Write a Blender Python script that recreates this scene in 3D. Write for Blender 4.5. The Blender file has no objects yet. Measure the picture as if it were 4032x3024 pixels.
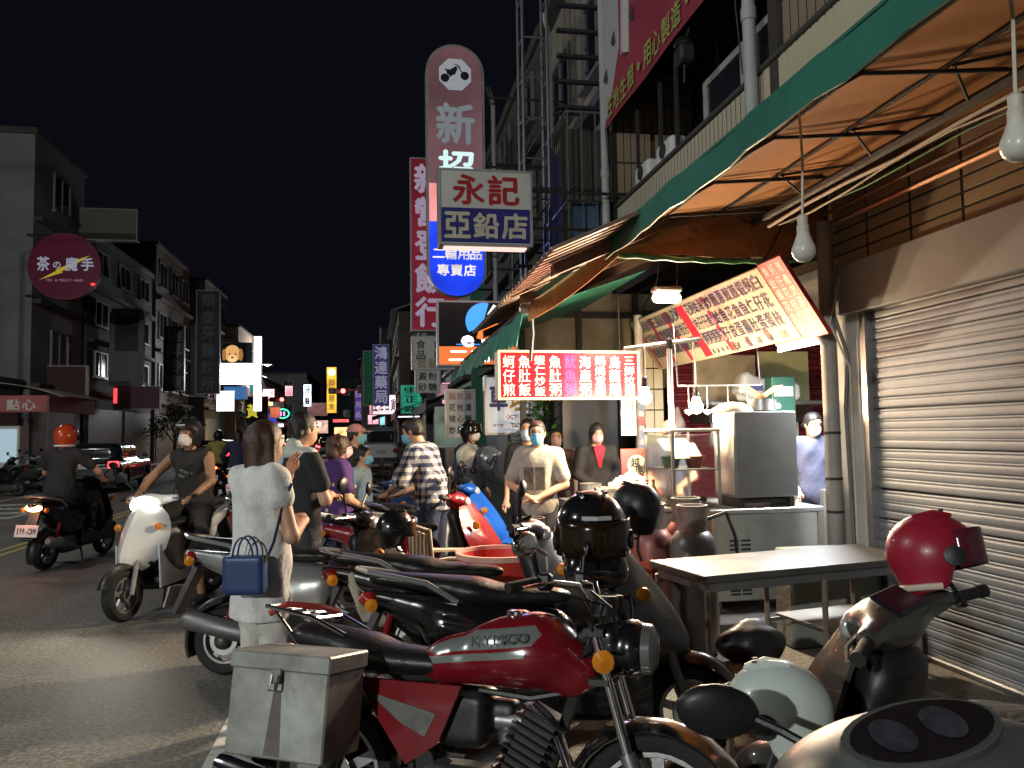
import bpy, math, random
import numpy as np
from mathutils import Vector as V, Matrix as M

random.seed(11)
sc = bpy.context.scene
C = sc.collection
R_ = math.radians

# ------------------------------------------------------------------ camera
FPX = 3100.0                                     # focal length in pixels of the 4032 px wide photograph
CAM = V((0, 0, 1.55))
CROT = M.Rotation(R_(-9.9), 3, 'Z') @ M.Rotation(R_(90 + 3.53), 3, 'X') @ M.Rotation(R_(-0.9), 3, 'Z')
cam_d = bpy.data.cameras.new('camera')
cam_d.sensor_width = 36.0
cam_d.lens = 36.0 * FPX / 4032.0
cam_d.clip_start = 0.05
cam_d.clip_end = 1500
cam = bpy.data.objects.new('camera', cam_d)
C.objects.link(cam)
cam.matrix_world = M.Translation(CAM) @ CROT.to_4x4()
sc.camera = cam

# ------------------------------------------------------------------ night sky, moonless glow
world = bpy.data.worlds.new('World')
sc.world = world
world.use_nodes = True
bg = world.node_tree.nodes['Background']
bg.inputs['Color'].default_value = (0.28, 0.28, 0.5, 1)
bg.inputs['Strength'].default_value = 0.005

sc.view_settings.view_transform = 'Standard'
sc.view_settings.look = 'None'
sc.view_settings.exposure = 1.1
sc.view_settings.gamma = 1.0
sc.view_settings.use_curve_mapping = False
cy = sc.cycles
cy.use_denoising = True
cy.max_bounces = 6
cy.diffuse_bounces = 3
cy.glossy_bounces = 3
cy.transmission_bounces = 5
cy.transparent_max_bounces = 6
cy.sample_clamp_indirect = 4.0
cy.use_light_tree = True
cy.caustics_reflective = False
cy.caustics_refractive = False


def P(px, py, x=None, y=None, z=None):
    """the point of the place that the photograph shows at a pixel, on the plane x, y or z"""
    d = CROT @ V(((px - 2016) / FPX, (1512 - py) / FPX, -1))
    t = (x - CAM.x) / d.x if x is not None else (y - CAM.y) / d.y if y is not None else (z - CAM.z) / d.z
    return CAM + d * t


# ------------------------------------------------------------------ materials
MATS = {}


def mat(name, col, rough=0.5, metal=0.0, var=0.15, scale=6.0, bump=0.0, coat=0.0, emit=0.0, ecol=None,
        trans=0.0, alpha=1.0, sheen=0.0, dirt=None, ior=1.45):
    if name in MATS:
        return MATS[name]
    m = bpy.data.materials.new(name)
    m.use_nodes = True
    nt = m.node_tree
    b = nt.nodes['Principled BSDF']
    L = nt.links
    tc = nt.nodes.new('ShaderNodeTexCoord')
    ns = nt.nodes.new('ShaderNodeTexNoise')
    ns.inputs['Scale'].default_value = scale
    ns.inputs['Detail'].default_value = 6
    ns.inputs['Roughness'].default_value = 0.65
    L.new(tc.outputs['Object'], ns.inputs['Vector'])
    rp = nt.nodes.new('ShaderNodeValToRGB')
    rp.color_ramp.elements[0].position = 0.3
    rp.color_ramp.elements[1].position = 0.72
    c0 = dirt or [c * (1 - var) for c in col]
    c1 = [min(1, c * (1 + var)) for c in col]
    rp.color_ramp.elements[0].color = (*c0, 1)
    rp.color_ramp.elements[1].color = (*c1, 1)
    L.new(ns.outputs['Fac'], rp.inputs['Fac'])
    L.new(rp.outputs['Color'], b.inputs['Base Color'])
    mr = nt.nodes.new('ShaderNodeMapRange')
    mr.inputs['To Min'].default_value = max(0.02, rough - 0.12 * min(1, rough * 2))
    mr.inputs['To Max'].default_value = min(1, rough + 0.12)
    L.new(ns.outputs['Fac'], mr.inputs['Value'])
    L.new(mr.outputs['Result'], b.inputs['Roughness'])
    b.inputs['Metallic'].default_value = metal
    b.inputs['Coat Weight'].default_value = coat
    b.inputs['Transmission Weight'].default_value = trans
    b.inputs['Alpha'].default_value = alpha
    b.inputs['IOR'].default_value = ior
    b.inputs['Sheen Weight'].default_value = sheen
    if bump:
        bp = nt.nodes.new('ShaderNodeBump')
        bp.inputs['Strength'].default_value = bump
        bp.inputs['Distance'].default_value = 0.02
        n2 = nt.nodes.new('ShaderNodeTexNoise')
        n2.inputs['Scale'].default_value = scale * 7
        n2.inputs['Detail'].default_value = 4
        L.new(tc.outputs['Object'], n2.inputs['Vector'])
        L.new(n2.outputs['Fac'], bp.inputs['Height'])
        L.new(bp.outputs['Normal'], b.inputs['Normal'])
    if emit:
        b.inputs['Emission Color'].default_value = (*(ecol or col), 1)
        b.inputs['Emission Strength'].default_value = emit
    MATS[name] = m
    return m


def lit(name, col=None, s=1.0, var=0.0, scale=2.0, tubes=None):
    """the translucent face of a backlit sign, a screen or a lamp; tubes = noise scale that paints uneven backlight into the emission"""
    if name in MATS:
        return MATS[name]
    s = s * 0.6
    m = mat(name, [c * 0.6 for c in col], rough=0.3, emit=s, ecol=col)
    if tubes:
        nt = m.node_tree
        b = nt.nodes['Principled BSDF']
        tc = nt.nodes.new('ShaderNodeTexCoord')
        mp = nt.nodes.new('ShaderNodeMapping')
        mp.inputs['Scale'].default_value = tubes
        ns = nt.nodes.new('ShaderNodeTexNoise')
        ns.inputs['Scale'].default_value = 1.0
        ns.inputs['Detail'].default_value = 1.5
        mr = nt.nodes.new('ShaderNodeMapRange')
        mr.inputs['From Min'].default_value = 0.3
        mr.inputs['From Max'].default_value = 0.7
        mr.inputs['To Min'].default_value = s * 0.45
        mr.inputs['To Max'].default_value = s * 1.6
        nt.links.new(tc.outputs['Object'], mp.inputs['Vector'])
        nt.links.new(mp.outputs['Vector'], ns.inputs['Vector'])
        nt.links.new(ns.outputs['Fac'], mr.inputs['Value'])
        nt.links.new(mr.outputs['Result'], b.inputs['Emission Strength'])
    return m


STEEL = mat('brushed steel', (0.42, 0.42, 0.41), 0.34, 0.85, 0.12, 5, 0.03)
DSTEEL = mat('dull steel', (0.2, 0.2, 0.2), 0.5, 0.7, 0.2, 6, 0.05)
CHROME = mat('chrome', (0.7, 0.7, 0.7), 0.1, 1.0, 0.05)
BLACKP = mat('black plastic', (0.012, 0.012, 0.013), 0.42, 0, 0.3, 12, 0.05)
BLACKG = mat('black gloss paint', (0.008, 0.008, 0.009), 0.16, 0, 0.2, 3, 0, 0.6)
RUBBER = mat('rubber', (0.012, 0.012, 0.012), 0.75, 0, 0.3, 14, 0.25)
IRON = mat('dark painted iron', (0.035, 0.033, 0.032), 0.6, 0.3, 0.35, 9, 0.15)
GREYIRON = mat('galvanised iron', (0.16, 0.16, 0.17), 0.5, 0.5, 0.25, 9, 0.1)
VINYL = mat('black vinyl', (0.014, 0.014, 0.014), 0.38, 0, 0.3, 5, 0.15)
WHITEP = mat('white paint', (0.62, 0.62, 0.6), 0.5, 0, 0.1, 4, 0.03)
GLASSD = mat('dark window glass', (0.012, 0.014, 0.018), 0.08, 0, 0.2, 2)
MIRROR = mat('mirror glass', (0.5, 0.55, 0.6), 0.03, 1.0, 0.02)


# ------------------------------------------------------------------ mesh building
class MB:
    def __init__(s):
        s.v, s.f, s.mi = [], [], []
        s.T = M.Identity(4)

    def add(s, vs, fs, mi=0):
        o = len(s.v)
        s.v += [tuple(s.T @ V(p)) for p in vs]
        for f in fs:
            s.f.append(tuple(i + o for i in f))
            s.mi.append(mi)
        return s

    def box(s, x0, x1, y0, y1, z0, z1, mi=0):
        vs = [(x, y, z) for z in (z0, z1) for y in (y0, y1) for x in (x0, x1)]
        return s.add(vs, [(0, 2, 3, 1), (4, 5, 7, 6), (0, 1, 5, 4), (2, 6, 7, 3), (0, 4, 6, 2), (1, 3, 7, 5)], mi)

    def rbox(s, x0, x1, y0, y1, z0, z1, b=0.01, mi=0):
        """box with chamfered edges"""
        b = min(b, (x1 - x0) * .45, (y1 - y0) * .45, (z1 - z0) * .45)
        def ring(i, z):
            a = i
            return [(x0 + a, y0 + b, z), (x0 + b, y0 + a, z), (x1 - b, y0 + a, z), (x1 - a, y0 + b, z),
                    (x1 - a, y1 - b, z), (x1 - b, y1 - a, z), (x0 + b, y1 - a, z), (x0 + a, y1 - b, z)]
        def ins(z):
            return [(x0 + b, y0 + b, z)] * 2 + [(x1 - b, y0 + b, z)] * 2 + [(x1 - b, y1 - b, z)] * 2 + [(x0 + b, y1 - b, z)] * 2
        o = [(x0 + b, y0 + b), (x1 - b, y0 + b), (x1 - b, y1 - b), (x0 + b, y1 - b)]
        r = [ring(0, z0 + b), ring(0, z1 - b)]
        vs = r[0] + r[1] + [(x, y, z0) for x, y in o] + [(x, y, z1) for x, y in o]
        fs = [(i, (i + 1) % 8, 8 + (i + 1) % 8, 8 + i) for i in range(8)]
        for k in range(4):
            a, c = 2 * k, 2 * k + 1
            fs += [(c, a, 16 + k), (8 + a, 8 + c, 20 + k)]
            n = (k + 1) % 4
            fs += [(2 * n, c, 16 + k, 16 + n), (8 + c, 8 + 2 * n, 20 + n, 20 + k)]
        fs += [(19, 18, 17, 16), (20, 21, 22, 23)]
        return s.add(vs, fs, mi)

    def tube(s, pts, r, n=8, mi=0, caps=True):
        pts = [V(p) for p in pts]
        rs = r if isinstance(r, (list, tuple)) else [r] * len(pts)
        vs, fs = [], []
        up = None
        for i, p in enumerate(pts):
            t = (pts[min(i + 1, len(pts) - 1)] - pts[max(i - 1, 0)]).normalized()
            if up is None:
                up = V((0, 0, 1)) if abs(t.z) < 0.9 else V((1, 0, 0))
            a = t.cross(up).normalized()
            up = a.cross(t).normalized()
            for k in range(n):
                w = 2 * math.pi * k / n
                vs.append(p + (a * math.cos(w) + up * math.sin(w)) * rs[i])
        for i in range(len(pts) - 1):
            for k in range(n):
                fs.append((i * n + k, (i + 1) * n + k, (i + 1) * n + (k + 1) % n, i * n + (k + 1) % n))
        if caps:
            fs.append(tuple(range(n)))
            fs.append(tuple((len(pts) - 1) * n + k for k in reversed(range(n))))
        return s.add(vs, fs, mi)

    def lathe(s, prof, n=24, c=(0, 0, 0), axis='z', mi=0):
        """prof: (radius, height) from bottom to top"""
        vs, fs = [], []
        for r, h in prof:
            for k in range(n):
                w = 2 * math.pi * k / n
                a, b = r * math.cos(w), r * math.sin(w)
                vs.append({'z': (a, b, h), 'x': (h, a, b), 'y': (b, h, a)}[axis])
        vs = [(x + c[0], y + c[1], z + c[2]) for x, y, z in vs]
        for i in range(len(prof) - 1):
            for k in range(n):
                fs.append((i * n + k, i * n + (k + 1) % n, (i + 1) * n + (k + 1) % n, (i + 1) * n + k))
        ring = prof[0] == prof[-1]
        if prof[0][0] > 1e-5 and not ring:
            fs.append(tuple(reversed(range(n))))
        if prof[-1][0] > 1e-5 and not ring:
            fs.append(tuple((len(prof) - 1) * n + k for k in range(n)))
        return s.add(vs, fs, mi)

    def prism(s, out, d0, d1, plane='xz', mi=0):
        """outline (a, b) extruded between d0 and d1 along the third axis"""
        n = len(out)
        def pt(a, b, d):
            return {'xz': (a, d, b), 'yz': (d, a, b), 'xy': (a, b, d)}[plane]
        vs = [pt(a, b, d0) for a, b in out] + [pt(a, b, d1) for a, b in out]
        fs = [tuple(range(n)), tuple(reversed(range(n, 2 * n)))]
        fs += [(i, i + n, (i + 1) % n + n, (i + 1) % n) for i in range(n)]
        return s.add(vs, fs, mi)

    def sheet(s, grid, th=0.004, mi=0):
        """a grid of points with thickness th"""
        a, b = len(grid), len(grid[0])
        g = [[V(p) for p in row] for row in grid]
        top, bot = [], []
        for i in range(a):
            for j in range(b):
                du = g[min(i + 1, a - 1)][j] - g[max(i - 1, 0)][j]
                dv = g[i][min(j + 1, b - 1)] - g[i][max(j - 1, 0)]
                n = du.cross(dv)
                n = n.normalized() if n.length > 1e-9 else V((0, 0, 1))
                top.append(g[i][j] + n * th / 2)
                bot.append(g[i][j] - n * th / 2)
        N = a * b
        fs = []
        for i in range(a - 1):
            for j in range(b - 1):
                q = (i * b + j, (i + 1) * b + j, (i + 1) * b + j + 1, i * b + j + 1)
                fs += [q, tuple(N + k for k in reversed(q))]
        ring = [j for j in range(b)] + [i * b + b - 1 for i in range(1, a)] + [(a - 1) * b + j for j in range(b - 2, -1, -1)] + [i * b for i in range(a - 2, 0, -1)]
        for k in range(len(ring)):
            p, q = ring[k], ring[(k + 1) % len(ring)]
            fs.append((p, q, N + q, N + p))
        return s.add(top + bot, fs, mi)

    def mesh(s, name, mats, smooth=False):
        me = bpy.data.meshes.new(name)
        me.from_pydata(s.v, [], s.f)
        for m in (mats if isinstance(mats, (list, tuple)) else [mats]):
            me.materials.append(m)
        me.polygons.foreach_set('material_index', s.mi)
        if smooth:
            me.shade_smooth()
            if smooth != 'full':
                me.set_sharp_from_angle(angle=R_(40))
        me.update()
        return me

    def build(s, name, mats, parent=None, smooth=False):
        return link(name, s.mesh(name, mats, smooth), parent)


def link(name, me, parent=None):
    o = bpy.data.objects.new(name, me)
    C.objects.link(o)
    if parent:
        o.parent = parent
    return o


def tag(o, label=None, cat=None, group=None, kind=None):
    if label: o['label'] = label
    if cat: o['category'] = cat
    if group: o['group'] = group
    if kind: o['kind'] = kind
    return o


def thing(name, label, cat, loc=(0, 0, 0), rz=0, group=None):
    o = bpy.data.objects.new(name, None)
    o.empty_display_size = 0.2
    C.objects.link(o)
    o.location = loc
    o.rotation_euler = (0, 0, rz)
    return tag(o, label, cat, group)


def copy_tree(o, parent=None):
    c = o.copy()
    C.objects.link(c)
    c.parent = parent
    for ch in o.children:
        copy_tree(ch, c)
    return c


def setmat(o, m):
    """another paint on one object that shares its mesh with others"""
    o.material_slots[0].link = 'OBJECT'
    o.material_slots[0].material = m
    return o


# ------------------------------------------------------------------ lettering
GL = {}
_tc = bpy.data.curves.new('glyph', 'FONT')
_tc.align_x = 'CENTER'
_tc.resolution_u = 2
_to = bpy.data.objects.new('glyph', _tc)


def glyph(ch):
    if ch not in GL:
        _tc.body = ch
        if _to.name not in C.objects:
            C.objects.link(_to)
        dg = bpy.context.evaluated_depsgraph_get()
        dg.update()
        me = bpy.data.meshes.new_from_object(_to.evaluated_get(dg))
        vs = [(v.co.x, v.co.y) for v in me.vertices]
        fs = [tuple(p.vertices) for p in me.polygons]
        x0, x1 = min(v[0] for v in vs), max(v[0] for v in vs)
        y0, y1 = min(v[1] for v in vs), max(v[1] for v in vs)
        if ord(ch) > 0x2e00 and ch not in '一二三の':
            q = [((x - (x0 + x1) / 2) / max(x1 - x0, .6), (y - (y0 + y1) / 2) / max(y1 - y0, .6)) for x, y in vs]
        elif ord(ch) > 0x2e00:
            q = [((x - (x0 + x1) / 2) / .9, (y - (y0 + y1) / 2) / .9) for x, y in vs]
        else:
            q = [((x - (x0 + x1) / 2) / .74, (y - .35) / .74) for x, y in vs]
        GL[ch] = (q, fs)
        bpy.data.meshes.remove(me)
    return GL[ch]


def letters(name, cells, m, parent, T=None, bold=0.03, slant=0.0, one=False):
    """cells: (character, centre x, centre z, width, height) in the plane y = 0 facing -y; T places the plane"""
    if not one and len(cells) > 1 and cells[0][3] > .14:          # large characters are pieces of their own
        for c in cells:
            letters(name, [c], m, parent, T, bold, slant, True)
        return
    bold = bold * .62
    mb = MB()
    if T is not None:
        mb.T = T
    for ch, cx, cz, w, h in cells:
        q, fs = glyph(ch)
        sh = [(0, 0)] if bold <= 0 else [(-bold, 0), (bold, 0), (0, bold), (0, -bold)]
        for k, (a, b) in enumerate(sh):
            mb.add([(cx + (x + a + slant * y) * w, -0.0006 * k, cz + (y + b) * h) for x, y in q], fs)
    o = mb.build(name, m, parent)
    return o


def column(s, cx, ztop, w, h, gap=1.12):
    return [(c, cx, ztop - h * gap * (i + .5), w, h) for i, c in enumerate(s) if c != ' ']


def row(s, x0, cz, w, h, gap=1.12):
    return [(c, x0 + w * gap * (i + .5), cz, w, h) for i, c in enumerate(s) if c != ' ']


# ------------------------------------------------------------------ solid modelling by distance fields (bodies, helmets, fairings)
class SDF:
    def __init__(s, lo, hi, vox):
        s.vox = vox
        s.lo = np.array(lo, float) - 3 * vox
        n = np.ceil((np.array(hi, float) - s.lo) / vox).astype(int) + 4
        s.n = n
        s.f = np.full(n, 0.25, np.float32)

    def _blk(s, lo, hi, m):
        a = np.clip(np.floor((np.array(lo) - m - s.lo) / s.vox).astype(int), 0, s.n - 1)
        b = np.clip(np.ceil((np.array(hi) + m - s.lo) / s.vox).astype(int) + 1, 1, s.n)
        b = np.maximum(b, a + 1)
        sl = tuple(slice(i, j) for i, j in zip(a, b))
        ax = [s.lo[i] + s.vox * np.arange(a[i], b[i]) for i in range(3)]
        g = np.stack(np.meshgrid(*ax, indexing='ij'), -1)
        return sl, g

    def _mix(s, sl, d, k, sub):
        a = s.f[sl]
        if sub:
            d = -d
            h = np.clip(.5 - .5 * (a - d) / k, 0, 1)
            s.f[sl] = a * (1 - h) + d * h + k * h * (1 - h)
        else:
            h = np.clip(.5 + .5 * (a - d) / k, 0, 1)
            s.f[sl] = a * (1 - h) + d * h - k * h * (1 - h)
        return s

    def cone(s, a, b, ra, rb=None, k=.02, flat=(1, 1, 1), sub=False):
        rb = ra if rb is None else rb
        a, b, fl = np.array(a, float), np.array(b, float), np.array(flat, float)
        r = max(ra, rb)
        sl, g = s._blk(np.minimum(a, b) - r * fl, np.maximum(a, b) + r * fl, .06 + k)
        A, B = a / fl, b / fl
        p = g / fl - A
        ab = B - A
        t = np.clip((p @ ab) / max(ab @ ab, 1e-9), 0, 1)
        d = (np.linalg.norm(p - t[..., None] * ab, axis=-1) - (ra + (rb - ra) * t)) * fl.min()
        return s._mix(sl, d, k, sub)

    def ell(s, c, r, k=.02, rot=None, sub=False):
        c, r = np.array(c, float), np.array(r, float)
        e = np.full(3, r.max()) if rot is not None else r
        sl, g = s._blk(c - e, c + e, .06 + k)
        p = g - c
        if rot is not None:
            p = p @ np.array(rot)
        k0 = np.linalg.norm(p / r, axis=-1)
        k1 = np.linalg.norm(p / (r * r), axis=-1) + 1e-9
        return s._mix(sl, k0 * (k0 - 1) / k1, k, sub)

    def box(s, c, h, rnd=.02, k=.02, rot=None, sub=False):
        c, h = np.array(c, float), np.array(h, float)
        e = np.full(3, np.linalg.norm(h)) if rot is not None else h
        sl, g = s._blk(c - e, c + e, .06 + k)
        p = g - c
        if rot is not None:
            p = p @ np.array(rot)
        q = np.abs(p) - (h - rnd)
        d = np.linalg.norm(np.maximum(q, 0), axis=-1) + np.minimum(q.max(-1), 0) - rnd
        return s._mix(sl, d, k, sub)

    def cut(s, pt, nrm, k=.004):
        """throw away the side the normal points to"""
        nrm = np.array(nrm, float)
        nrm /= np.linalg.norm(nrm)
        ax = [s.lo[i] + s.vox * np.arange(s.n[i]) - pt[i] for i in range(3)]
        d = ax[0][:, None, None] * nrm[0] + ax[1][None, :, None] * nrm[1] + ax[2][None, None, :] * nrm[2]
        s.f = np.maximum(s.f, d.astype(np.float32))
        return s

    def wrinkle(s, amp, fr, seed=0):
        ax = [s.lo[i] + s.vox * np.arange(s.n[i]) for i in range(3)]
        x, y, z = ax[0][:, None, None], ax[1][None, :, None], ax[2][None, None, :]
        w = 1.3 * np.sin(fr * (x + .35 * z + .4 * y) + 2 * np.sin(5 * z + seed) + seed) * np.sin(fr * .5 * (y - .3 * z) + 2 * seed)
        w = w + .7 * np.sin(fr * 1.9 * (y + .25 * z) + seed) * np.sin(fr * .9 * (x + .4 * z))
        w = w + .3 * np.sin(fr * 2.6 * (x * .8 - y + .3 * z) + 2.5 * np.sin(7 * z + seed)) * np.sin(fr * .9 * (z - .7 * y) + seed)
        s.f = s.f + (amp * w).astype(np.float32)
        return s

    def shell(s, t):
        s.f = np.abs(s.f) - t
        return s

    def mesh(s, name, mats, smooth=2, matfn=None):
        f = s.f.astype(np.float64)
        f[0], f[-1], f[:, 0], f[:, -1], f[:, :, 0], f[:, :, -1] = 9, 9, 9, 9, 9, 9
        ins = f < 0
        sh = np.array(f.shape) - 1
        acc = np.zeros((*sh, 3))
        cnt = np.zeros(sh, int)
        for ax in range(3):
            u, w = (ax + 1) % 3, (ax + 2) % 3
            for du in (0, 1):
                for dw in (0, 1):
                    o = [0, 0, 0]
                    o[u], o[w] = du, dw
                    s0 = tuple(slice(o[i], o[i] + sh[i]) for i in range(3))
                    o2 = list(o)
                    o2[ax] += 1
                    s1 = tuple(slice(o2[i], o2[i] + sh[i]) for i in range(3))
                    cr = ins[s0] != ins[s1]
                    ix = np.nonzero(cr)
                    f0, f1 = f[s0][ix], f[s1][ix]
                    t = f0 / (f0 - f1)
                    pos = np.zeros((len(t), 3))
                    pos += o
                    pos[:, ax] += t
                    acc[ix] += pos
                    cnt[ix] += 1
        act = np.nonzero(cnt > 0)
        idx = np.full(sh, -1)
        idx[act] = np.arange(len(act[0]))
        vs = (np.stack(act, -1) + acc[act] / cnt[act][:, None]) * s.vox + s.lo
        qs = []
        for ax in range(3):
            u, w = (ax + 1) % 3, (ax + 2) % 3
            s0 = [slice(1, -1)] * 3
            s1 = [slice(1, -1)] * 3
            s0[ax], s1[ax] = slice(0, -1), slice(1, None)
            a, b = ins[tuple(s0)], ins[tuple(s1)]
            for flip, m in ((False, a & ~b), (True, ~a & b)):
                p = np.stack(np.nonzero(m), -1)
                p[:, u] += 1
                p[:, w] += 1
                eu, ew = np.eye(3, dtype=int)[u], np.eye(3, dtype=int)[w]
                q = np.stack([idx[tuple((p - eu - ew).T)], idx[tuple((p - ew).T)], idx[tuple(p.T)], idx[tuple((p - eu).T)]], -1)
                qs.append(q[:, ::-1] if flip else q)
        q = np.concatenate(qs)
        q = q[(q >= 0).all(1)]
        if smooth:
            e = np.concatenate([q[:, [0, 1]], q[:, [1, 2]], q[:, [2, 3]], q[:, [3, 0]]])
            e = np.concatenate([e, e[:, ::-1]])
            deg = np.bincount(e[:, 0], minlength=len(vs))[:, None] + 1e-9
            for _ in range(smooth):
                for lam in (.5, -.42):
                    av = np.stack([np.bincount(e[:, 0], vs[e[:, 1], i], len(vs)) for i in range(3)], -1) / deg
                    vs = vs + lam * (av - vs)
        me = bpy.data.meshes.new(name)
        me.from_pydata(vs.tolist(), [], q.tolist())
        for m in (mats if isinstance(mats, (list, tuple)) else [mats]):
            me.materials.append(m)
        if matfn is not None:
            cen = vs[q].mean(1)
            me.polygons.foreach_set('material_index', matfn(cen).astype(np.int32))
        me.shade_smooth()
        me.update()
        return me

    def build(s, name, mats, parent=None, smooth=2, matfn=None):
        return link(name, s.mesh(name, mats, smooth, matfn), parent)


def rot3(rx=0, ry=0, rz=0):
    return np.array(M.Rotation(R_(rz), 3, 'Z') @ M.Rotation(R_(ry), 3, 'Y') @ M.Rotation(R_(rx), 3, 'X'))


def lamp(name, kind, loc, power, col, parent=None, **kw):
    d = bpy.data.lights.new(name, kind)
    d.energy = power
    d.color = col
    for k, v in kw.items():
        setattr(d, k, v)
    o = bpy.data.objects.new(name, d)
    C.objects.link(o)
    o.location = loc
    if parent:
        o.parent = parent
    return o

# ================================================================== the ground and the road
def asphalt_mat():
    m = mat('worn asphalt', (0.155, 0.146, 0.132), 0.62, 0, 0.3, 0.9, 0.0)
    nt = m.node_tree
    b = nt.nodes['Principled BSDF']
    tc = [n for n in nt.nodes if n.type == 'TEX_COORD'][0]
    base = [n for n in nt.nodes if n.type == 'VALTORGB'][0]
    fine = nt.nodes.new('ShaderNodeTexNoise')
    fine.inputs['Scale'].default_value = 90
    fine.inputs['Detail'].default_value = 5
    fine.inputs['Roughness'].default_value = 0.8
    nt.links.new(tc.outputs['Object'], fine.inputs['Vector'])
    r2 = nt.nodes.new('ShaderNodeValToRGB')
    r2.color_ramp.elements[0].position, r2.color_ramp.elements[1].position = 0.35, 0.75
    r2.color_ramp.elements[0].color = (.45, .45, .45, 1)
    r2.color_ramp.elements[1].color = (1.8, 1.8, 1.75, 1)
    nt.links.new(fine.outputs['Fac'], r2.inputs['Fac'])
    mx = nt.nodes.new('ShaderNodeMix')
    mx.data_type, mx.blend_type = 'RGBA', 'MULTIPLY'
    mx.inputs[0].default_value = 1
    nt.links.new(base.outputs['Color'], mx.inputs[6])
    nt.links.new(r2.outputs['Color'], mx.inputs[7])
    vo = nt.nodes.new('ShaderNodeTexNoise')                      # bleached wheel tracks along the street, a few patches
    mp = nt.nodes.new('ShaderNodeMapping')
    mp.inputs['Scale'].default_value = (0.9, 0.06, 1)
    nt.links.new(tc.outputs['Object'], mp.inputs['Vector'])
    nt.links.new(mp.outputs['Vector'], vo.inputs['Vector'])
    vo.inputs['Scale'].default_value = 1.6
    m2 = nt.nodes.new('ShaderNodeMix')
    m2.data_type, m2.blend_type = 'RGBA', 'OVERLAY'
    m2.inputs[0].default_value = 0.55
    nt.links.new(mx.outputs[2], m2.inputs[6])
    nt.links.new(vo.outputs['Fac'], m2.inputs[7])
    nt.links.new(m2.outputs[2], b.inputs['Base Color'])
    gr2 = nt.nodes.new('ShaderNodeTexNoise')                     # coarse stone chippings
    gr2.inputs['Scale'].default_value = 34
    gr2.inputs['Detail'].default_value = 3
    nt.links.new(tc.outputs['Object'], gr2.inputs['Vector'])
    r3 = nt.nodes.new('ShaderNodeValToRGB')
    r3.color_ramp.elements[0].position, r3.color_ramp.elements[1].position = 0.38, 0.66
    r3.color_ramp.elements[0].color = (.62, .62, .62, 1)
    r3.color_ramp.elements[1].color = (1.4, 1.38, 1.34, 1)
    nt.links.new(gr2.outputs['Fac'], r3.inputs['Fac'])
    m4 = nt.nodes.new('ShaderNodeMix')
    m4.data_type, m4.blend_type = 'RGBA', 'MULTIPLY'
    m4.inputs[0].default_value = 1
    nt.links.new(m2.outputs[2], m4.inputs[6])
    nt.links.new(r3.outputs['Color'], m4.inputs[7])
    fk = nt.nodes.new('ShaderNodeTexNoise')                      # pale flecks of old paint and grit
    fk.inputs['Scale'].default_value = 5.5
    fk.inputs['Detail'].default_value = 8
    nt.links.new(tc.outputs['Object'], fk.inputs['Vector'])
    fr_ = nt.nodes.new('ShaderNodeValToRGB')
    fr_.color_ramp.elements[0].position, fr_.color_ramp.elements[1].position = 0.67, 0.71
    fr_.color_ramp.elements[1].color = (.45, .45, .45, 1)
    nt.links.new(fk.outputs['Fac'], fr_.inputs['Fac'])
    m3 = nt.nodes.new('ShaderNodeMix')
    m3.data_type = 'RGBA'
    nt.links.new(fr_.outputs['Color'], m3.inputs[0])
    nt.links.new(m4.outputs[2], m3.inputs[6])
    m3.inputs[7].default_value = (.3, .29, .27, 1)
    nt.links.new(m3.outputs[2], b.inputs['Base Color'])
    bp = nt.nodes.new('ShaderNodeBump')
    bp.inputs['Strength'].default_value = 0.5
    bp.inputs['Distance'].default_value = 0.006
    nt.links.new(fine.outputs['Fac'], bp.inputs['Height'])
    nt.links.new(bp.outputs['Normal'], b.inputs['Normal'])
    return m


def worn_paint(name, col, wear=0.5):
    m = mat(name, col, 0.6, 0, 0.1, 6, 0.1)
    nt = m.node_tree
    rp = [n for n in nt.nodes if n.type == 'VALTORGB'][0]
    rp.color_ramp.elements[0].color = (0.12, 0.118, 0.11, 1)
    rp.color_ramp.elements[0].position = wear - 0.12
    rp.color_ramp.elements[1].position = wear + 0.05
    return m


CONC = mat('stained concrete', (0.24, 0.23, 0.215), 0.75, 0, 0.3, 1.6, 0.35)
tag(MB().add([(-120, -60, 0), (120, -60, 0), (120, 900, 0), (-120, 900, 0)], [(0, 1, 2, 3)]).build('road', asphalt_mat()), kind='structure')
mk = MB()
for x in (-5.21, -5.0):
    mk.box(x - .05, x + .05, -20, 260, .0005, .004)
tag(mk.build('road_centre_line', worn_paint('yellow road paint', (0.5, 0.4, 0.1), .42)), kind='structure')
mk = MB().box(-.81, -.66, -20, 120, .0005, .004).box(-9.5, -9.38, -20, 120, .0005, .004)
for k in range(4):
    mk.box(-9.3, -7.3, 17.2 + k * 1.15, 17.6 + k * 1.15, .0005, .004)
mk.box(-7.3, -7.15, 17.2, 26, .0005, .004)
tag(mk.build('road_edge_line', worn_paint('white road paint', (0.55, 0.55, 0.52), .46)), kind='structure')
tag(MB().box(-40, -11.2, -20, 200, -.02, .14).build('pavement', CONC), kind='structure')
tag(MB().rbox(-11.36, -11.196, -20, 200, -.02, .16, .02).build('kerb', mat('kerb stone', (.2, .2, .19), .8, 0, .3, 3, .3)), kind='structure')
shop_floor = tag(MB().rbox(2.35, 9, 5.75, 13, -.02, .07, .01).build('shop_floor', CONC), kind='structure')

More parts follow.
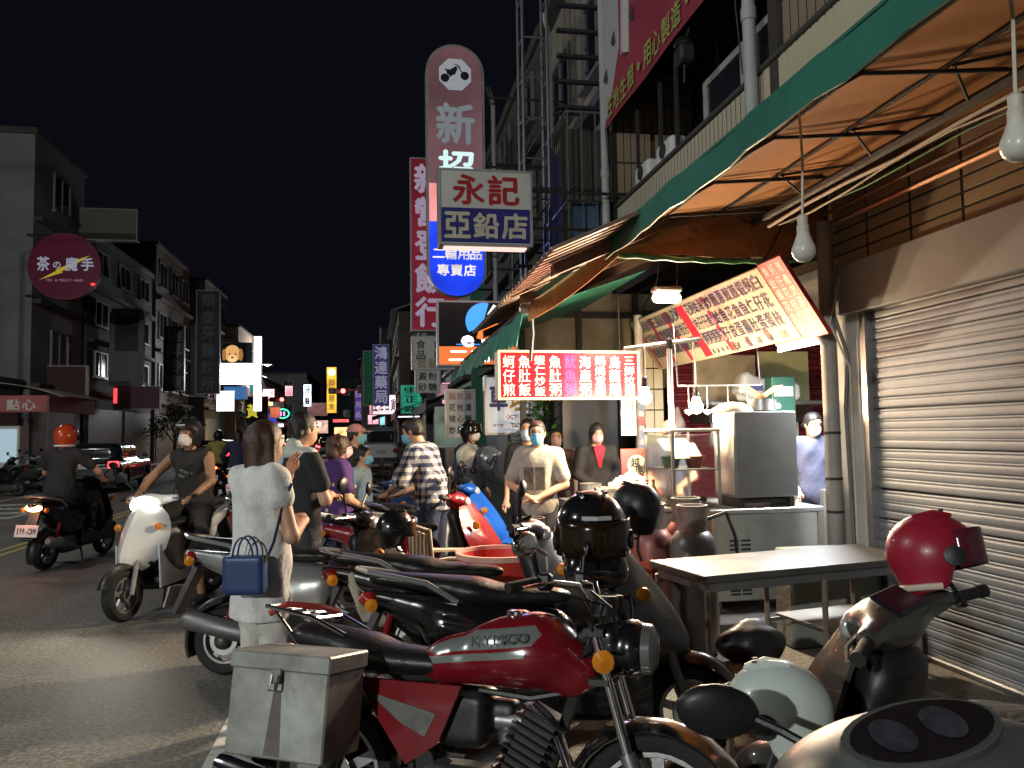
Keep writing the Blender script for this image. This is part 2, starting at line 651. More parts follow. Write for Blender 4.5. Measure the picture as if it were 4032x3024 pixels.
# ================================================================== the near building on the right: shutter, pillar, fascia, tiles, balcony
XF = 3.6
PLASTER = mat('grey plaster', (0.4, 0.4, 0.37), 0.8, 0, 0.22, 1.3, 0.2)
TILE = mat('cream wall tile', (0.5, 0.46, 0.33), 0.42, 0, 0.2, 1.7, 0.03)
TILEB = mat('brown wall tile', (0.26, 0.2, 0.13), 0.45, 0, 0.25, 1.7, 0.04)
GROUT = mat('dark grout', (0.02, 0.018, 0.014), 0.9, 0, 0.3, 5)
RECESS = mat('dark balcony wall', (0.05, 0.043, 0.036), 0.85, 0, 0.4, 1.5, 0.1)  # one dark tone for all surfaces of the recess

bA = thing('shop_house', 'cream tiled shop house with a steel roller shutter, tiled balcony parapet and dark recessed balcony', 'building', (XF, 5.4, 0))
def A(mb, name, m, smooth=False, par=None):
    """parts of the shop house are written in world coordinates"""
    o = mb.build(name, m, par or bA, smooth)
    if par is None:
        for v in o.data.vertices:
            v.co -= bA.location
    return o
A(MB().rbox(3.57, 4.0, 5.335, 5.75, 0, 2.8, .012), 'pillar', PLASTER)
A(MB().rbox(3.545, 4.0, -1.6, 5.752, 2.41, 2.8, .01), 'fascia', mat('grey fascia panel', (0.27, 0.29, 0.3), 0.55, 0, 0.2, .9, 0.05))
A(MB().box(3.62, 4.0, -1.6, 5.75, 2.802, 3.6), 'wall', GROUT)
A(MB().box(3.58, 3.66, 5.27, 5.334, 0, 2.408), 'shutter_rail', STEEL)
# shutter slats: a rolled profile, one mesh shared by all
SHUT = mat('galvanised shutter', (0.2, 0.22, 0.24), 0.55, 0.25, 0.3, 1.4, 0.05)
pr = [(0, 0), (-.004, .004), (-.006, .01), (-.007, .022), (-.007, .036), (-.006, .048), (.001, .053), (-.003, .057), (-.005, .063), (-.004, .069), (.001, .0735)]
sm_ = MB()
yy = [0.2, 1.5, 2.8, 4.1, 5.3]
n_ = len(pr)
sm_.add([(a, y, b) for y in yy for a, b in pr], [(i * n_ + j, (i + 1) * n_ + j, (i + 1) * n_ + j + 1, i * n_ + j + 1) for i in range(len(yy) - 1) for j in range(n_ - 1)])
slat_me = sm_.mesh('shutter_slat', SHUT, 'full')
for k in range(33):
    o = link('shutter_slat', slat_me, bA)
    o.location = (3.64 - XF + random.uniform(-.002, .002), -5.4, k * .0733)
    o.rotation_euler = (R_(random.uniform(-.12, .12)), R_(random.uniform(-1.5, 1.5)), 0)
A(MB().box(3.66, 3.7, 0.2, 5.3, 0, 2.42), 'shutter_backing', IRON)
A(MB().rbox(3.585, 3.65, 0.2, 5.3, 0, .04, .01), 'bottom_bar', DSTEEL)
# tiles above the fascia: long brown tiles in courses
tb = MB().rbox(-.005, 0, 0, .46, 0, .08, .001).mesh('wall_tile', TILEB)
for r in range(7):
    for c in range(6):
        o = link('wall_tile', tb, bA)
        o.location = (3.62 - XF, 5.74 - 5.4 - (c + 1) * .485, 2.815 + r * .097)
# parapet of the balcony
A(MB().box(3.62, 3.8, 2.6, 11.25, 3.6, 4.9), 'parapet', GROUT)
A(MB().rbox(3.57, 3.83, 2.6, 11.25, 4.9, 4.95, .01), 'parapet_cap', mat('dark coping', (.06, .055, .05), .6, 0, .3, 2))
vt = MB().rbox(-.005, 0, 0, .084, 0, .29, .001).mesh('parapet_tile', TILE)
for k in range(80):
    y = 11.22 - k * .104
    if y < 4.5: break
    o = link('parapet_tile', vt, bA)
    o.location = (3.617 - XF, y - .084 - 5.4, 4.6)
vt2 = MB().rbox(-.005, 0, 0, .33, 0, .108, .001).mesh('parapet_tile', TILE)
for r in range(5):
    for c in range(14):
        o = link('parapet_tile', vt2, bA)
        o.location = (3.617 - XF, 11.22 - 5.4 - (c + 1) * .35, 4.465 - r * .13)
vt3 = MB().rbox(-.005, 0, 0, .084, 0, .62, .001).mesh('parapet_tile', TILE)
for k in range(30):
    o = link('parapet_tile', vt3, bA)
    o.location = (3.612 - XF, 6.6 - 5.4 - k * .104, 4.28)
# flush tiled wall right of the downpipe
A(MB().box(3.66, 3.9, 2.0, 6.55, 4.95, 9), 'wall', GROUT)
vt4 = MB().rbox(-.005, 0, 0, .115, 0, .45, .001).mesh('wall_tile', TILEB)
for r in range(4):
    for k in range(18):
        o = link('wall_tile', vt4, bA)
        o.location = (3.657 - XF, 6.4 - 5.4 - k * .135, 4.96 + r * .475)
# recessed balcony
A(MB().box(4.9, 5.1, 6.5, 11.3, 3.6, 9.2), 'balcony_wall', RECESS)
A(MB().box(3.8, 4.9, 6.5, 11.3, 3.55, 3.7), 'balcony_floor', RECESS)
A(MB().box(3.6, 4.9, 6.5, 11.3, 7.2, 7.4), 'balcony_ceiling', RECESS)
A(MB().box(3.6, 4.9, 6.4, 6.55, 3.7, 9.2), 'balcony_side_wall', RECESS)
A(MB().box(3.6, 5.1, 11.26, 11.4, 0, 10.5), 'end_wall', GROUT)
vt5 = MB().rbox(0, .098, -.005, 0, 0, .45, .001).mesh('wall_tile', TILEB)
for r in range(6):
    for k in range(11):
        o = link('wall_tile', vt5, bA)
        o.location = (3.64 + k * .112 - XF, 11.257 - 5.4, 4.2 + r * .475)
WFR = mat('white window frame', (0.4, 0.4, 0.38), 0.5, 0, 0.2, 3)
def window(par, o_, w, h, normal, n=2, fr=WFR, pane=GLASSD, bars=0):
    """window with frame and panes; o_ = lower corner in the parent's space, normal '-x', '+x' or '-y'"""
    f = MB()
    t = .05
    f.box(0, w, -.06, 0, 0, t).box(0, w, -.06, 0, h - t, h).box(0, t, -.06, 0, t, h - t).box(w - t, w, -.06, 0, t, h - t)
    for k in range(1, n):
        f.box(w * k / n - .025, w * k / n + .025, -.055, 0, t, h - t)
    for k in range(bars):
        z = h * (k + 1) / (bars + 1)
        f.box(t, w - t, -.05, -.02, z - .012, z + .012)
    a = {'-y': 0, '-x': -90, '+x': 90}[normal]
    fo = f.build('window', fr, par)
    fo.location = o_
    fo.rotation_euler = (0, 0, R_(a))
    MB().box(t, w - t, -.02, -.012, t, h - t).build('pane', pane, fo)
    return fo
for (y, w) in ((9.9, 1.3), (8.3, 1.0), (7.15, .95)):
    window(bA, (4.9 - XF, y + .3 - 5.4, 4.5), w, 1.5, '-x', 2, bars=0 if y < 9 else 2)
# white framed windows near the front of the recess
for k, (y0_, y1_) in enumerate(((6.75, 7.35), (7.55, 8.6))):
    A(MB().box(3.86, 3.92, y0_, y1_, 4.96, 5.02).box(3.86, 3.92, y0_, y1_, 5.58, 5.66).box(3.86, 3.92, y0_, y0_ + .09, 5.02, 5.58).box(3.86, 3.92, y1_ - .09, y1_, 5.02, 5.58), 'window_frame', mat('dull white frame', (.34, .34, .33), .5, 0, .2, 3))
    A(MB().box(3.885, 3.895, y0_ + .09, y1_ - .09, 5.02, 5.58), 'pane', GLASSD)
for y in (8.95, 9.5, 10.4):
    A(MB().box(3.66, 3.7, y, y + .05, 4.95, 7.2), 'balcony_post', IRON)
# downpipes
for y, x in ((6.72, 3.5), (11.33, 3.47)):
    A(MB().tube([(x, y, 3.1), (x, y, 9.5)], .062, 10).lathe([(.075, 0), (.075, .12)], 10, (x, y, 5.4)), 'downpipe', mat('grey pvc pipe', (.36, .37, .37), .45, 0, .15, 2, .05), True)

# objects on the parapet
def aircon(y, lab):
    t = thing('air_conditioner', lab, 'air conditioner', (3.74, y, 4.951))
    g = SDF((-.14, -.3, 0), (.14, .3, .3), .02)
    g.box((0, 0, .14), (.11, .27, .14), .05)
    g.build('casing', WHITEP, t)
    MB().lathe([(.1, 0), (.1, .012)], 16, (-.125, 0, .15), 'x').build('fan_grille', IRON, t)
    for s_ in (-.2, .2):
        MB().box(-.1, .1, s_ - .02, s_ + .02, -.0005, .012).build('foot', IRON, t)
aircon(10.2, 'rounded white air conditioner unit on the tiled parapet beside the end wall')
aircon(9.35, 'rounded white air conditioner unit on the tiled parapet beside the dark window')
lt = thing('flood_lamp', 'unlit black floodlight hanging on a bracket under the pink banner', 'lamp', (3.45, 8.15, 5.75))
MB().rbox(-.09, .09, -.12, .12, -.1, .1, .03).build('housing', IRON, lt)
MB().lathe([(.1, 0), (.12, .03), (.09, .09)], 14, (0, 0, .1)).build('hood', BLACKP, lt, True)
MB().tube([(0, 0, -.09), (0, .02, -.3)], .015).tube([(0, 0, .15), (.1, 0, .4), (.2, 0, .45)], .014).build('bracket', IRON, lt)

# banner with calligraphy on the facade
bn = thing('banner', 'pink printed cloth banner with green lettering along its slanting lower edge', 'banner', (3.44, 9.05, 6.08))
MB().sheet([[(.03 * math.sin(i * 1.1) * .3, -2.15 + 4.3 * i / 12, 3.4 * j / 4) for j in range(5)] for i in range(13)], .006).build('cloth', mat('pink banner cloth', (0.3, 0.035, 0.06), 0.6, 0, 0.2, 1.2, .1), bn)
T = M.Translation((-.03, 0, 0)) @ M.Rotation(R_(-90), 4, 'Z')
GRN = mat('banner green ink', (0.34, 0.4, 0.1), 0.6, 0, 0.1)
# facing -x the reading direction runs towards -y
letters('lettering', row('在地生根・用心製造・每一口', -1.97, .22, .27, .3, 1.2), GRN, bn, T, .035)
MB().prism([(2.13, .0), (2.13, 3.4), (1.35, 3.4), (1.35, .9), (1.72, .42)], -.012, -.008, 'yz').build('printed_panel', mat('banner white print', (.42, .42, .42), .6, 0, .1), bn)
MB().tube([(-.02, 1.0, .62), (-.02, .95, 1.5), (-.02, .6, 2.1), (-.02, .1, 1.6), (-.02, -.4, 2.5), (-.02, -.5, 3.3)], .085, 6).build('brush_stroke', mat('banner white print', (.42, .42, .42)), bn)
for (y, z) in ((1.95, .62), (1.55, 1.0), (.75, .95), (1.15, 1.5)):
    MB().lathe([(0, 0), (.05, .05), (.03, .14), (0, .24)], 8, (-.02, y, z)).build('water_drop', mat('banner drop print', (.08, .05, .06), .5), bn, True)
for y in (-2.13, 2.13):
    MB().tube([(0, y, 0), (.08, y, -1.1)], .008, 5).build('tie_rope', IRON, bn)

# ================================================================== plain town houses down both sides
WALLS = [mat('weathered wall %d' % i, c, .85, 0, .35, .8, .2) for i, c in enumerate([(.14, .14, .14), (.075, .072, .07), (.19, .175, .155), (.1, .105, .11), (.13, .105, .09)])]
UFR = mat('aluminium frame', (.2, .2, .2), .5, .3)
_wm = {}
def unit_window(n=2, arch=False):
    if n not in _wm:
        f = MB()
        f.box(0, 1, -.08, 0, 0, .05).box(0, 1, -.08, 0, .95, 1).box(0, .05, -.08, 0, .05, .95).box(.95, 1, -.08, 0, .05, .95)
        for k in range(1, n):
            f.box(k / n - .02, k / n + .02, -.07, 0, .05, .95)
        f.box(-.04, 1.04, -.16, 0, -.06, -.001)
        _wm[n] = (f.mesh('window', UFR), MB().box(.05, .95, -.03, -.015, .05, .95).mesh('pane', GLASSD))
    return _wm[n]
def put_window(par, x, y, z, w, h, side, n=2, pane=None):
    a, b = unit_window(n)
    f = link('window', a, par)
    f.location = (x, y, z)
    f.rotation_euler = (0, 0, R_({'-y': 0, '-x': -90, '+x': 90}[side]))
    f.scale = (w, 1, h)
    p = link('pane', b, f)
    if pane: setmat(p, pane)
    return f
def house(label, x0, x1, y0, y1, h, floors, wm, side, roof='flat', awn=None, litw=(), ground=True):
    """side: which way the facade looks ('+x' for the left row, '-x' for the right row)"""
    t = thing('town_house', label, 'building', ((x0 + x1) / 2, y0, 0))
    ox, oy = -(x0 + x1) / 2, -y0
    m = MB().box(x0 + ox, x1 + ox, 0, y1 - y0, 0, h)
    m.build('wall', wm, t)
    fx = (x1 if side == '+x' else x0) + ox
    sg = 1 if side == '+x' else -1
    L = y1 - y0
    fh = (h - 3.6) / max(1, floors - 1)
    for fl in range(floors - 1):
        z = 3.6 + fl * fh
        MB().rbox(fx - .3 if sg < 0 else fx - .05, fx + .05 if sg < 0 else fx + .3, .05, L - .05, z - .12, z + .06, .02).build('ledge', WALLS[1], t)
        n = max(1, int(L / 2.6))
        for k in range(n):
            yc = L * (k + .5) / n
            w = min(1.7, L / n * .7)
            pane = MATS.get('lit window') if (fl, k) in litw else None
            put_window(t, fx + .01 * sg, yc + (w / 2 if sg < 0 else -w / 2), z + .75, w, min(1.5, fh * .5), side, 2, pane)
        wd = (x1 - x0)
        # end wall
        if fl < 2:
            put_window(t, fx - sg * 2.2 - (.6 if sg > 0 else .6), -.01, z + .8, 1.2, 1.2, '-y', 2)
    if ground:
        n = max(1, int(L / 4.2))
        for k in range(n):
            MB().box(min(fx, fx + .05 * sg), max(fx, fx + .05 * sg), L * k / n + .25, L * (k + 1) / n - .25, .15, 2.9).build('shop_shutter', MATS.get('dull shutter') or mat('dull shutter', (.1, .1, .1), .5, .4, .3, 2), t)
    if roof == 'flat':
        MB().rbox(x0 + ox - .12, x1 + ox + .12, -.12, L + .12, h, h + .25, .03).build('roof', WALLS[1], t)
    elif roof == 'tin':
        a = fx + .5 * sg
        mb = MB().prism([(fx - 8 * sg, h), (fx - 4 * sg, h + 1.6), (a, h + .1), (a, h - .02), (fx - 4 * sg, h + 1.45), (fx - 8 * sg, h - .12)], -.2, L + .2, 'xz')
        mb.build('roof', mat('tin roof', (.2, .21, .22), .45, .5, .3, 1), t)
    if awn:
        c, d = awn
        y0_, y1_ = .3, L - .3
        MB().sheet([[(fx + sg * (d * j / 3), y0_ + (y1_ - y0_) * i / 6, 3.25 - .5 * j / 3 - .05 * abs(math.sin(i * 1.6)) * j / 3) for j in range(4)] for i in range(7)], .02).build('awning', c, t)
        MB().sheet([[(fx + sg * d, y0_ + (y1_ - y0_) * i / 6, 2.75 - .35 * j - .05 * abs(math.sin(i * 1.6))) for j in range(2)] for i in range(7)], .015).build('valance', c, t)
    return t
mat('lit window', (.5, .62, .66), .3, emit=1.0, ecol=(.6, .75, .8))
CLOTHR = mat('red awning cloth', (.28, .05, .06), .8, 0, .2, 2, .1)
CLOTHG = mat('grey awning cloth', (.12, .13, .13), .8, 0, .2, 2, .1)
CLOTHB = mat('blue awning cloth', (.03, .05, .16), .8, 0, .2, 2, .1)
# left row
house('single storey shop under the faded pink awning', -24, -12.7, 20, 31.2, 3.5, 1, WALLS[3], '+x')
house('tall grey house with a tin roof, white end wall and brackets behind the round sign', -22, -12.5, 31.5, 36.6, 13.0, 4, mat('pale end wall', (.2, .21, .215), .8, 0, .25, .5, .1), '+x', 'flat')
house('dark house with rusty window cages behind the blank arched sign', -22, -12.4, 36.9, 47, 10.6, 4, WALLS[1], '+x', 'flat')
house('low dark house with a red balcony between two taller houses', -22, -12.3, 47.4, 55.5, 12.6, 4, WALLS[4], '+x', 'flat')
house('pale narrow house with one lit window beside the navy blue sign', -22, -11.8, 58, 66, 12.6, 4, WALLS[0], '+x', 'flat', litw=((2, 0), (1, 1)))
house('tan stuccoed house rising behind the puppy poster', -22, -11, 67, 78, 10.5, 3, mat('tan stucco', (.4, .27, .18), .8, 0, .2, .7), '+x', 'flat', awn=(CLOTHB, 2.2))
house('dark brown house behind the red glowing signs', -22, -10.8, 79, 98, 7.2, 2, WALLS[4], '+x', 'tin', awn=(CLOTHR, 2))
house('grey house at the bend of the street with a roof terrace', -18, -8.4, 101, 125, 9.2, 3, WALLS[0], '+x', 'flat', litw=((0, 1),))
house('flat roofed house closing the view at the bend', -8.0, -2.2, 128, 140, 10.5, 3, WALLS[3], '+x', 'flat')
house('broad grey house with a stair tower at the bend', -1.9, 7, 112, 126, 12.0, 4, WALLS[2], '-x', 'tin')
# right row
house('narrow grey house with an iron cage balcony next to the tiled shop house', 3.9, 12, 11.5, 17, 14, 4, mat('yellowed plaster', (.26, .235, .19), .85, 0, .3, .9, .2), '-x', 'flat', ground=False)
house('dark house with exposed pipes behind the arched red sign', 3.8, 12, 17.2, 27, 10.6, 4, WALLS[1], '-x', 'flat')
house('two storey house with a green corrugated wall', 3.4, 12, 28, 39, 7.6, 2, mat('green cladding', (.05, .2, .12), .6, .1, .3, 1), '-x', 'tin', awn=(CLOTHG, 1.6))
house('grey house with wire cages behind the purple pharmacy sign', 2.6, 12, 40, 52, 9.4, 3, WALLS[0], '-x', 'flat', awn=(CLOTHR, 1.6))
house('house with white balcony rails beyond the pharmacy', 1.6, 12, 53, 70, 9.8, 3, WALLS[2], '-x', 'tin', awn=(CLOTHG, 1.8), litw=((0, 0),))
house('tall dim house before the bend of the street', .6, 12, 72, 96, 11.2, 4, WALLS[3], '-x', 'flat', litw=((1, 2),))

# iron work of the neighbouring house: cage balcony, ladder tower, steps
cg = thing('cage_balcony', 'rusty iron cage balcony with blue plastic sheets behind its bars', 'balcony', (3.35, 12.2, 3.7))
MB().box(-.45, .55, -.75, .9, -.06, 0).build('floor', IRON, cg)
for z in (.02, 1.35, 2.75):
    MB().tube([(-.45, -.75, z), (.5, -.75, z)], .018, 6).tube([(-.45, -.75, z), (-.45, .9, z)], .018, 6).build('rail', GREYIRON, cg)
for k in range(5):
    MB().tube([(-.43 + k * .22, -.75, 0), (-.43 + k * .22, -.75, 2.78)], .012, 5).build('bar', GREYIRON, cg)
for k in range(12):
    MB().tube([(-.45, -.62 + k * .13, 0), (-.45, -.62 + k * .13, 2.78)], .009, 5).build('bar', IRON, cg)
MB().sheet([[(-.35 + .2 * i, -.6 + .02 * math.sin(i * 2), .05 + .45 * j) for j in range(4)] for i in range(5)], .01).build('plastic_sheet', mat('dull blue sheet', (.05, .09, .16), .5, 0, .2, 2), cg)
MB().box(-.4, .5, -.2, -.15, .05, 2.7).build('inner_screen', RECESS, cg)
tw = thing('sign_mast', 'tall galvanised lattice mast carrying the shop signs beside the cage balcony', 'mast', (2.55, 12.0, 2.9))
for (x, y) in ((-.2, 0), (.2, 0), (-.2, .4), (.2, .4)):
    MB().tube([(x, y, 0), (x, y, 7.5)], .026, 6).build('post', GREYIRON, tw)
for k in range(11):
    z = .35 + k * .66
    MB().tube([(-.2, 0, z), (.2, 0, z)], .017, 5).tube([(-.2, 0, z), (-.2, .4, z)], .014, 5).tube([(.2, 0, z), (.2, .4, z)], .014, 5).build('rung', GREYIRON, tw)
    if k % 2 == 0:
        MB().tube([(-.2, 0, z), (.2, 0, z + .66)], .012, 5).build('brace', GREYIRON, tw)
for z in (1.25, 2.5):
    MB().tube([(-.35, 0, z), (1.3, 0, z)], .03, 6).build('sign_arm', IRON, tw)
st = thing('roof_steps', 'iron rungs of a roof ladder fixed to the yellowed plaster wall', 'ladder', (3.2, 11.9, 6.7))
for k in range(5):
    MB().box(-.3, .42, 0, .09, .42 * k, .42 * k + .05).build('rung', IRON, st)
MB().tube([(.42, .04, -.3), (.42, .04, 2.2)], .025, 6).build('stile', IRON, st)
tp = tag(MB().sheet([[(2.95 + .12 * i, 13.4 + .2 * i, 4.6 + .55 * j - .02 * i) for j in range(5)] for i in range(6)], .012).build('tarpaulin', mat('blue tarpaulin', (.09, .11, .5), .5, 0, .3, 2.5, .2, emit=.02)), 'crumpled bright blue tarpaulin hung behind the lattice mast', 'tarpaulin')  # faint emission makes the cloth glow a little
for k, (x, y, z0, z1) in enumerate(((2.4, 15.5, 3.2, 8.6), (3.3, 14.2, 3.0, 9.5), (2.9, 16.5, 3.0, 7.5))):
    o = thing('wall_pipe', ['pale bent drain pipe between the arched sign and the mast', 'thin drain pipe on the dark house wall', 'short drain pipe on the dark house corner'][k], 'pipe', (x, y, z0))
    MB().tube([(0, 0, 0), (0, 0, z1 - z0 - .4), (-.1, 0, z1 - z0)], .05, 8).build('pipe', mat('grey pvc pipe', (.36, .37, .37)), o, True)
    for s_ in (.3, .7):
        MB().box(-.07, 1.6, -.03, .03, (z1 - z0) * s_, (z1 - z0) * s_ + .04).build('bracket', IRON, o)
# ================================================================== canopies over the pavement
GREEN = mat('green canopy cloth', (0.02, 0.13, 0.095), 0.5, 0, 0.2, 2, 0.12)
ORANGE = mat('orange canopy lining', (0.4, 0.18, 0.062), 0.75, 0, 0.25, 1.3, 0.12, dirt=(0.27, 0.125, 0.05))
cn = thing('canopy', 'long orange lined canopy with a green edge and black rod frame over the shutter', 'canopy', (3.6, 2.5, 2.9))
def CL(x, y, z):
    return (x - 3.6, y - 2.5, z - 2.9)
def sag(u, w):
    return -.014 * math.sin(math.pi * ((u * 8.87) % 1)) * math.sin(math.pi * w)
def zc(x):
    """height of the lining: it climbs from the low green edge to the wall"""
    return float(np.interp(x, (1.78, 2.15, 2.6, 3.0, 3.6), (2.97, 3.17, 3.235, 3.3, 3.43)))
rows = []
for i in range(37):
    y = -1.2 + 6.92 * i / 36
    rows.append([CL(x, y, zc(x) + sag(i / 36, j / 8)) for j, x in enumerate((1.78, 1.9, 2.02, 2.15, 2.4, 2.65, 2.95, 3.25, 3.58))])
MB().sheet(rows, .006).build('lining', ORANGE, cn, 'full')
MB().sheet([[CL(1.775 - .012 * math.sin(i * .9) - .03 * j, -1.2 + 6.92 * i / 36, 3.05 - .19 * j - .008 * math.sin(i * 2.3)) for j in range(2)] for i in range(37)], .01).build('valance', GREEN, cn)
MB().sheet([[CL(1.77 + 1.82 * i / 24, -1.2 + 6.94 * j / 4, zc(1.77 + 1.82 * i / 24) + .075) for j in range(5)] for i in range(25)], .012).build('cover', GREEN, cn)
MB().tube([CL(1.79 + 1.75 * i / 16, 5.735, 2.9 - .03 * math.sin(math.pi * i / 16) + .006 * (-1) ** i) for i in range(17)], .022, 6).build('rear_hem', mat('green rope', (.06, .2, .08), .7, 0, .3, 20, .3), cn)
MB().sheet([[CL(1.79 + 1.78 * i / 12, 5.73 + .04 * math.sin(i * 1.3) * (j % 2), (zc(1.79 + 1.78 * i / 12) + .05) * (1 - j / 3) + 2.9 * j / 3) for j in range(4)] for i in range(13)], .008).build('rear_flap', ORANGE, cn)
for x in (2.15, 2.62):
    MB().tube([CL(x, -1.2, zc(x) - .025), CL(x, 5.7, zc(x) - .025)], .011, 6).build('rod', IRON, cn)
for k in range(9):
    y = 5.45 - k * .78
    MB().tube([CL(1.8, y, 2.93), CL(2.15, y, 3.13), CL(2.95, y, 3.2)], .011, 6).build('rod', IRON, cn)
    MB().tube([CL(1.82, y + .05, 2.97), CL(2.15, y + .05, 3.15), CL(2.95, y + .05, 3.23)], .007, 5).build('rod', IRON, cn)
    MB().tube([CL(2.62, y, 3.2), CL(2.95, y - .36, 3.17)], .009, 5).tube([CL(2.62, y, 3.2), CL(2.95, y + .3, 3.17)], .009, 5).build('brace', IRON, cn)
MB().tube([CL(2.95, -1.2, 3.17), CL(2.95, 5.7, 3.17)], .032, 8).build('beam', IRON, cn)
wr = thing('conduit', 'pale cables and pipes strapped along the beam under the orange canopy', 'cable', (3.2, 2.5, 2.8))
def cable(name, pts, r, m, par=None):
    return MB().tube([V(p) - (V(par.location) if par else V()) for p in pts], r, 6).build(name, m, par, True)
PVC = mat('pale cable', (.5, .46, .38), .5, 0, .15, 3)
cable('pipe', [(2.97, y * .5, 3.11 - (.02 if i % 3 == 1 else 0)) for i, y in enumerate(range(-2, 12))], .013, PVC, wr)
cable('cable', [(3.0, y * .45, 3.08 - .03 * math.sin(y * 1.3)) for y in range(-2, 13)], .007, PVC, wr)
cable('cable', [(3.1, y * .45, 3.1 - .015 * math.sin(y * 2.1)) for y in range(-2, 13)], .006, mat('green cable', (.05, .2, .06), .5), wr)
cable('pipe', [(3.52, -1, 3.13), (3.52, 5.6, 3.13)], .018, mat('copper pipe', (.4, .22, .12), .4, .4), wr)
cable('pipe', [(3.45, -1, 3.2), (3.45, 5.6, 3.2)], .012, mat('rusty pipe', (.16, .09, .05), .7), wr)

# corrugated roof over the stall
cr = thing('corrugated_roof', 'pinkish corrugated metal awning roof over the noodle stall', 'roof', (3.6, 5.2, 3.9))
rows = []
prof = [(0, 0), (.055, 0), (.075, .035), (.13, .035), (.15, 0)]
ys = []
y = 5.0
while y < 9.5:
    for a, b in prof[:-1]:
        ys.append((y + a, b))
    y += .15
for (y, b) in ys:
    rows.append([(x - 3.6, y - 5.2, 2.75 + (x - 1.17) * .44 + b - 3.9) for x in (1.17, 2.0, 2.8, 3.6)])
MB().sheet(rows, .004).build('sheet', mat('pink glow tin', (.3, .21, .17), .45, .35, .35, 1.6, .05, dirt=(.13, .08, .06)), cr)  # pinkish brown glow under the roof is put into the tin colour
TIMBER = mat('brown painted timber', (.1, .062, .042), .6, 0, .3, 3, .1)
for y in (5.6, 6.9, 8.2, 9.4):
    MB().add([(-2.3, y - 5.2, -1.2), (-2.3, y - 5.12, -1.2), (-2.3, y - 5.12, -1.11), (-2.3, y - 5.2, -1.11), (0, y - 5.2, -.22), (0, y - 5.12, -.22), (0, y - 5.12, -.1), (0, y - 5.2, -.1)],
             [(0, 3, 2, 1), (4, 5, 6, 7), (0, 1, 5, 4), (1, 2, 6, 5), (2, 3, 7, 6), (3, 0, 4, 7)]).build('rafter', TIMBER, cr)

# ragged green tarp beyond, on a roller
rt = thing('roller_awning', 'ragged green and orange tarpaulin awning on a roller beside the corrugated roof', 'awning', (1.4, 7.1, 2.7))
MB().tube([(-.02, 0, 0), (-.02, 6.4, -.04)], .035, 8).build('roller', IRON, rt)
MB().lathe([(.06, -.03), (.06, .03)], 12, (-.02, 0, 0), 'y').build('roller_end', STEEL, rt)
rows = []
random.seed(5)
for i in range(61):
    y = .05 + 6.2 * i / 60
    fr = (random.random() * .1 if i % 2 else .02) + .12 * (i / 60)
    rows.append([(-.03 - .1 * j - .012 * math.sin(i * .7), y - .12 * j * (1 - i / 60), -(.40 - fr) * j) for j in (0, .33, .66, 1)])
MB().sheet(rows, .006).build('valance', mat('faded green tarp', (0.03, 0.2, 0.14), 0.6, 0, 0.2, 2, 0.15), rt)
MB().sheet([[(.0 + .42 * i / 6, -.03 - 1.4 * i / 6 + .05 * math.sin(i), .03 + .3 * i / 6 - .16 * j - .04 * math.sin(math.pi * i / 6)) for j in (0, .5, 1)] for i in range(7)], .008).build('lining', ORANGE, rt)
MB().sheet([[(-.02 + .42 * i / 6, -.05 - 1.4 * i / 6 + .05 * math.sin(i), .09 + .3 * i / 6 - .06 * j - .03 * math.sin(math.pi * i / 6)) for j in (0, 1)] for i in range(7)], .008).build('edge', GREEN, rt)
MB().sheet([[(.03 + 1.2 * i / 5, .2 + 6 * j / 6, .0 + .42 * i / 5) for j in range(7)] for i in range(6)], .006).build('top', GREEN, rt)
cable('strap', [(1.42, 7.05, 2.68), (1.43, 7.05, 2.45), (1.4, 7.03, 2.2)], .018, IRON, rt)
random.seed(11)

# partition behind the stall, shop interior
PANEL = mat('sooty cream panel', (.34, .3, .22), .7, 0, .35, 1.2, .1, dirt=(.12, .1, .07))
pt = thing('partition_wall', 'sooty cream panel partition with dark posts above the red stall sign', 'wall', (2.9, 9.6, 0))
MB().box(-1.1, .85, 0, .08, 2.1, 3.3).build('panel', PANEL, pt)
for x in (-1.13, -.4, .35):
    MB().box(x, x + .07, -.05, -.001, 0, 3.3).build('post', IRON, pt)
MB().box(-1.1, .9, -.04, -.001, 2.98, 3.06).build('rail', IRON, pt)
rw = thing('shop_back_wall', 'dark red ribbed metal back wall of the noodle shop with shelves', 'wall', (5.0, 9.5, 0))
REDM = mat('dark red ribbed metal', (.16, .018, .03), .45, .3, .2, 2)
MB().box(-1.3, 2.5, .03, .12, 0, 3.0).build('wall', REDM, rw)
rib = MB().prism([(0, 0), (-.035, .02), (-.035, .05), (0, .07)], -1.3, 2.5, 'yz').mesh('rib', REDM)
for k in range(28):
    o = link('rib', rib, rw)
    o.location = (0, .03, .35 + k * .085)
for (x0, x1, z0, z1) in ((-.1, .6, 1.85, 2.55), (.85, 1.35, 1.85, 2.55)):
    MB().box(x0, x1, -.03, -.01, z0, z1).build('paper_sheet', mat('pale yellow sheet', (.55, .55, .3), .6, 0, .1, 2), rw)
MB().box(-1.0, -.15, -.035, -.015, 1.9, 2.5).build('calendar', mat('aged paper', (.4, .35, .26), .7, 0, .3, 4), rw)
tag(MB().box(3.62, 7.4, 5.76, 9.6, 2.86, 2.95).build('shop_ceiling', mat('sooty ceiling', (.16, .13, .1), .8, 0, .3, 1.5)), kind='structure')
tag(MB().box(7.3, 7.4, 5.76, 9.5, 0, 2.86).build('shop_side_wall', mat('grubby white wall', (.5, .5, .47), .7, 0, .2, 1.5)), kind='structure')
tag(MB().box(4.0, 7.3, 5.62, 5.75, 0, 2.86).build('shop_front_wall', WALLS[1]), kind='structure')
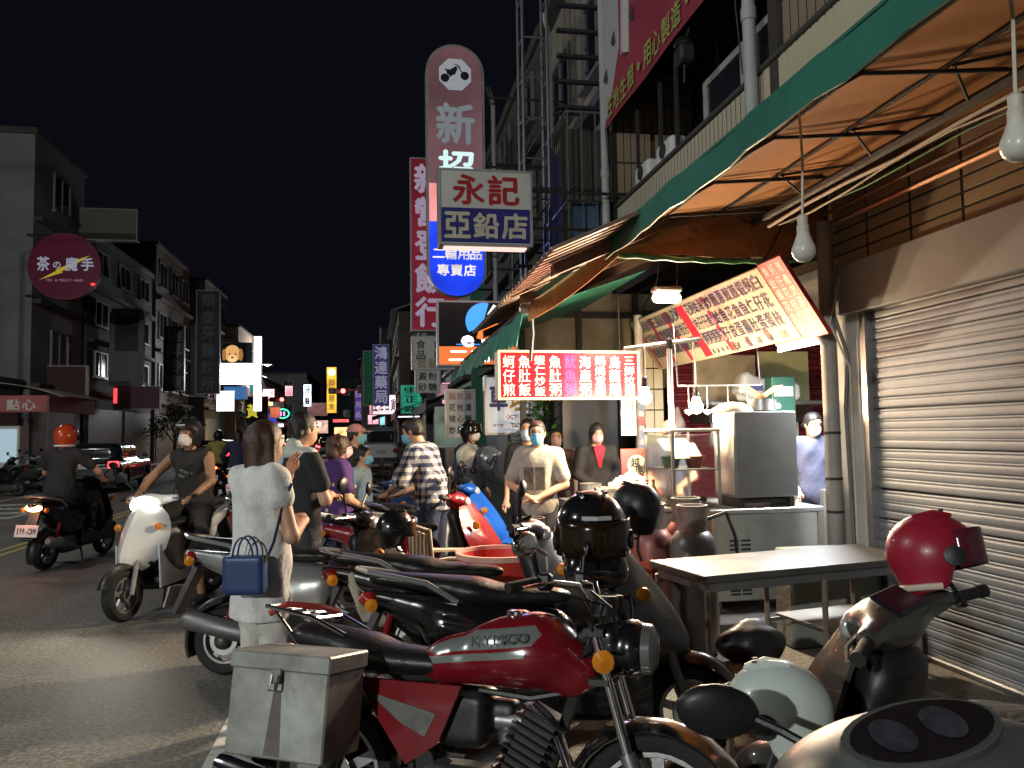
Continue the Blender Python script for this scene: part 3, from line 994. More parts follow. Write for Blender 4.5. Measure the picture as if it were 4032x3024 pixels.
sh = thing('wall_shelf', 'grey metal shelf carrying plastic bags in the shop', 'shelf', (4.55, 8.7, 1.83))
MB().rbox(-.75, .85, -.2, .25, 0, .04, .006).build('board', STEEL, sh)
for x in (-.6, .7):
    MB().box(x, x + .04, .2, .8, -.2, -.001).build('bracket', IRON, sh)
PLBAG = mat('white plastic bag', (.62, .66, .7), .35, 0, .12, 6, .15)
for k, (x, lab) in enumerate(((4.35, 'tilted white plastic bag of takeaway boxes with blue print on the shelf'), (4.75, 'flat white plastic bag with blue print lying on the shelf'))):
    g = SDF((-.26, -.18, 0), (.26, .18, .36), .02)
    if k == 0:
        g.box((0, 0, .17), (.16, .12, .14), .05, rot=rot3(0, 22, 0)).cone((-.12, 0, .05), (-.02, -.05, .03), .05)
    else:
        g.box((0, 0, .11), (.2, .13, .11), .06)
    g.wrinkle(.006, 26, k)
    t = thing('plastic_bag', lab, 'bag', (x, 8.65, 1.872))
    g.build('bag', PLBAG, t)
    MB().box(-.1, .1, -.133, -.128, .12, .18).build('print', mat('blue print', (.1, .12, .4), .5), t)

# the tall post at the corner with its brace and cables
PIPEG = mat('dirty grey pipe', (.26, .25, .23), .5, 0, .3, 2, .08)
ps = thing('canopy_post', 'grey steel post with a slanting brace holding up the canopy beside the shutter pillar', 'post', (3.46, 5.55, 0))
MB().tube([(0, 0, 0), (0, 0, 3.15)], .06, 12).build('pole', PIPEG, ps, True)
MB().tube([(-.02, -.01, 2.2), (-.2, -.01, 2.5), (-.42, -.01, 2.86)], .05, 10).build('brace', PIPEG, ps, True)
for z in (.9, 1.15, 1.5):
    MB().lathe([(.064, 0), (.064, .02)], 12, (0, 0, z)).build('clamp', IRON, ps)
cable('cable', [(3.5, 5.48, 2.8), (3.44, 5.48, 2.5), (3.56, 5.46, 2.1), (3.53, 5.47, 1.7), (3.56, 5.46, .1)], .014, mat('grey cable', (.14, .14, .13), .6), ps)
cable('cable', [(3.56, 5.5, 2.75), (3.42, 5.46, 2.35), (3.56, 5.44, 2.0), (3.57, 5.45, .1)], .009, PVC, ps)
MB().box(.12, .2, -.12, -.06, 1.85, 2.1).build('junction_box', mat('cream plastic', (.5, .44, .3), .5), ps)

# ================================================================== lamps
WARM = (1.0, 0.72, 0.42)
BULB_ON = lit('lit bulb', (1.0, .86, .6), 14)
BULB_OFF = mat('white bulb glass', (.55, .54, .5), .25, 0, .05, 3, 0, .3)
def bulb(label, loc, cord_to, on, power=0, r=.05):
    t = thing('light_bulb', label, 'light bulb', loc)
    pf = [(0, -1.0), (.45, -.93), (.85, -.6), (1.0, -.12), (.95, .25), (.75, .7), (.6, 1.15), (.5, 1.5)]
    MB().lathe([(a * r, b * r) for a, b in pf], 20).build('glass', BULB_ON if on else BULB_OFF, t, True)
    MB().lathe([(r * .5, r * 1.5), (r * .5, r * 2.1), (r * .42, r * 2.2), (r * .45, r * 2.9), (r * .2, r * 3.1)], 14).build('socket', PVC if not on else BLACKP, t, True)
    a = V((0, 0, r * 3.05))
    b = V(cord_to) - V(loc)
    MB().tube([a, a.lerp(b, .5) + V((.01, 0, -.01)), b], .006, 6).build('cord', PVC, t)
    if on:
        lamp('bulb_light', 'POINT', (0, 0, -r * .1 - r * 1.25), power, WARM, t, shadow_soft_size=.05)
    return t
bulb('unlit white bulb hanging from the canopy beam, its cord beside the menu board', P(3165, 985, y=3.4), P(3165, 985, y=3.4) + V((.02, .03, zc(2.0) - 2.36)), False, r=.056)
bulb('unlit white bulb hanging near the tiled wall under the canopy', P(4010, 570, y=2.05), P(4010, 570, y=2.05) + V((.02, .03, zc(1.95) - 2.4)), False, r=.052)
b1 = P(2742, 1602, y=6.6)
b2 = P(2540, 1565, y=6.6)
bulb('glowing bulb hanging from the cross bar over the glass case', b1, (b1.x - .02, 6.6, 2.33), True, 92, .06)
bulb('glowing bulb hanging from the cross bar beside the red sign', b2, (b2.x, 6.6, 2.3), True, 95, .06)
tp_ = thing('lamp_stand', 'steel pole with a cross bar holding two glowing bulbs above the stall', 'pole', (2.58, 6.62, .07))
MB().tube([(0, 0, 0), (0, 0, 2.3)], .024, 10).build('pole', STEEL, tp_, True)
MB().tube([(-.42, 0, 2.2), (.3, 0, 2.29)], .018, 8).build('cross_bar', GREYIRON, tp_, True)
MB().lathe([(.034, 2.2), (.034, 2.28)], 10).build('clamp', BLACKP, tp_)
fl = thing('ceiling_lamp', 'blazing white lamp hanging from the corrugated roof in front of the menu board', 'lamp', P(2625, 1165, y=6.7))
MB().rbox(-.13, .13, -.07, .07, .03, .08, .015).build('reflector', STEEL, fl)
SDF((-.15, -.09, -.09), (.15, .09, .05), .012).cone((-.09, 0, -.02), (.09, 0, -.02), .045, .045).build('tube', lit('white hot tube', (1, .95, .82), 24), fl)
MB().tube([(-.1, 0, .08), (-.02, 0, .5)], .006).tube([(.1, 0, .08), (.12, 0, .55)], .006).build('hanger', IRON, fl)
lamp('tube_light', 'AREA', (0, 0, -.08), 150, (1, .8, .55), fl, shape='RECTANGLE', size=.24, size_y=.12).rotation_euler = (0, R_(48), R_(25))
ft = thing('fluorescent_tube', 'bright white fluorescent tube under the menu board', 'lamp', (3.8, 6.35, 2.3))
MB().tube([(0, -.55, 0), (0, .55, 0)], .024, 10).build('tube', lit('cool tube', (.88, .94, 1), 12), ft, True)
MB().rbox(-.03, .03, -.6, .6, .03, .07, .01).build('batten', WHITEP, ft)
for s_ in (-.58, .56):
    MB().box(-.02, .02, s_, s_ + .02, -.03, .03).build('end_cap', WHITEP, ft)
lamp('tube_light', 'AREA', (0, 0, -.03), 85, (.9, .95, 1), ft, shape='RECTANGLE', size=.05, size_y=1.1)

def street_lamp(label, x, y, arm, power, h=7.6):
    t = thing('street_lamp', label, 'street lamp', (x, y, .14), 0, 'street lamps along the road')
    MB().tube([(0, 0, 0), (0, 0, h)], [.09, .06], 10).build('pole', GREYIRON, t, True)
    MB().tube([(0, 0, h), (arm * .3, 0, h + .35), (arm, 0, h + .45)], .035, 8).build('arm', GREYIRON, t, True)
    MB().lathe([(.02, -.42), (.12, -.2), (.13, .1), (.05, .32)], 12, (arm, 0, h + .45), 'x').build('lamp_head', GREYIRON, t, True)
    MB().lathe([(.02, 0), (.1, .03), (.11, .06)], 12, (arm, 0, h + .28)).build('lens', lit('street lamp lens', (.9, 1, .88), 30), t, True)
    lamp('lamp_light', 'POINT', (arm, 0, h + .2), power, (.93, .96, .92), t, shadow_soft_size=.14)
    return t
street_lamp('lit street lamp with an arm reaching over the road beyond the white hoarding', -11.6, 75, 1.9, 1800)
street_lamp('lit street lamp on the kerb across the road from the shutter', -12.0, -11.0, 2.0, 3200, 5.8)
street_lamp('added street lamp on the kerb that brightens the tiled parapet', -12.2, 4.0, 2.2, 620)  # lamp added out of view to brighten the parapet
street_lamp('lit street lamp on the kerb before the pink awning', -12.0, 19.0, 2.2, 170)
# ================================================================== signs
ALU = mat('sign aluminium', (.36, .36, .36), .45, .4, .2, 3)
SIGNW = mat('unlit sign white', (.5, .5, .47), .5, 0, .12, 1.5)
BLK = mat('black ink', (.015, .015, .02), .5)
def boxsign(label, x0, x1, y, z0, z1, face, d=.22, frame=ALU, name='shop_sign', rz=0, cat='sign', rim=.03):
    t = thing(name, label, cat, ((x0 + x1) / 2, y, z0), rz)
    w, h = x1 - x0, z1 - z0
    MB().rbox(-w / 2, w / 2, .012, d, 0, h, .012).build('casing', frame, t)
    MB().box(-w / 2 + rim, w / 2 - rim, 0, .011, rim, h - rim).build('face', face, t)
    for (a, b, c, e) in ((-w / 2, w / 2, 0, rim), (-w / 2, w / 2, h - rim, h)):
        MB().box(a, b, -.012, .0115, c, e).build('rim', frame, t)
    for a in (-w / 2, w / 2 - rim):
        MB().box(a, a + rim, -.012, .0115, rim + .0005, h - rim - .0005).build('rim', frame, t)
    return t
def arms(t, xs, zs, to):
    for z in zs:
        MB().tube([(xs, .1, z), (to, .1, z)], .025, 6).build('bracket', IRON, t)
FT = M.Translation((0, -.004, 0))

# red menu light box of the stall
rs = boxsign('glowing red menu light box with white dish names hanging over the stall', 1.15, 2.58, 7.4, 1.86, 2.335, lit('red acrylic', (.62, .006, .02), .5, tubes=(2.2, 1, 2.2)), .16, mat('cream wooden frame', (.6, .5, .32), .5, 0, .15, 3), rim=.022)
rs.rotation_euler = (0, 0, R_(3))
WL = lit('white acrylic letters', (.95, .87, .78), .62, tubes=(2.2, 1, 2.2))
cols = ['三鮮拉麵', '烏龍麵', '鍋燒意麵', '海產粥', '魷魚粥', '魚肚粥', '蝦仁炒飯', '魚肚飯', '蚵仔煎']
W_ = 1.37 / 9
for i, s_ in enumerate(cols):
    cx = .685 - W_ * (i + .5)
    n = len(s_)
    h = .40 / n * .9
    m = WL if i != 4 else lit('pink overlay letters', (.9, .05, .2), .9)
    letters('lettering', [(c, cx, .43 - .40 * (k + .5) / n, min(W_ * .76, h * 1.15), h) for k, c in enumerate(s_)], m, rs, FT, .018)
MB().box(.685 - W_ * 5 + .005, .685 - W_ * 4 - .005, -.003, -.0005, .025, .45).build('overlay', lit('crimson overlay', (.6, .01, .07), .5), rs)
MB().tube([(-.5, .1, .47), (-.5, .1, .95)], .008).build('hanger', IRON, rs)
MB().tube([(.55, .1, .47), (.55, .1, 1.0)], .008).build('hanger', IRON, rs)
lamp('sign_light', 'AREA', (0, -.03, .24), 9, (1, .25, .22), rs, shape='RECTANGLE', size=1.3, size_y=.4).rotation_euler = (R_(-90), 0, 0)

# leaning menu board along the shop front
mbd = thing('menu_board', 'long cream menu board with red bands leaning out under the canopy over the shop front', 'menu board', (3.1, 7.25, 2.26))
TB = M.Translation((.22, 0, 0)) @ M.Rotation(R_(-90), 4, 'Z') @ M.Rotation(R_(33), 4, 'X')
# local plane: x = 1.62 (far end) ... along the street; reading runs left (far) to right (near)
CREAM = mat('cream menu board', (.46, .41, .3), .45, 0, .1, 1.2)
def on_board(mb): mb.T = TB; return mb
on_board(MB()).rbox(-1.62, 1.56, .0, .03, 0, .66, .008).build('board', CREAM, mbd)
on_board(MB()).rbox(1.565, 1.93, -.004, .03, -.02, .68, .008).build('red_board', mat('orange red board', (.3, .02, .012), .45, 0, .12, 1.5), mbd)
REDB = mat('menu red band', (.42, .02, .045), .5, 0, .1)
for x, w in ((-1.5, .05), (-1.05, .07), (-.6, .07), (-.22, .17), (.36, .06)):
    on_board(MB()).box(x, x + w, -.004, -.0005, .03, .62).build('red_band', REDB, mbd)
INK = mat('menu blue black ink', (.03, .03, .09), .5)
LT = TB @ M.Translation((0, -.0045, 0))
blocks = [(-1.42, ['蝦仁飯', '蚵仔飯', '魚肚飯', '肉絲飯', '蝦仁炒']), (-.96, ['三鮮麵', '鍋燒麵', '烏龍麵', '意麵湯', '鍋貼麵']), (-.51, ['魚皮湯', '花枝湯', '蚵仔湯']),
          (-.03, ['花枝粥', '蚵仔粥', '蛤仔粥', '海產粥', '魚肚粥']), (.44, ['炒蛤仔', '煎魚皮', '蔥花蛋', '煎魚腸', '煎魚肚', '蝦仁蛋', '蚵仔蛋', '白花枝'])]
for bx, its in blocks:
    for i, s_ in enumerate(its):
        letters('lettering', [(c, bx + .048 + i * (.098 if bx < .4 else .132), .555 - k * .17, .092 if bx < .4 else .115, .135) for k, c in enumerate(s_)], INK, mbd, LT, .025)
for i, s_ in enumerate(['50', '90', '60', '60', '130']):
    letters('price', row(s_, .5 + i * .2, .07, .05, .075, .8), INK, mbd, LT, .02)
for i, s_ in enumerate(['50', '50', '40', '50']):
    letters('price', row(s_, -.02 + i * .1, .07, .04, .06, .8), INK, mbd, LT, .02)
letters('lettering', column('鹹炒麵', .39, .6, .05, .1, 1.6), CREAM, mbd, LT, .02)
WHT = mat('white print', (.62, .6, .56), .5)
for i, s_ in enumerate(['魚蛤蝦花丸湯', '蚵仔花枝仔湯', '海產煲湯麵線']):
    letters('lettering', column(s_, 1.64 + i * .1, .65, .075, .092, 1.13), WHT, mbd, LT, .03)
for x, z in ((.42, .02), (.72, .03), (1.08, .05)):
    on_board(MB()).box(x, x + .07, -.004, -.0005, z, z + .1).build('photo', mat('small food photo', (.13, .07, .05), .5, 0, .6, 30), mbd)
for x in (-1.4, 1.6):
    on_board(MB()).tube([(x, .03, .66), (x, .5, .9)], .008).build('hanger', IRON, mbd)

# projecting signs on the right side
yk = boxsign('white and blue tinsmith sign box with red calligraphy jutting from the lattice mast', .9, 2.26, 11.0, 4.22, 5.33, SIGNW, .3)
MB().box(-.64, .64, -.006, -.0005, .045, .54).build('blue_band', mat('sign deep blue', (.02, .018, .16), .5, 0, .1), yk)
letters('lettering', row('永記', -.5, .81, .44, .42, 1.15), mat('sign red ink', (.34, .012, .02), .5), yk, FT, .05)
letters('lettering', row('亞鉛店', -.62, .29, .36, .36, 1.15), mat('sign cream ink', (.5, .46, .36), .5), yk, M.Translation((0, -.009, 0)), .05)
arms(yk, .68, (.3, .85), 2.7)
lamp('tube_light', 'AREA', (0, .15, -.03), 5, (1, .6, .5), yk, shape='RECTANGLE', size=1.1, size_y=.1)
MB().box(-.6, .6, .06, .26, -.02, -.001).build('bottom_lamp', lit('pinkish lamp strip', (1, .7, .6), .9), yk)

cs = thing('shop_sign', 'tall arched pink sign with a motorcycle picture above white calligraphy, its foot lit blue', 'sign', (1.58, 15.0, 4.2))
hw, H_ = .545, 5.0
def arch(w, h, n=14):
    pts = [(-w, w * .9), (-w, h - w)]
    pts += [(-w * math.cos(math.pi * k / n), h - w + w * math.sin(math.pi * k / n)) for k in range(1, n)]
    pts += [(w, h - w), (w, w * .9)]
    pts += [(w * math.cos(math.pi * k / n), w * .9 - w * .9 * math.sin(math.pi * k / n)) for k in range(1, n)]
    return pts
MB().prism(arch(hw + .03, H_), .02, .26, 'xz').build('casing', ALU, cs)
PINKS = lit('pink acrylic', (.26, .13, .15), .3, tubes=(.5, 1, .35))
a_ = arch(hw - .02, H_ - .05)
top = [p for p in a_ if p[1] > 2.4]
MB().prism([(-hw + .02, 2.2)] + [p for p in a_ if p[1] > 2.4] + [(hw - .02, 2.2)], 0, .019, 'xz').build('upper_face', PINKS, cs)
MB().prism([(-hw + .02, 1.45), (-hw + .02, 2.195), (hw - .02, 2.195), (hw - .02, 1.45)], 0, .019, 'xz').build('middle_face', lit('brighter lit pink acrylic', (.85, .3, .3), .75, tubes=(3, 1, .8)), cs)  # one pink face cut into bands; uneven backlight is put into their emission
low = [p for p in a_ if p[1] < 1.2]
MB().prism([(hw - .02, 1.445)] + low[1:] + [low[0], (-hw + .02, 1.445)], 0, .019, 'xz').build('blue_face', lit('blue acrylic', (.012, .05, .8), .85, tubes=(1.2, 1, 1.2)), cs)
MB().prism([(.34 * math.cos(math.pi * (k + .5) / 4), 4.38 + .34 * math.sin(math.pi * (k + .5) / 4)) for k in range(8)], -.006, -.001, 'xz').build('white_octagon', lit('pale sign white', (.4, .42, .45), .4), cs)
ic = MB()
for x, z in ((-.2, 4.3), (.19, 4.36)):
    ic.lathe([(.055, -.012), (.085, -.012), (.085, -.008), (.055, -.008)], 18, (x, 0, z), 'y')
    ic.lathe([(.0, -.012), (.02, -.012), (.02, -.008)], 8, (x, 0, z), 'y')
ic.prism([(-.22, 4.48), (-.1, 4.47), (.02, 4.55), (.05, 4.5), (.0, 4.38), (-.1, 4.35), (-.16, 4.38), (-.17, 4.44)], -.012, -.008, 'xz')
ic.prism([(.02, 4.58), (.04, 4.58), (.2, 4.36), (.18, 4.35)], -.0125, -.0085, 'xz').prism([(.0, 4.6), (.12, 4.53), (.12, 4.515), (0, 4.575)], -.0115, -.0075, 'xz').prism([(-.2, 4.3), (-.06, 4.37), (-.06, 4.35), (-.2, 4.28)], -.013, -.009, 'xz')
ic.build('motorcycle_picture', BLK, cs)
letters('lettering', [('新', 0, 3.4, .72, .78)], lit('dim white letters', (.3, .35, .37), .3), cs, FT, .05)
letters('lettering', [('招', 0, 2.55, .66, .6)], lit('cyan white letters', (.62, .85, .85), .75), cs, FT, .05)
letters('lettering', row('二輪用品', -.48, .82, .22, .22, 1.1), WL, cs, FT, .04)
letters('lettering', row('專賣店', -.4, .5, .225, .22, 1.15), WL, cs, FT, .04)
arms(cs, .5, (.9, 2.6, 4.0), 2.4)
lamp('sign_light', 'AREA', (0, -.04, .9), 10, (.25, .4, 1), cs, shape='RECTANGLE', size=.9, size_y=.9).rotation_euler = (R_(-90), 0, 0)

rd = boxsign('tall red sign with big white characters standing behind the arched sign', .82, 1.95, 18.0, 3.9, 7.95, lit('crimson acrylic', (.3, .018, .04), .28, tubes=(.5, 1, .4)), .3)
letters('lettering', column('新營登飯行', -.12, 3.95, .66, .66, 1.18), lit('lilac letters', (.5, .4, .55), .34), rd, FT, .06)
arms(rd, .5, (1, 3), 2.6)
w1 = boxsign('grubby white ingredient sign under the tall red sign', .82, 1.95, 17.9, 3.0, 3.78, SIGNW, .2)
letters('lettering', column('餅乾', .05, .7, .2, .2, 1.2) + column('食品', -.35, .7, .2, .2, 1.2), BLK, w1, FT, .03)
letters('lettering', row('批發', -.45, .15, .2, .2, 1.2), mat('faded ochre ink', (.3, .2, .1), .6), w1, FT, .03)
w2 = boxsign('white sign with four black characters for starch and sugar below the ingredient sign', .85, 1.4, 17.0, 2.43, 2.93, SIGNW, .12)
letters('lettering', row('澱粉', -.22, .36, .18, .17, 1.2) + row('砂糖', -.22, .13, .18, .17, 1.2), BLK, w2, FT, .03)

em = boxsign('black light box with a blue and orange swirl logo, partly behind the green tarp', .98, 2.3, 12.5, 2.62, 3.68, mat('black acrylic', (.008, .008, .012), .3), .22)
MB().box(-.63, .63, -.005, -.0005, .03, .32).build('orange_band', lit('orange acrylic', (.85, .2, .05), .7), em)
MB().box(-.35, .5, -.006, -.001, .345, .36).build('blue_line', lit('blue line', (.05, .3, .9), 1), em)
bl = lit('logo blue', (.05, .28, .95), 1.1)
orr = lit('logo orange', (.9, .2, .04), 1.0)
def arc(cx, cz, r, a0, a1, n=10): return [(cx + r * math.cos(R_(a0 + (a1 - a0) * k / n)), cz + r * math.sin(R_(a0 + (a1 - a0) * k / n))) for k in range(n + 1)]
MB().prism(arc(.1, .73, .3, 75, 215, 12) + [(.03, .62), (.1, .76)], -.006, -.001, 'xz').build('logo', bl, em)
MB().prism(arc(.1, .73, .3, 245, 345, 10) + [(.16, .8), (.02, .6)], -.007, -.002, 'xz').build('logo', orr, em)
MB().prism(arc(.12, .75, .29, 0, 62, 6) + [(.15, .84)], -.008, -.003, 'xz').build('logo', lit('logo pale', (.7, .85, .8), .9), em)
letters('lettering', [('e', -.17, .45, .34, .27), ('m', .22, .45, .34, .27)], lit('white logo letters', (1, 1, 1), 2), em, FT, .06)
letters('lettering', row('二輪', -.5, .17, .3, .2, 1.2), lit('white logo letters', (1, 1, 1), 2), em, M.Translation((0, -.008, 0)), .05)

cl = boxsign('white repair shop light box with blue and gold characters below the red menu sign', 1.44, 2.06, 10.4, 1.52, 2.32, lit('dim white acrylic', (.5, .52, .56), .45), .16)
letters('lettering', [('車', -.12, .5, .24, .34)], mat('navy ink', (.02, .02, .12), .5), cl, FT, .06)
letters('lettering', [('理', .15, .5, .24, .34)], mat('gold ink', (.4, .22, .02), .5), cl, FT, .05)
letters('lettering', row('OCT', -.02, .24, .05, .05, 1), mat('sign red ink', (.34, .012, .02)), cl, FT, .05)
letters('lettering', row('SYM', -.2, .13, .045, .04, 1), mat('sign red ink', (.34, .012, .02)), cl, FT, .05)
letters('lettering', row('KYMCO', .05, .13, .04, .04, 1), mat('gold ink', (.4, .22, .02)), cl, FT, .05)
m2 = boxsign('grey snack sign board with columns of dark characters beside the repair shop light box', .98, 1.42, 11.2, 1.5, 2.18, mat('unlit grey white', (.34, .34, .36), .5), .1)
letters('lettering', row('麵魚湯', -.17, .58, .09, .1, 1.25), mat('faded red ink', (.3, .14, .13), .6), m2, FT, .03)
letters('lettering', row('花枝湯', -.17, .42, .09, .1, 1.25) + row('豬心麵', -.17, .26, .09, .1, 1.25) + row('炒飯', -.17, .1, .09, .1, 1.25), BLK, m2, FT, .03)

# left side of the street
ro = thing('round_sign', 'big round maroon tea shop sign with white characters and a yellow streak', 'sign', (-11.3, 31.2, 7.95))
ro.scale = (.84,) * 3
MB().lathe([(1.5, 0), (1.5, .3)], 40, (0, 0, 0), 'y').build('casing', mat('maroon casing', (.16, .02, .04), .5), ro, True)
MB().lathe([(1.42, -.012), (1.42, -.001)], 40, (0, 0, 0), 'y').build('face', lit('maroon acrylic', (.1, .01, .03), .2), ro, True)
MB().prism([(-1.0, -.62), (-.3, -.2), (-.35, -.15), (.35, .15), (.3, .22), (1.05, .5), (.5, .12), (.55, .08), (-.1, -.22), (-.05, -.28)], -.02, -.014, 'xz').build('yellow_streak', lit('dim yellow', (.5, .4, .03), .45), ro)
letters('lettering', [('茶', -.85, .1, .5, .62), ('の', -.3, .05, .34, .34), ('魔', .3, .1, .5, .6), ('手', .95, .1, .5, .55)], lit('dim pale letters', (.42, .45, .55), .35), ro, M.Translation((0, -.024, 0)), .04)
letters('lettering', row('TEA & MAGIC HAND', -.75, -.62, .12, .12, .8), lit('dim pink letters', (.4, .2, .25), .4), ro, M.Translation((0, -.016, 0)), .02)
for z in (-1.3, 1.4):
    MB().tube([(0, .15, z), (-1.6, .15, z)], .05, 6).build('bracket', IRON, ro)
MB().lathe([(0, 0), (.09, .03), (.09, .1)], 10, (1.2, -.05, -.85)).build('red_lamp', lit('small red lamp', (.8, .03, .03), 2), ro)
bs = boxsign('old yellowed blank sign box on black brackets above the round sign', -12.6, -10.14, 36.0, 10.1, 11.5, mat('yellowed acrylic', (.15, .135, .1), .6, 0, .3, 1), .4)
MB().box(-1.18, 1.18, -.008, -.0005, .06, .32).build('dark_band', mat('flaking dark paint', (.04, .035, .03), .7, 0, .6, 3), bs)
for z in (.3, 1.35):
    MB().box(-2.2, -1.24, .05, .2, z, z + .18).build('bracket', IRON, bs)
ov = thing('shop_sign', 'blank grey arched sign panel hanging on the dark house front', 'sign', (-11.36, 38.9, 4.0))
MB().prism([(-.75, .15), (-.65, 0), (.65, 0), (.75, .15), (.75, 3.3), (.6, 3.6), (-.6, 3.6), (-.75, 3.3)], 0, .2, 'xz').build('casing', mat('blank sign grey', (.16, .16, .165), .6, 0, .3, .8), ov)
MB().box(-.5, .5, -.01, -.001, 1.6, 3.3).build('peeled_panel', mat('peeled dark panel', (.05, .05, .055), .7, 0, .5, 2), ov)
def vsign(label, x0, x1, y, z0, z1, face, txt, ink, size, **k):
    t = boxsign(label, x0, x1, y, z0, z1, face, .25, **k)
    n = len(txt)
    hh = (z1 - z0) * .96 / n
    letters('lettering', [(c, 0, (z1 - z0) * .98 - hh * (i + .5), size, min(size * 1.1, hh * .86)) for i, c in enumerate(txt)], ink, t, FT, .04)
    return t
vsign('dark sign with pale refrigeration characters beside the drain pipe on the left row', -11.4, -10.3, 45.5, 4.1, 7.7, mat('sign dark', (.03, .03, .04), .5), '雄昇冷凍', mat('pale ink', (.22, .22, .24), .5), .85)
vsign('brown faded bicycle shop sign hanging beside the navy dental sign', -10.4, -9.4, 47.5, 3.9, 8.0, mat('sign brown', (.07, .055, .05), .6), '益富自行車行', mat('faded dark ink', (.02, .018, .02), .5), .62)
vsign('tall navy blue dental clinic sign with pale characters', -9.6, -8.35, 45, 3.9, 9.6, mat('navy sign face', (.008, .012, .035), .5), '順泰牙醫診所', mat('dull pale letters', (.15, .16, .17), .6), .66)
hb = boxsign('blazing white blank hoarding board on the left side of the street', -9.4, -6.95, 50.5, 4.75, 6.1, lit('blazing white board', (.95, .97, 1), 4), .3)
lamp('sign_light', 'AREA', (0, -.05, .65), 170, (.9, .95, 1), hb, shape='RECTANGLE', size=2.3, size_y=1.2).rotation_euler = (R_(-90), 0, 0)
dg = boxsign('lit poster of a golden puppy face on a black ground above the white hoarding', -9.6, -7.75, 52.5, 6.25, 7.6, mat('black poster', (.01, .01, .012), .5), .2)
FUR = lit('puppy print', (.75, .4, .14), .8)
def disc(cx, cz, rx, rz_, n=18): return [(cx + rx * math.cos(2 * math.pi * k / n), cz + rz_ * math.sin(2 * math.pi * k / n)) for k in range(n)]
MB().prism(disc(-.3, .62, .5, .56), -.02, -.016, 'xz').build('puppy_head', FUR, dg)
MB().prism(disc(-.8, .55, .12, .38), -.026, -.021, 'xz').prism(disc(.22, .55, .14, .4), -.026, -.021, 'xz').build('puppy_ears', lit('puppy ear print', (.5, .22, .06), .55), dg)
MB().prism(disc(-.3, .3, .26, .24), -.0265, -.0215, 'xz').build('puppy_muzzle', lit('puppy muzzle print', (.85, .55, .25), .9), dg)
MB().prism(disc(-.47, .6, .06, .06, 10), -.03, -.027, 'xz').prism(disc(-.1, .6, .06, .06, 10), -.03, -.027, 'xz').prism(disc(-.3, .38, .09, .06, 10), -.03, -.027, 'xz').build('puppy_eyes_and_nose', BLK, dg)
vl = boxsign('narrow glaring white vertical light box behind the puppy poster', -7.9, -7.35, 54, 3.2, 8.2, lit('glaring white', (.8, .92, 1), 3), .2)
boxsign('small white lit panel under the blue sign on the left pavement', -8.9, -7.9, 47, 3.0, 4.2, lit('white panel', (.85, .92, 1), 2.6), .15)
yg = boxsign('dark maroon sign with one yellow character low on the left row', -8.7, -7.2, 56, 2.3, 4.3, mat('sign maroon', (.06, .01, .02), .5), .2)
letters('lettering', [('黃', -.3, 1.0, .7, .9)], lit('yellow letter', (.7, .6, .05), .6), yg, FT, .06)
boxsign('blue and pale pharmacy sign under the white hoarding', -9.4, -8.0, 52, 3.9, 4.75, lit('mid blue acrylic', (.05, .2, .5), .5), .2)
# far lights down the street
GLOW = [('glowing pink and white neon restaurant sign far down the left row', -11.1, -9.1, 75, 4.9, 5.9, (1, .35, .45), 3.5),
        ('amber strip of neon below the pink restaurant sign', -11.0, -9.2, 74.8, 4.35, 4.75, (1, .65, .15), 3),
        ('small red banner sign under the amber neon', -9.9, -9.4, 72, 2.9, 4.2, (.6, .1, .1), .6),
        ('white and blue vertical light box in the middle distance', -6.1, -5.4, 70, 4.05, 6.0, (.75, .88, 1), 1.8),
        ('pink and cyan lit panels beside the purple price sign', -.45, .35, 62, 3.1, 5.0, (.9, .35, .45), .8),
        ('white and pink lit board above the parked van', -.15, 1.25, 48, 2.75, 3.95, (.95, .75, .8), 1.1),
        ('dark red awning sign board at the end of the street', -8.2, -5.8, 100, 4.0, 5.6, (.18, .03, .03), .5),
        ('pale lit shop window board at the end of the street', -7.0, -5.6, 98, 1.8, 3.4, (.8, .5, .4), .8),
        ('green street name plate board far right above the van', 1.3, 2.4, 41, 2.6, 4.1, (.02, .4, .25), .4),
        ('small glaring pink light box on the right row', 3.0, 3.5, 36, 2.9, 3.9, (1, .4, .6), 1.2)]
for lab, x0, x1, y, z0, z1, c, s_ in GLOW:
    t_ = boxsign(lab, x0, x1, y, z0, z1, lit(lab[:28], c, s_, tubes=(1.3, 1, 1.3)), .15)
    w_, h_ = x1 - x0, z1 - z0
    tx = {0: '海鮮餐廳', 3: '牙醫', 4: '眼鏡', 5: '生活百貨', 8: '中正路'}.get([g_[0] for g_ in GLOW].index(lab))
    if tx and w_ > h_: letters('lettering', [(c_, -w_ / 2 + w_ * (i + .5) / len(tx), h_ / 2, w_ / len(tx) * .75, h_ * .6) for i, c_ in enumerate(tx)], BLK if s_ < 3 else WL, t_, FT, .04)
    elif tx: letters('lettering', [(c_, 0, h_ - h_ * (i + .5) / len(tx), w_ * .6, h_ / len(tx) * .6) for i, c_ in enumerate(tx)], BLK, t_, FT, .04)
yl = boxsign('tall yellow lit vertical restaurant sign with a round crest', -3.55, -2.8, 60, 3.2, 6.65, lit('yellow acrylic', (1, .55, .03), 1.0, tubes=(.8, 1, .7)), .25)
MB().prism(disc(0, 3.05, .28, .28), -.02, -.015, 'xz').build('crest', lit('pale crest', (1, .9, .5), 1.6), yl)
letters('lettering', column('御飯屋食', 0, 2.6, .45, .5, 1.2), lit('brownish letters', (.35, .15, .02), .6), yl, FT, .04)
pu = vsign('deep purple pharmacy sign with large pale characters on the right row', -.1, .72, 40, 3.0, 6.1, lit('purple acrylic', (.03, .02, .14), .45), '鴻達藥局', lit('pale violet letters', (.35, .35, .45), .4), .6)
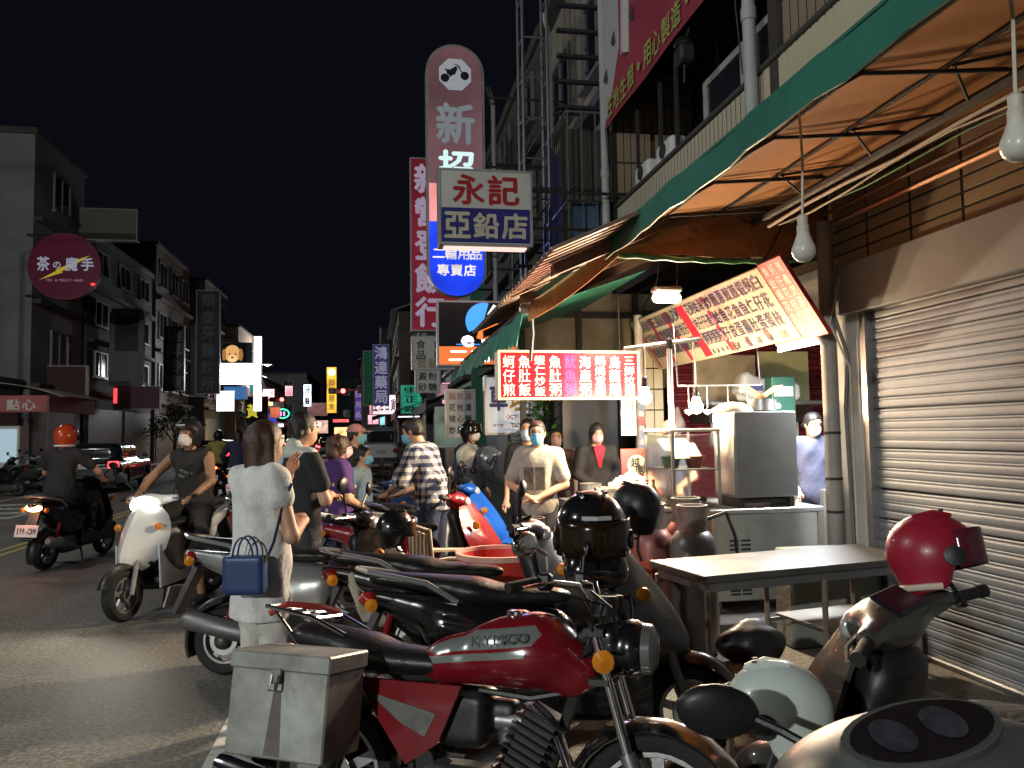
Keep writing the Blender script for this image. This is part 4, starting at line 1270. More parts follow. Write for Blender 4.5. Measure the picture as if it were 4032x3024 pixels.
vsign('narrow purple price sign on a post left of the green wall', -1.45, -.95, 58, 2.6, 4.9, lit('violet acrylic', (.1, .03, .25), .6), '日用品', lit('pale violet letters', (.35, .35, .45)), .36)
ns = boxsign('brown direction sign on an arm beside the pharmacy sign', -1.0, .1, 47, 3.95, 4.45, mat('brown plate', (.16, .05, .03), .5), .06)
letters('lettering', row('大廟', -.3, .25, .22, .22, 1.3), WHT, ns, FT, .03)
MB().tube([(.5, .03, .25), (1.8, .03, .25)], .03, 6).build('bracket', GREYIRON, ns)
gw = boxsign('plain green billboard panel on the house behind the purple pharmacy sign', -.65, .2, 45, 3.2, 6.3, mat('green panel', (.03, .2, .11), .6, 0, .2, 1, emit=.03), .2)  # faint emission brightens the painted panel
gl = thing('led_sign', 'small green ringed neon shop sign at the end of the street', 'sign', (-7.8, 70, 3.0))
MB().rbox(-.62, .62, 0, .15, 0, .95, .05).build('casing', BLACKP, gl)
MB().tube([(.52 * math.cos(a * .314), -.03, .48 + .38 * math.sin(a * .314)) for a in range(21)], .05, 5).build('ring', lit('green neon', (.05, .9, .4), 2.6), gl)
letters('lettering', row('88', -.3, .48, .25, .4, 1.1), lit('magenta neon', (.9, .3, .7), 2), gl, M.Translation((0, -.02, 0)), .05)
FAR = [('yellow lit shop window low on the left beyond the street tree', -8.6, -7.2, 62, .6, 2.3, (1, .62, .2), 1.6), ('blue lit shop fascia over the yellow shop window', -9.2, -7.3, 61.5, 2.5, 3.3, (.04, .06, .5), .8),
       ('orange lantern banner hanging by the blue fascia', -7.6, -6.9, 60, 2.9, 3.7, (.8, .2, .1), .6), ('cool white shop light strip under the left awnings', -9.5, -7.5, 68, 2.3, 2.6, (.8, .95, 1), 2.4),
       ('pale green lit shop interior on the right row', 1.9, 3.3, 44, .8, 2.3, (.5, .75, .6), .6), ('white fluorescent strip under an awning on the right row', 1.2, 2.4, 43, 2.45, 2.55, (.85, .95, 1), 4),
       ('pink lit menu board among the far right shops', -.6, .3, 66, 2.4, 3.2, (1, .45, .55), 1.1), ('cyan lit panel among the far right shops', .35, .8, 64, 2.3, 3.9, (.35, .8, .85), .9),
       ('amber lit shop front at the end of the street', -5.2, -3.4, 104, .8, 2.6, (1, .6, .25), 1.2), ('white lit shop front at the end of the street', -3.2, -1.6, 106, .9, 2.5, (.9, .95, 1), 1.5),
       ('red neon bar over the amber shop front', -5.3, -3.3, 103, 3.2, 3.6, (1, .08, .08), 2), ('small white cube light by the far traffic signal', -6.3, -5.9, 90, 2.6, 3.0, (1, 1, 1), 3),
       ('teal lit box sign near the white hoarding', -8.6, -7.7, 57, 4.6, 5.4, (.1, .45, .45), .5), ('crimson lit box sign above the dark brown house', -8.9, -8.2, 82, 5.6, 6.6, (.8, .05, .1), 1.2),
       ('pale pink fascia board on the right row beyond the green house', 2.6, 3.4, 34, 3.0, 3.7, (.5, .25, .3), .5), ('greenish corrugated lit panel beside the pink fascia', 2.2, 3.3, 30, 1.0, 2.6, (.25, .32, .25), .35)]
for lab, x0, x1, y, z0, z1, c, s_ in FAR:
    boxsign(lab, x0, x1, y, z0, z1, lit(lab[:30], c, s_, tubes=(1.1, 1, 1.3)), .12)
lamp('shop_glow', 'AREA', (0, -.1, 1.2), 60, (1, .7, .35), boxsign('warm lit snack counter far down the left pavement', -8.3, -7.0, 64, .7, 1.7, lit('snack counter', (1, .7, .4), 1.3), .12), shape='RECTANGLE', size=1.2, size_y=.8).rotation_euler = (R_(-90), 0, 0)
# traffic lights
def traffic_light(label, x, y, z):
    t = thing('traffic_light', label, 'traffic light', (x, y, 0), 0, 'traffic lights')
    MB().rbox(-.55, .55, 0, .2, z - .18, z + .18, .05).build('housing', BLACKP, t)
    for k, c in enumerate((-.35, 0, .35)):
        MB().lathe([(.14, -.03), (.14, 0)], 16, (c, 0, z), 'y').build('lens', lit('red signal', (1, .06, .05), 9) if k == 2 else mat('dark lens', (.02, .03, .02), .3), t)
        MB().sheet([[(c + .15 * math.cos(R_(a)), -.2 * j, z + .15 * math.sin(R_(a))) for j in (0, 1)] for a in range(0, 181, 30)], .01).build('hood', BLACKP, t)
    s_ = -1 if x < -4 else 1
    MB().tube([(0, .12, z), (s_ * 3, .12, z + .2)], .05, 8).tube([(s_ * 3, .12, z + .3), (s_ * 3, .12, 0)], .08, 8).build('post', GREYIRON, t)
    lamp('signal_light', 'POINT', (.35, -.25, z), 25, (1, .08, .06), t, shadow_soft_size=.14)
traffic_light('red traffic light on an arm from the left kerb', -7.1, 60, 4.25)
traffic_light('red traffic light on an arm from the right kerb', -2.3, 50, 4.3)

# awning at the far left
fa = thing('shop_awning', 'faded pink shop awning with white lettering over a dark shopfront on the left', 'awning', (-10.0, 30.0, 2.4))
PKA = mat('faded pink awning', (.4, .11, .12), .7, 0, .2, 1.5, .1)
MB().sheet([[(-2.2 + 2.2 * j / 5 + .5 * math.sin(j * .3), -4 + 4.0 * i / 6, .95 - .45 * (j / 5) ** 2) for j in range(6)] for i in range(7)], .02).build('top', mat('faded cream awning', (.35, .3, .24), .7, 0, .3, 1.5, .1), fa, 'full')
MB().sheet([[(-2.2 + 2.4 * i / 6, -4.05, .5 - .5 * j) for j in range(2)] for i in range(7)], .02).build('end_valance', PKA, fa)
MB().sheet([[(.22, -4 + 4.0 * i / 6, .5 - .5 * j) for j in range(2)] for i in range(7)], .02).build('valance', PKA, fa)
letters('lettering', row('點心', -.95, .22, .36, .32, 1.2), WHT, fa, M.Translation((0, -4.08, 0)), .04)
MB().tube([(.2, -4, .5), (.2, -4, -2.3)], .04, 6).build('post', GREYIRON, fa)
vm = thing('vending_machine', 'pale lit vending machine under the pink awning', 'machine', (-11.15, 26.3, .14))
MB().rbox(-.45, .45, 0, .7, .0, 1.85, .03).build('cabinet', WHITEP, vm)
MB().box(-.38, .38, -.02, -.001, .75, 1.75).build('window', lit('vending glow', (.45, .62, .7), .5), vm)
MB().box(-.38, .38, -.02, -.001, .2, .6).build('poster', lit('vending yellow', (.55, .5, .15), .4), vm)
rb_ = boxsign('dull red balcony sign board on the tall grey house', -12.6, -11.07, 33.0, 3.2, 4.42, mat('dull red board', (.075, .025, .028), .7, 0, .3, 1), .3)
rp_ = boxsign('pink banner board with a red neon stripe below the arched blank sign', -12.0, -9.93, 39.2, 2.9, 4.0, mat('pink board', (.13, .045, .06), .6, 0, .3, 2), .2)
MB().box(-1.0, -.85, -.03, -.012, .3, 1.0).build('neon_stripe', lit('red neon', (.9, .05, .06), 1.6), rp_)
# ================================================================== vehicles
AMBER = mat('amber lens', (.6, .2, .01), .25, 0, .1, 3, 0, .5)
REDLENS = mat('red lens', (.3, .01, .012), .2, 0, .1, 3, 0, .5)
CLEAR = mat('clear lamp lens', (.5, .5, .5), .12, .3, .1, 8)
PLATE = mat('number plate white', (.62, .62, .6), .4, 0, .06)
ALLOY = mat('cast alloy', (.3, .3, .3), .4, .8, .2, 8, .05)
REDP = mat('red gloss paint', (.2, .009, .015), .2, 0, .12, 2, 0, .6)
SILVERP = mat('silver paint', (.36, .37, .37), .28, .6, .08, 3, 0, .4)
WHITEG = mat('pearl white paint', (.62, .65, .66), .22, 0, .06, 2, 0, .6)
GREYG = mat('dark grey paint', (.07, .075, .075), .28, .2, .15, 3, 0, .4)
BLUEP = mat('blue gloss paint', (.01, .09, .45), .22, 0, .1, 2, 0, .6)

_cache = {}
def wheel_meshes(r, w, key, spokes=5):
    if key in _cache: return _cache[key]
    t = MB()
    pf = [(r - .07, -w * .38), (r - .045, -w * .5), (r - .018, -w * .46), (r - .003, -w * .25), (r, 0), (r - .003, w * .25), (r - .018, w * .46), (r - .045, w * .5), (r - .07, w * .38), (r - .07, -w * .38)]
    n = 32
    vs, fs = [], []
    for a, b in pf[:-1]:
        for k in range(n):
            q = 2 * math.pi * k / n
            vs.append((b, a * math.cos(q), a * math.sin(q)))
    m = len(pf) - 1
    for i in range(m):
        for k in range(n):
            fs.append((i * n + k, i * n + (k + 1) % n, ((i + 1) % m) * n + (k + 1) % n, ((i + 1) % m) * n + k))
    t.add(vs, fs)
    rr = r - .065
    d = MB()
    d.lathe([(rr, -w * .36), (rr, w * .36), (rr - .02, w * .36), (rr - .03, 0), (rr - .02, -w * .36), (rr, -w * .36)], 28, (0, 0, 0), 'x')
    d.lathe([(.045, -w * .45), (.045, w * .45)], 12, (0, 0, 0), 'x')
    for k in range(spokes):
        a = 2 * math.pi * k / spokes
        d.T = M.Rotation(a, 4, 'X')
        d.box(-.012, .012, -.02, .02, .03, rr - .015)
    d.T = M.Identity(4)
    _cache[key] = (t.mesh('tyre', RUBBER, True), d.mesh('rim', ALLOY, True), MB().lathe([(.03, 0), (r * .42, 0), (r * .42, .004), (.03, .004)], 20, (w * .55, 0, 0), 'x').mesh('brake_disc', STEEL))
    return _cache[key]

def put_wheel(par, y, r, w, key, spokes=5, x=0):
    a, b, c = wheel_meshes(r, w, key, spokes)
    o = link('wheel', b, par)
    o.location = (x, y, r)
    t = link('tyre', a, o)
    link('brake_disc', c, o)
    return o

def fender(yc, zc, r, hw_, a0, a1, drop=.05):
    g = []
    for k in range(13):
        a = R_(a0 + (a1 - a0) * k / 12)
        row_ = []
        for j in range(7):
            u = (j - 3) / 3
            rr = r - drop * u * u
            row_.append((u * hw_, yc + rr * math.cos(a), zc + rr * math.sin(a)))
        g.append(row_)
    return MB().sheet(g, .006)

def scooter_meshes():
    if 'sc' in _cache: return _cache['sc']
    S = {}
    v = .016
    g = SDF((-.22, -1.0, .36), (.22, .12, .86), v)
    g.cone((0, -.02, .56), (0, -.5, .64), .14, .15, .03).cone((0, -.45, .67), (0, -.9, .78), .13, .055, .04, (1.1, 1, 1)).ell((0, -.25, .5), (.175, .3, .17), .05)
    g.box((0, -.02, .47), (.13, .08, .15), .04, .04)
    g.cut((0, -.4, .755), (0, .09, 1)).cone((-.05, -.63, .22), (.05, -.63, .22), .27, .27, .02, sub=True)
    g.cut((0, -.6, .43), (0, -.3, -1))
    for s_ in (-1, 1):
        g.cone((s_ * .19, -.05, .56), (s_ * .12, -.8, .72), .014, .01, .01, sub=True)
    S['rear_body'] = g.mesh('rear_body', BLACKG)
    g = SDF((-.2, -.95, .68), (.2, .1, .92), v)
    g.cone((0, 0, .755), (0, -.34, .765), .10, .145, .03, (1, 1, .42)).cone((0, -.42, .80), (0, -.82, .85), .14, .085, .04, (1, 1, .42))
    S['seat'] = g.mesh('seat', VINYL)
    g = SDF((-.26, .05, .2), (.26, .8, .98), v)
    g.ell((0, .38, .64), (.24, .085, .31), .03, rot3(17)).cone((0, .33, .86), (0, .62, .5), .105, .045, .05, (1.6, 1, 1))
    g.cone((-.1, .5, .5), (.1, .5, .5), .1, .1, .05).cone((0, .36, .33), (0, .2, .27), .1, .11, .04, (1.5, 1, .7))
    g.box((0, .2, .62), (.16, .11, .24), .04, .03, rot3(17), True)
    g.cone((-.05, .66, .22), (.05, .66, .22), .285, .285, .02, sub=True)
    for s_ in (-1, 1):
        g.cone((s_ * .02, .60, .66), (s_ * .17, .48, .78), .014, .02, .01, sub=True)
        g.cone((s_ * .12, .56, .47), (s_ * .2, .42, .68), .016, .02, .01, sub=True)
    S['inner_panel'] = g.mesh('inner_panel', BLACKP)
    secs = [(.97, .375, .14, .10), (.90, .43, .205, .15), (.82, .495, .24, .20), (.73, .56, .25, .235), (.63, .62, .235, .25), (.55, .655, .19, .25), (.485, .66, .12, .22), (.45, .625, .06, .16)]
    gr_ = []
    for z, ny, hw_, dp in secs:
        gr_.append([(u * hw_, ny - dp * (abs(u) ** 1.35) - (.012 if .28 < abs(u) < .4 and .55 < z < .85 else 0), z - .05 * abs(u)) for u in (-1, -.82, -.62, -.4, -.3, -.15, 0, .15, .3, .4, .62, .82, 1)])
    ap_ = MB().sheet(gr_[::-1], .014)
    S['front_apron'] = ap_.mesh('front_apron', BLACKG, True)
    lw = MB()
    for s_ in (-1, 1):
        lw.sheet([[(s_ * (.165 + .05 * (1 - a)), .44 - .62 * a, zz) for zz in (.24 + .02 * a, .33, .42 - .1 * math.sin(math.pi * a) + .2 * (1 - a) ** 3)] for a in [i / 7 for i in range(8)]], .012)
    S['lower_cowl'] = lw.mesh('lower_cowl', BLACKG, True)
    g = SDF((-.2, -.25, .18), (.2, .42, .38), v)
    g.box((0, .1, .29), (.17, .27, .045), .03).box((0, .05, .25), (.13, .26, .05), .03)
    S['floorboard'] = g.mesh('floorboard', BLACKP)
    g = SDF((-.3, .1, .86), (.3, .42, 1.1), .014)
    g.ell((0, .26, .975), (.135, .1, .075), .03)
    for s_ in (-1, 1):
        g.cone((0, .25, .98), (s_ * .23, .19, 1.0), .055, .03, .04)
    S['handlebar_cover'] = g.mesh('handlebar_cover', BLACKG)
    g = SDF((-.12, .28, .88), (.12, .42, 1.04), .012)
    g.ell((0, .335, .96), (.1, .045, .055), .01)
    S['headlight'] = g.mesh('headlight', CLEAR)
    S['dashboard'] = MB().rbox(-.075, .075, -.05, .05, 0, .014, .006).mesh('dashboard', mat('instrument glass', (.01, .011, .015), .1, 0, .2, 3))
    S['front_fender'] = fender(.64, .22, .275, .075, 20, 150).mesh('front_fender', BLACKG, True)
    S['rear_fender'] = fender(-.63, .22, .285, .08, 95, 205).mesh('rear_fender', BLACKP, True)
    f = MB()
    for s_ in (-1, 1):
        f.tube([(s_ * .085, .64, .22), (s_ * .07, .5, .62)], [.022, .03], 8)
    S['fork'] = f.mesh('fork', GREYIRON, True)
    for s_, nm in ((-1, 'L'), (1, 'R')):
        S['grip' + nm] = MB().tube([(s_ * .22, .19, 1.0), (s_ * .36, .14, 1.0)], .018, 10).tube([(s_ * .35, .143, 1.0), (s_ * .375, .135, 1.0)], .021, 10).mesh('grip', RUBBER, True)
        S['lever' + nm] = MB().tube([(s_ * .21, .23, 1.0), (s_ * .3, .21, .995), (s_ * .37, .17, .99)], .007, 6).mesh('brake_lever', CHROME, True)
        S['stem' + nm] = MB().tube([(s_ * .2, .2, 1.02), (s_ * .22, .19, 1.1), (s_ * .3, .2, 1.18)], .007, 6).mesh('mirror_stem', BLACKP, True)
        g = SDF((-.1, -.04, -.07), (.1, .04, .07), .009)
        g.ell((0, 0, 0), (.075, .028, .048), .01)
        g.cut((0, -.012, 0), (0, -1, 0))
        S['mirror' + nm] = g.mesh('mirror', BLACKP)
        S['glass' + nm] = MB().lathe([(0, -.0005), (.064, -.0005), (.064, .003)], 20, (0, 0, 0), 'y').mesh('mirror_glass', MIRROR)
    g = SDF((-.2, -.85, .1), (.2, .0, .45), .02)
    g.box((-.12, -.42, .25), (.05, .27, .09), .05).box((.02, -.28, .27), (.1, .14, .11), .04).cone((-.1, -.63, .22), (.07, -.63, .22), .06)
    S['engine'] = g.mesh('engine', mat('engine grey', (.1, .1, .1), .45, .5, .25, 8, .1))
    S['exhaust'] = MB().tube([(.05, .0, .18), (.15, -.2, .2), (.16, -.34, .25), (.165, -.42, .27), (.17, -.82, .36), (.17, -.86, .37)], [.018, .018, .03, .06, .062, .035], 14).mesh('exhaust', DSTEEL, True)
    S['tail_light'] = SDF((-.14, -.98, .66), (.14, -.82, .84), .012).ell((0, -.89, .755), (.1, .06, .045), .01).mesh('tail_light', REDLENS)
    for s_, nm in ((-1, 'L'), (1, 'R')):
        S['signal' + nm] = MB().lathe([(0, -.025), (.03, -.015), (.032, .01), (0, .025)], 10, (s_ * .14, -.86, .73), 'x').mesh('turn_signal', AMBER, True)
        S['fsignal' + nm] = MB().lathe([(0, -.02), (.035, -.01), (.03, .015), (0, .02)], 10, (s_ * .205, .42, .77), 'x').mesh('turn_signal', AMBER, True)
    S['plate'] = MB().rbox(-.135, .135, -.004, .004, -.07, .07, .003).mesh('number_plate', PLATE)
    S['plate_holder'] = MB().add([(-.06, -.86, .72), (.06, -.86, .72), (.07, -1.0, .4), (-.07, -1.0, .4), (-.06, -.83, .7), (.06, -.83, .7), (.07, -.97, .38), (-.07, -.97, .38)], [(0, 3, 2, 1), (4, 5, 6, 7), (0, 1, 5, 4), (3, 7, 6, 2), (0, 4, 7, 3), (1, 2, 6, 5)]).mesh('plate_holder', BLACKP)
    gr = MB()
    for s_ in (-1, 1):
        gr.tube([(s_ * .13, -.45, .74), (s_ * .15, -.6, .83), (s_ * .13, -.88, .885), (0, -.96, .9)], .014, 8)
    S['grab_rail'] = gr.mesh('grab_rail', SILVERP, True)
    S['stand'] = MB().tube([(-.12, -.1, .2), (-.2, -.16, .01)], .013, 6).tube([(.12, -.1, .2), (.2, -.16, .01)], .013, 6).tube([(-.2, -.16, .012), (.2, -.16, .012)], .012, 6).mesh('stand', IRON, True)
    S['shock'] = MB().tube([(.1, -.62, .25), (.1, -.52, .6)], .022, 8).mesh('shock_absorber', REDP, True)
    _cache['sc'] = S
    return S

def scooter(label, loc, rz, body, second=None, seat=None, rail=None, steer=0, lean=-6, plate=None, lamp_on=None, tail_on=None, mirrors=True, far=False, group='scooters'):
    S = scooter_meshes()
    t = thing('scooter', label, 'scooter', loc, R_(rz), group)
    t.rotation_euler = (0, R_(lean), R_(rz))
    def p(key, name, m=None, par=t):
        o = link(name, S[key], par)
        if m: setmat(o, m)
        return o
    second = second or body
    rb = p('rear_body', 'rear_body', body)
    p('seat', 'seat', seat)
    ap = p('front_apron', 'front_apron', second)
    ip = p('inner_panel', 'inner_panel')
    ip.location, ip.scale = (0, -.03, .0), (.8, .88, .96)
    p('lower_cowl', 'lower_cowl', second)
    p('floorboard', 'floorboard')
    st_ = bpy.data.objects.new('steering', None)
    hc = p('handlebar_cover', 'handlebar_cover', second)
    hl = p('headlight', 'headlight', lamp_on, hc)
    d = p('dashboard', 'dashboard', None, hc)
    d.location = (0, .22, 1.042)
    d.rotation_euler = (R_(25), 0, 0)
    p('front_fender', 'front_fender', second)
    if not far:
        p('fork', 'fork'); p('stand', 'stand'); p('shock', 'shock_absorber')
        p('rear_fender', 'rear_fender'); p('plate_holder', 'plate_holder')
        for n in 'LR':
            p('lever' + n, 'brake_lever', None, hc)
            p('signal' + n, 'turn_signal', None, rb); p('fsignal' + n, 'turn_signal', None, ap)
    for n, s_ in (('L', -1), ('R', 1)):
        p('grip' + n, 'grip', None, hc)
        if mirrors:
            st = p('stem' + n, 'mirror_stem', None, hc)
            mi = p('mirror' + n, 'mirror', None, hc)
            mi.location = (s_ * .33, .2, 1.21)
            mi.rotation_euler = (R_(-6), R_(s_ * 15), R_(s_ * -8))
    for e in ('engine', 'exhaust'):
        p(e, e)
    p('tail_light', 'tail_light', tail_on, rb)
    p('grab_rail', 'grab_rail', rail)
    put_wheel(t, .64, .22, .1, 'scooter_wheel')
    put_wheel(t, -.63, .22, .11, 'scooter_wheel_rear')
    if plate:
        o = p('plate', 'number_plate')
        o.location = (0, -1.0, .5)
        o.rotation_euler = (R_(-14), 0, 0)
        letters('plate_number', [(c, -.115 + .23 * (i + .5) / len(plate), 0, .032, .07) for i, c in enumerate(plate)], BLK, o, M.Translation((0, -.006, 0)), .06)
    bpy.data.objects.remove(st_)
    return t

PK = 'scooters parked along the pavement'
scooter('black parked scooter with a broad seat in front of the wide red tub', (.62, 4.48, 0), -99, BLACKG, GREYG, lean=-7, group=PK)
TAIL_ON = lit('lit tail lamp', (1, .12, .06), 6)
PK = 'scooters parked along the pavement'
scooter('black parked scooter with a silver tail lens and a full face helmet on its mirror', (.83, 3.72, 0), -101, BLACKG, BLACKG, lean=-8, group=PK)
scooter('grey and black parked scooter behind the woman with the blue handbag', (-.36, 5.36, 0), -104, SILVERP, BLACKG, plate='MNT-0837', lean=-7, rail=SILVERP, group=PK)
scooter('red and white parked scooter in front of the man in the checked shirt', (.42, 6.72, 0), -97, REDP, REDP, rail=WHITEP, lean=-6, plate='905-HKC', group=PK)
scooter('blue parked scooter with a white nose stripe beside the man in the grey shirt', (.66, 7.95, 0), -99, WHITEG, BLUEP, lean=-6, group=PK)
scooter('dark parked scooter with two helmets on its mirrors behind the checked shirt man', (.75, 9.15, 0), -95, GREYG, GREYG, lean=-6, group=PK)
scooter('black parked scooter beyond the two helmets near the repair shop', (.6, 10.5, 0), -93, BLACKG, BLACKG, lean=-6, group=PK)
scooter('white parked scooter farther along the row near the van', (.5, 12.4, 0), -93, WHITEG, WHITEG, lean=-6, group=PK)
scooter('black parked scooter before the parked van', (.4, 15.6, 0), -91, BLACKG, BLACKG, lean=-6, group=PK)
scooter('dark blue parked scooter behind the purple blouse woman', (-.1, 8.9, 0), -100, mat('dark blue paint', (.01, .03, .12), .25, 0, .1, 2, 0, .5), None, lean=-7, group=PK)
scooter('dark grey parked scooter with the red helmet on its handlebar by the shutter', (1.70, 1.97, 0), 27, GREYG, mat('grey bronze paint', (.07, .066, .058), .3, .3, .1, 3, 0, .4), lean=-6, mirrors=False, group=PK)
s7 = scooter('olive grey parked scooter with a wide glass instrument panel and long mirror', (.97, .98, 0), 8, mat('olive grey paint', (.1, .11, .105), .45, .1, .15, 3, 0, .1), None, lean=-5, mirrors=False, group=PK)
# left side row
for k, (x, y, c, lab) in enumerate(((-10.4, 24.2, BLACKG, 'black scooter parked under the pink awning across the road'), (-10.3, 25.6, GREYG, 'grey scooter parked second in the row across the road'),
                                    (-10.3, 27.0, WHITEG, 'white scooter parked third in the row across the road'), (-10.2, 28.5, BLACKG, 'black scooter parked fourth in the row across the road'),
                                    (-10.1, 30.1, GREYG, 'grey scooter parked at the end of the row across the road'))):
    scooter(lab, (x, y, 0), 80 + 7 * math.sin(k * 2), c, c, far=True, group='scooters parked across the road')
# ridden scooters
HEADL = lit('blazing headlight', (1, .93, .75), 16)
ws = scooter('white scooter with a blazing headlight ridden towards the camera', (-1.87, 7.85, 0), 158, WHITEG, WHITEG, lean=3, lamp_on=HEADL, group='scooters being ridden')
for o in ws.children:
    if o.name.startswith('front_fender'): setmat(o, BLACKP)
SDF((-.18, .26, .86), (.18, .44, 1.06), .012).ell((0, .335, .955), (.135, .062, .078), .01).build('headlight', HEADL, ws)  # larger second lens added to imitate the headlight's glare
lamp('headlight_beam', 'SPOT', (0, .42, .96), 45, (1, .92, .75), ws, spot_size=R_(100), spot_blend=.7, shadow_soft_size=.06).rotation_euler = (R_(78), 0, 0)
bs_ = scooter('black scooter with a square lit tail lamp ridden away by the orange helmet rider', (-3.78, 10.98, 0), -12, BLACKG, BLACKG, lean=2, plate='599-CBM', tail_on=lit('warm tail lamp', (1, .55, .2), 7), group='scooters being ridden')
rs_ = scooter('silver scooter with a red tail lamp ridden away beyond the waiting woman', (-2.95, 18.2, 0), 2, SILVERP, SILVERP, lean=0, plate='N7W-590', tail_on=TAIL_ON, group='scooters being ridden')
scooter('dark scooter with a red tail lamp far ahead in the lane', (-4.15, 22.5, 0), 0, BLACKG, BLACKG, lean=0, plate='MKE-206', tail_on=TAIL_ON, group='scooters being ridden')
for t_ in (bs_, rs_):
    lamp('tail_glow', 'POINT', (0, -1.05, .75), 1.5, (1, .2, .1), t_, shadow_soft_size=.05)

# ------------------------------------------------------------------ the red motorcycle in front
mc = thing('motorcycle', 'old red motorcycle with silver tank stripes and a sheet metal side box parked in front', 'motorcycle', (.333, 2.755, 0), 0)
mc.rotation_euler = (0, R_(-9.3), R_(-118.5))
mc.scale = (.958,) * 3
put_wheel(mc, .64, .3, .085, 'moto_front', 6)
put_wheel(mc, -.62, .3, .1, 'moto_rear', 6)
for s_ in (-1, 1):
    MB().tube([(s_ * .095, .43, .92), (s_ * .095, .56, .5)], .019, 12).build('fork_tube', CHROME, mc, True)
    MB().tube([(s_ * .095, .55, .53), (s_ * .095, .64, .28)], .029, 12).build('fork_leg', ALLOY, mc, True)
    MB().tube([(s_ * .1, -.6, .32), (s_ * .11, -.48, .66)], .03, 10).build('shock_absorber', IRON, mc, True)
fender(.64, .3, .335, .075, 5, 165, .035).build('front_fender', CHROME, mc, True)
fender(-.62, .3, .35, .09, 60, 200, .04).build('rear_fender', BLACKG, mc, True)
g = SDF((-.2, -.25, .62), (.2, .45, 1.02), .006)
g.cone((0, .2, .83), (0, -.14, .76), .135, .095, .05, (.95, 1, .95)).ell((0, .16, .82), (.165, .22, .125), .05).cone((0, -.1, .78), (0, -.24, .74), .09, .06, .04, (1.1, 1, .8)).ell((0, .33, .76), (.09, .12, .1), .04)
g.box((0, .05, .66), (.045, .4, .06), .02, .02, sub=True)
def tank_mat():
    m = mat('striped tank paint', (.19, .008, .014), .2, 0, .12, 2, 0, .6)
    nt = m.node_tree
    b = nt.nodes['Principled BSDF']
    tc = [n for n in nt.nodes if n.type == 'TEX_COORD'][0]
    sp = nt.nodes.new('ShaderNodeSeparateXYZ')
    nt.links.new(tc.outputs['Object'], sp.inputs[0])
    def op(o, a, c):
        n = nt.nodes.new('ShaderNodeMath')
        n.operation = o
        for i, q in enumerate((a, c)):
            if isinstance(q, (int, float)): n.inputs[i].default_value = q
            else: nt.links.new(q, n.inputs[i])
        return n.outputs[0]
    x, y, z = (op('ABSOLUTE', sp.outputs['X'], 0), sp.outputs['Y'], sp.outputs['Z'])
    zr = op('SUBTRACT', z, op('MULTIPLY_ADD', y, .14))
    for n in nt.nodes:
        if n.type == 'MATH' and n.operation == 'MULTIPLY_ADD': n.inputs[2].default_value = .793
    def box_(lo, hi, y0, y1, sl):
        yy = op('ADD', y, op('MULTIPLY', op('ABSOLUTE', op('SUBTRACT', zr, (lo + hi) / 2), 0), sl))
        r = op('MULTIPLY', op('GREATER_THAN', zr, lo), op('LESS_THAN', zr, hi))
        return op('MULTIPLY', r, op('MULTIPLY', op('GREATER_THAN', y, y0), op('LESS_THAN', yy, y1)))
    up_ = op('SUBTRACT', op('LESS_THAN', zr, op('ADD', op('MULTIPLY', y, .22), .115)), 0)
    a = op('MAXIMUM', op('MULTIPLY', box_(.032, .1, -.2, .25, .9), up_), box_(-.006, .02, -.21, .2, .5))
    a = op('MULTIPLY', a, op('GREATER_THAN', x, .055))
    rp = [n for n in nt.nodes if n.type == 'VALTORGB'][0]
    mx = nt.nodes.new('ShaderNodeMix')
    mx.data_type = 'RGBA'
    nt.links.new(a, mx.inputs[0])
    nt.links.new(rp.outputs['Color'], mx.inputs[6])
    mx.inputs[7].default_value = (.3, .33, .31, 1)
    nt.links.new(mx.outputs[2], b.inputs['Base Color'])
    nt.links.new(op('MULTIPLY', a, .5), b.inputs['Metallic'])
    return m
tank = g.build('fuel_tank', tank_mat(), mc, 2)
TT = M.Translation((.172, .1, .872)) @ M.Rotation(R_(90), 4, 'Z') @ M.Rotation(R_(-14), 4, 'X') @ M.Rotation(R_(-7), 4, 'Y')
letters('lettering', row('KYMCO', -.1, -.0, .042, .036, 1.0), BLK, tank, TT, .05)
MB().lathe([(.045, 0), (.045, .015), (.03, .022)], 16, (0, .12, .945)).build('fuel_cap', CHROME, tank, True)
g = SDF((-.18, -.82, .66), (.18, -.1, .92), .012)
g.cone((0, -.2, .755), (0, -.5, .76), .1, .13, .03, (1, 1, .5)).cone((0, -.52, .79), (0, -.74, .82), .125, .11, .03, (1, 1, .5))
g.build('seat', VINYL, mc)
for s_ in (-1, 1):
    sc_ = MB().prism([(-.46, .70), (-.04, .70), (-.12, .5), (-.24, .42), (-.36, .56)], s_ * .135 - .012, s_ * .135 + .012, 'yz').build('side_cover', REDP, mc)
    MB().prism([(-.41, .655), (-.13, .6), (-.17, .52), (-.27, .56)], s_ * .149 - .002, s_ * .149 + .002, 'yz').build('side_stripe', mat('scuffed stripe', (.12, .12, .11), .5, .1, .5, 10), sc_)
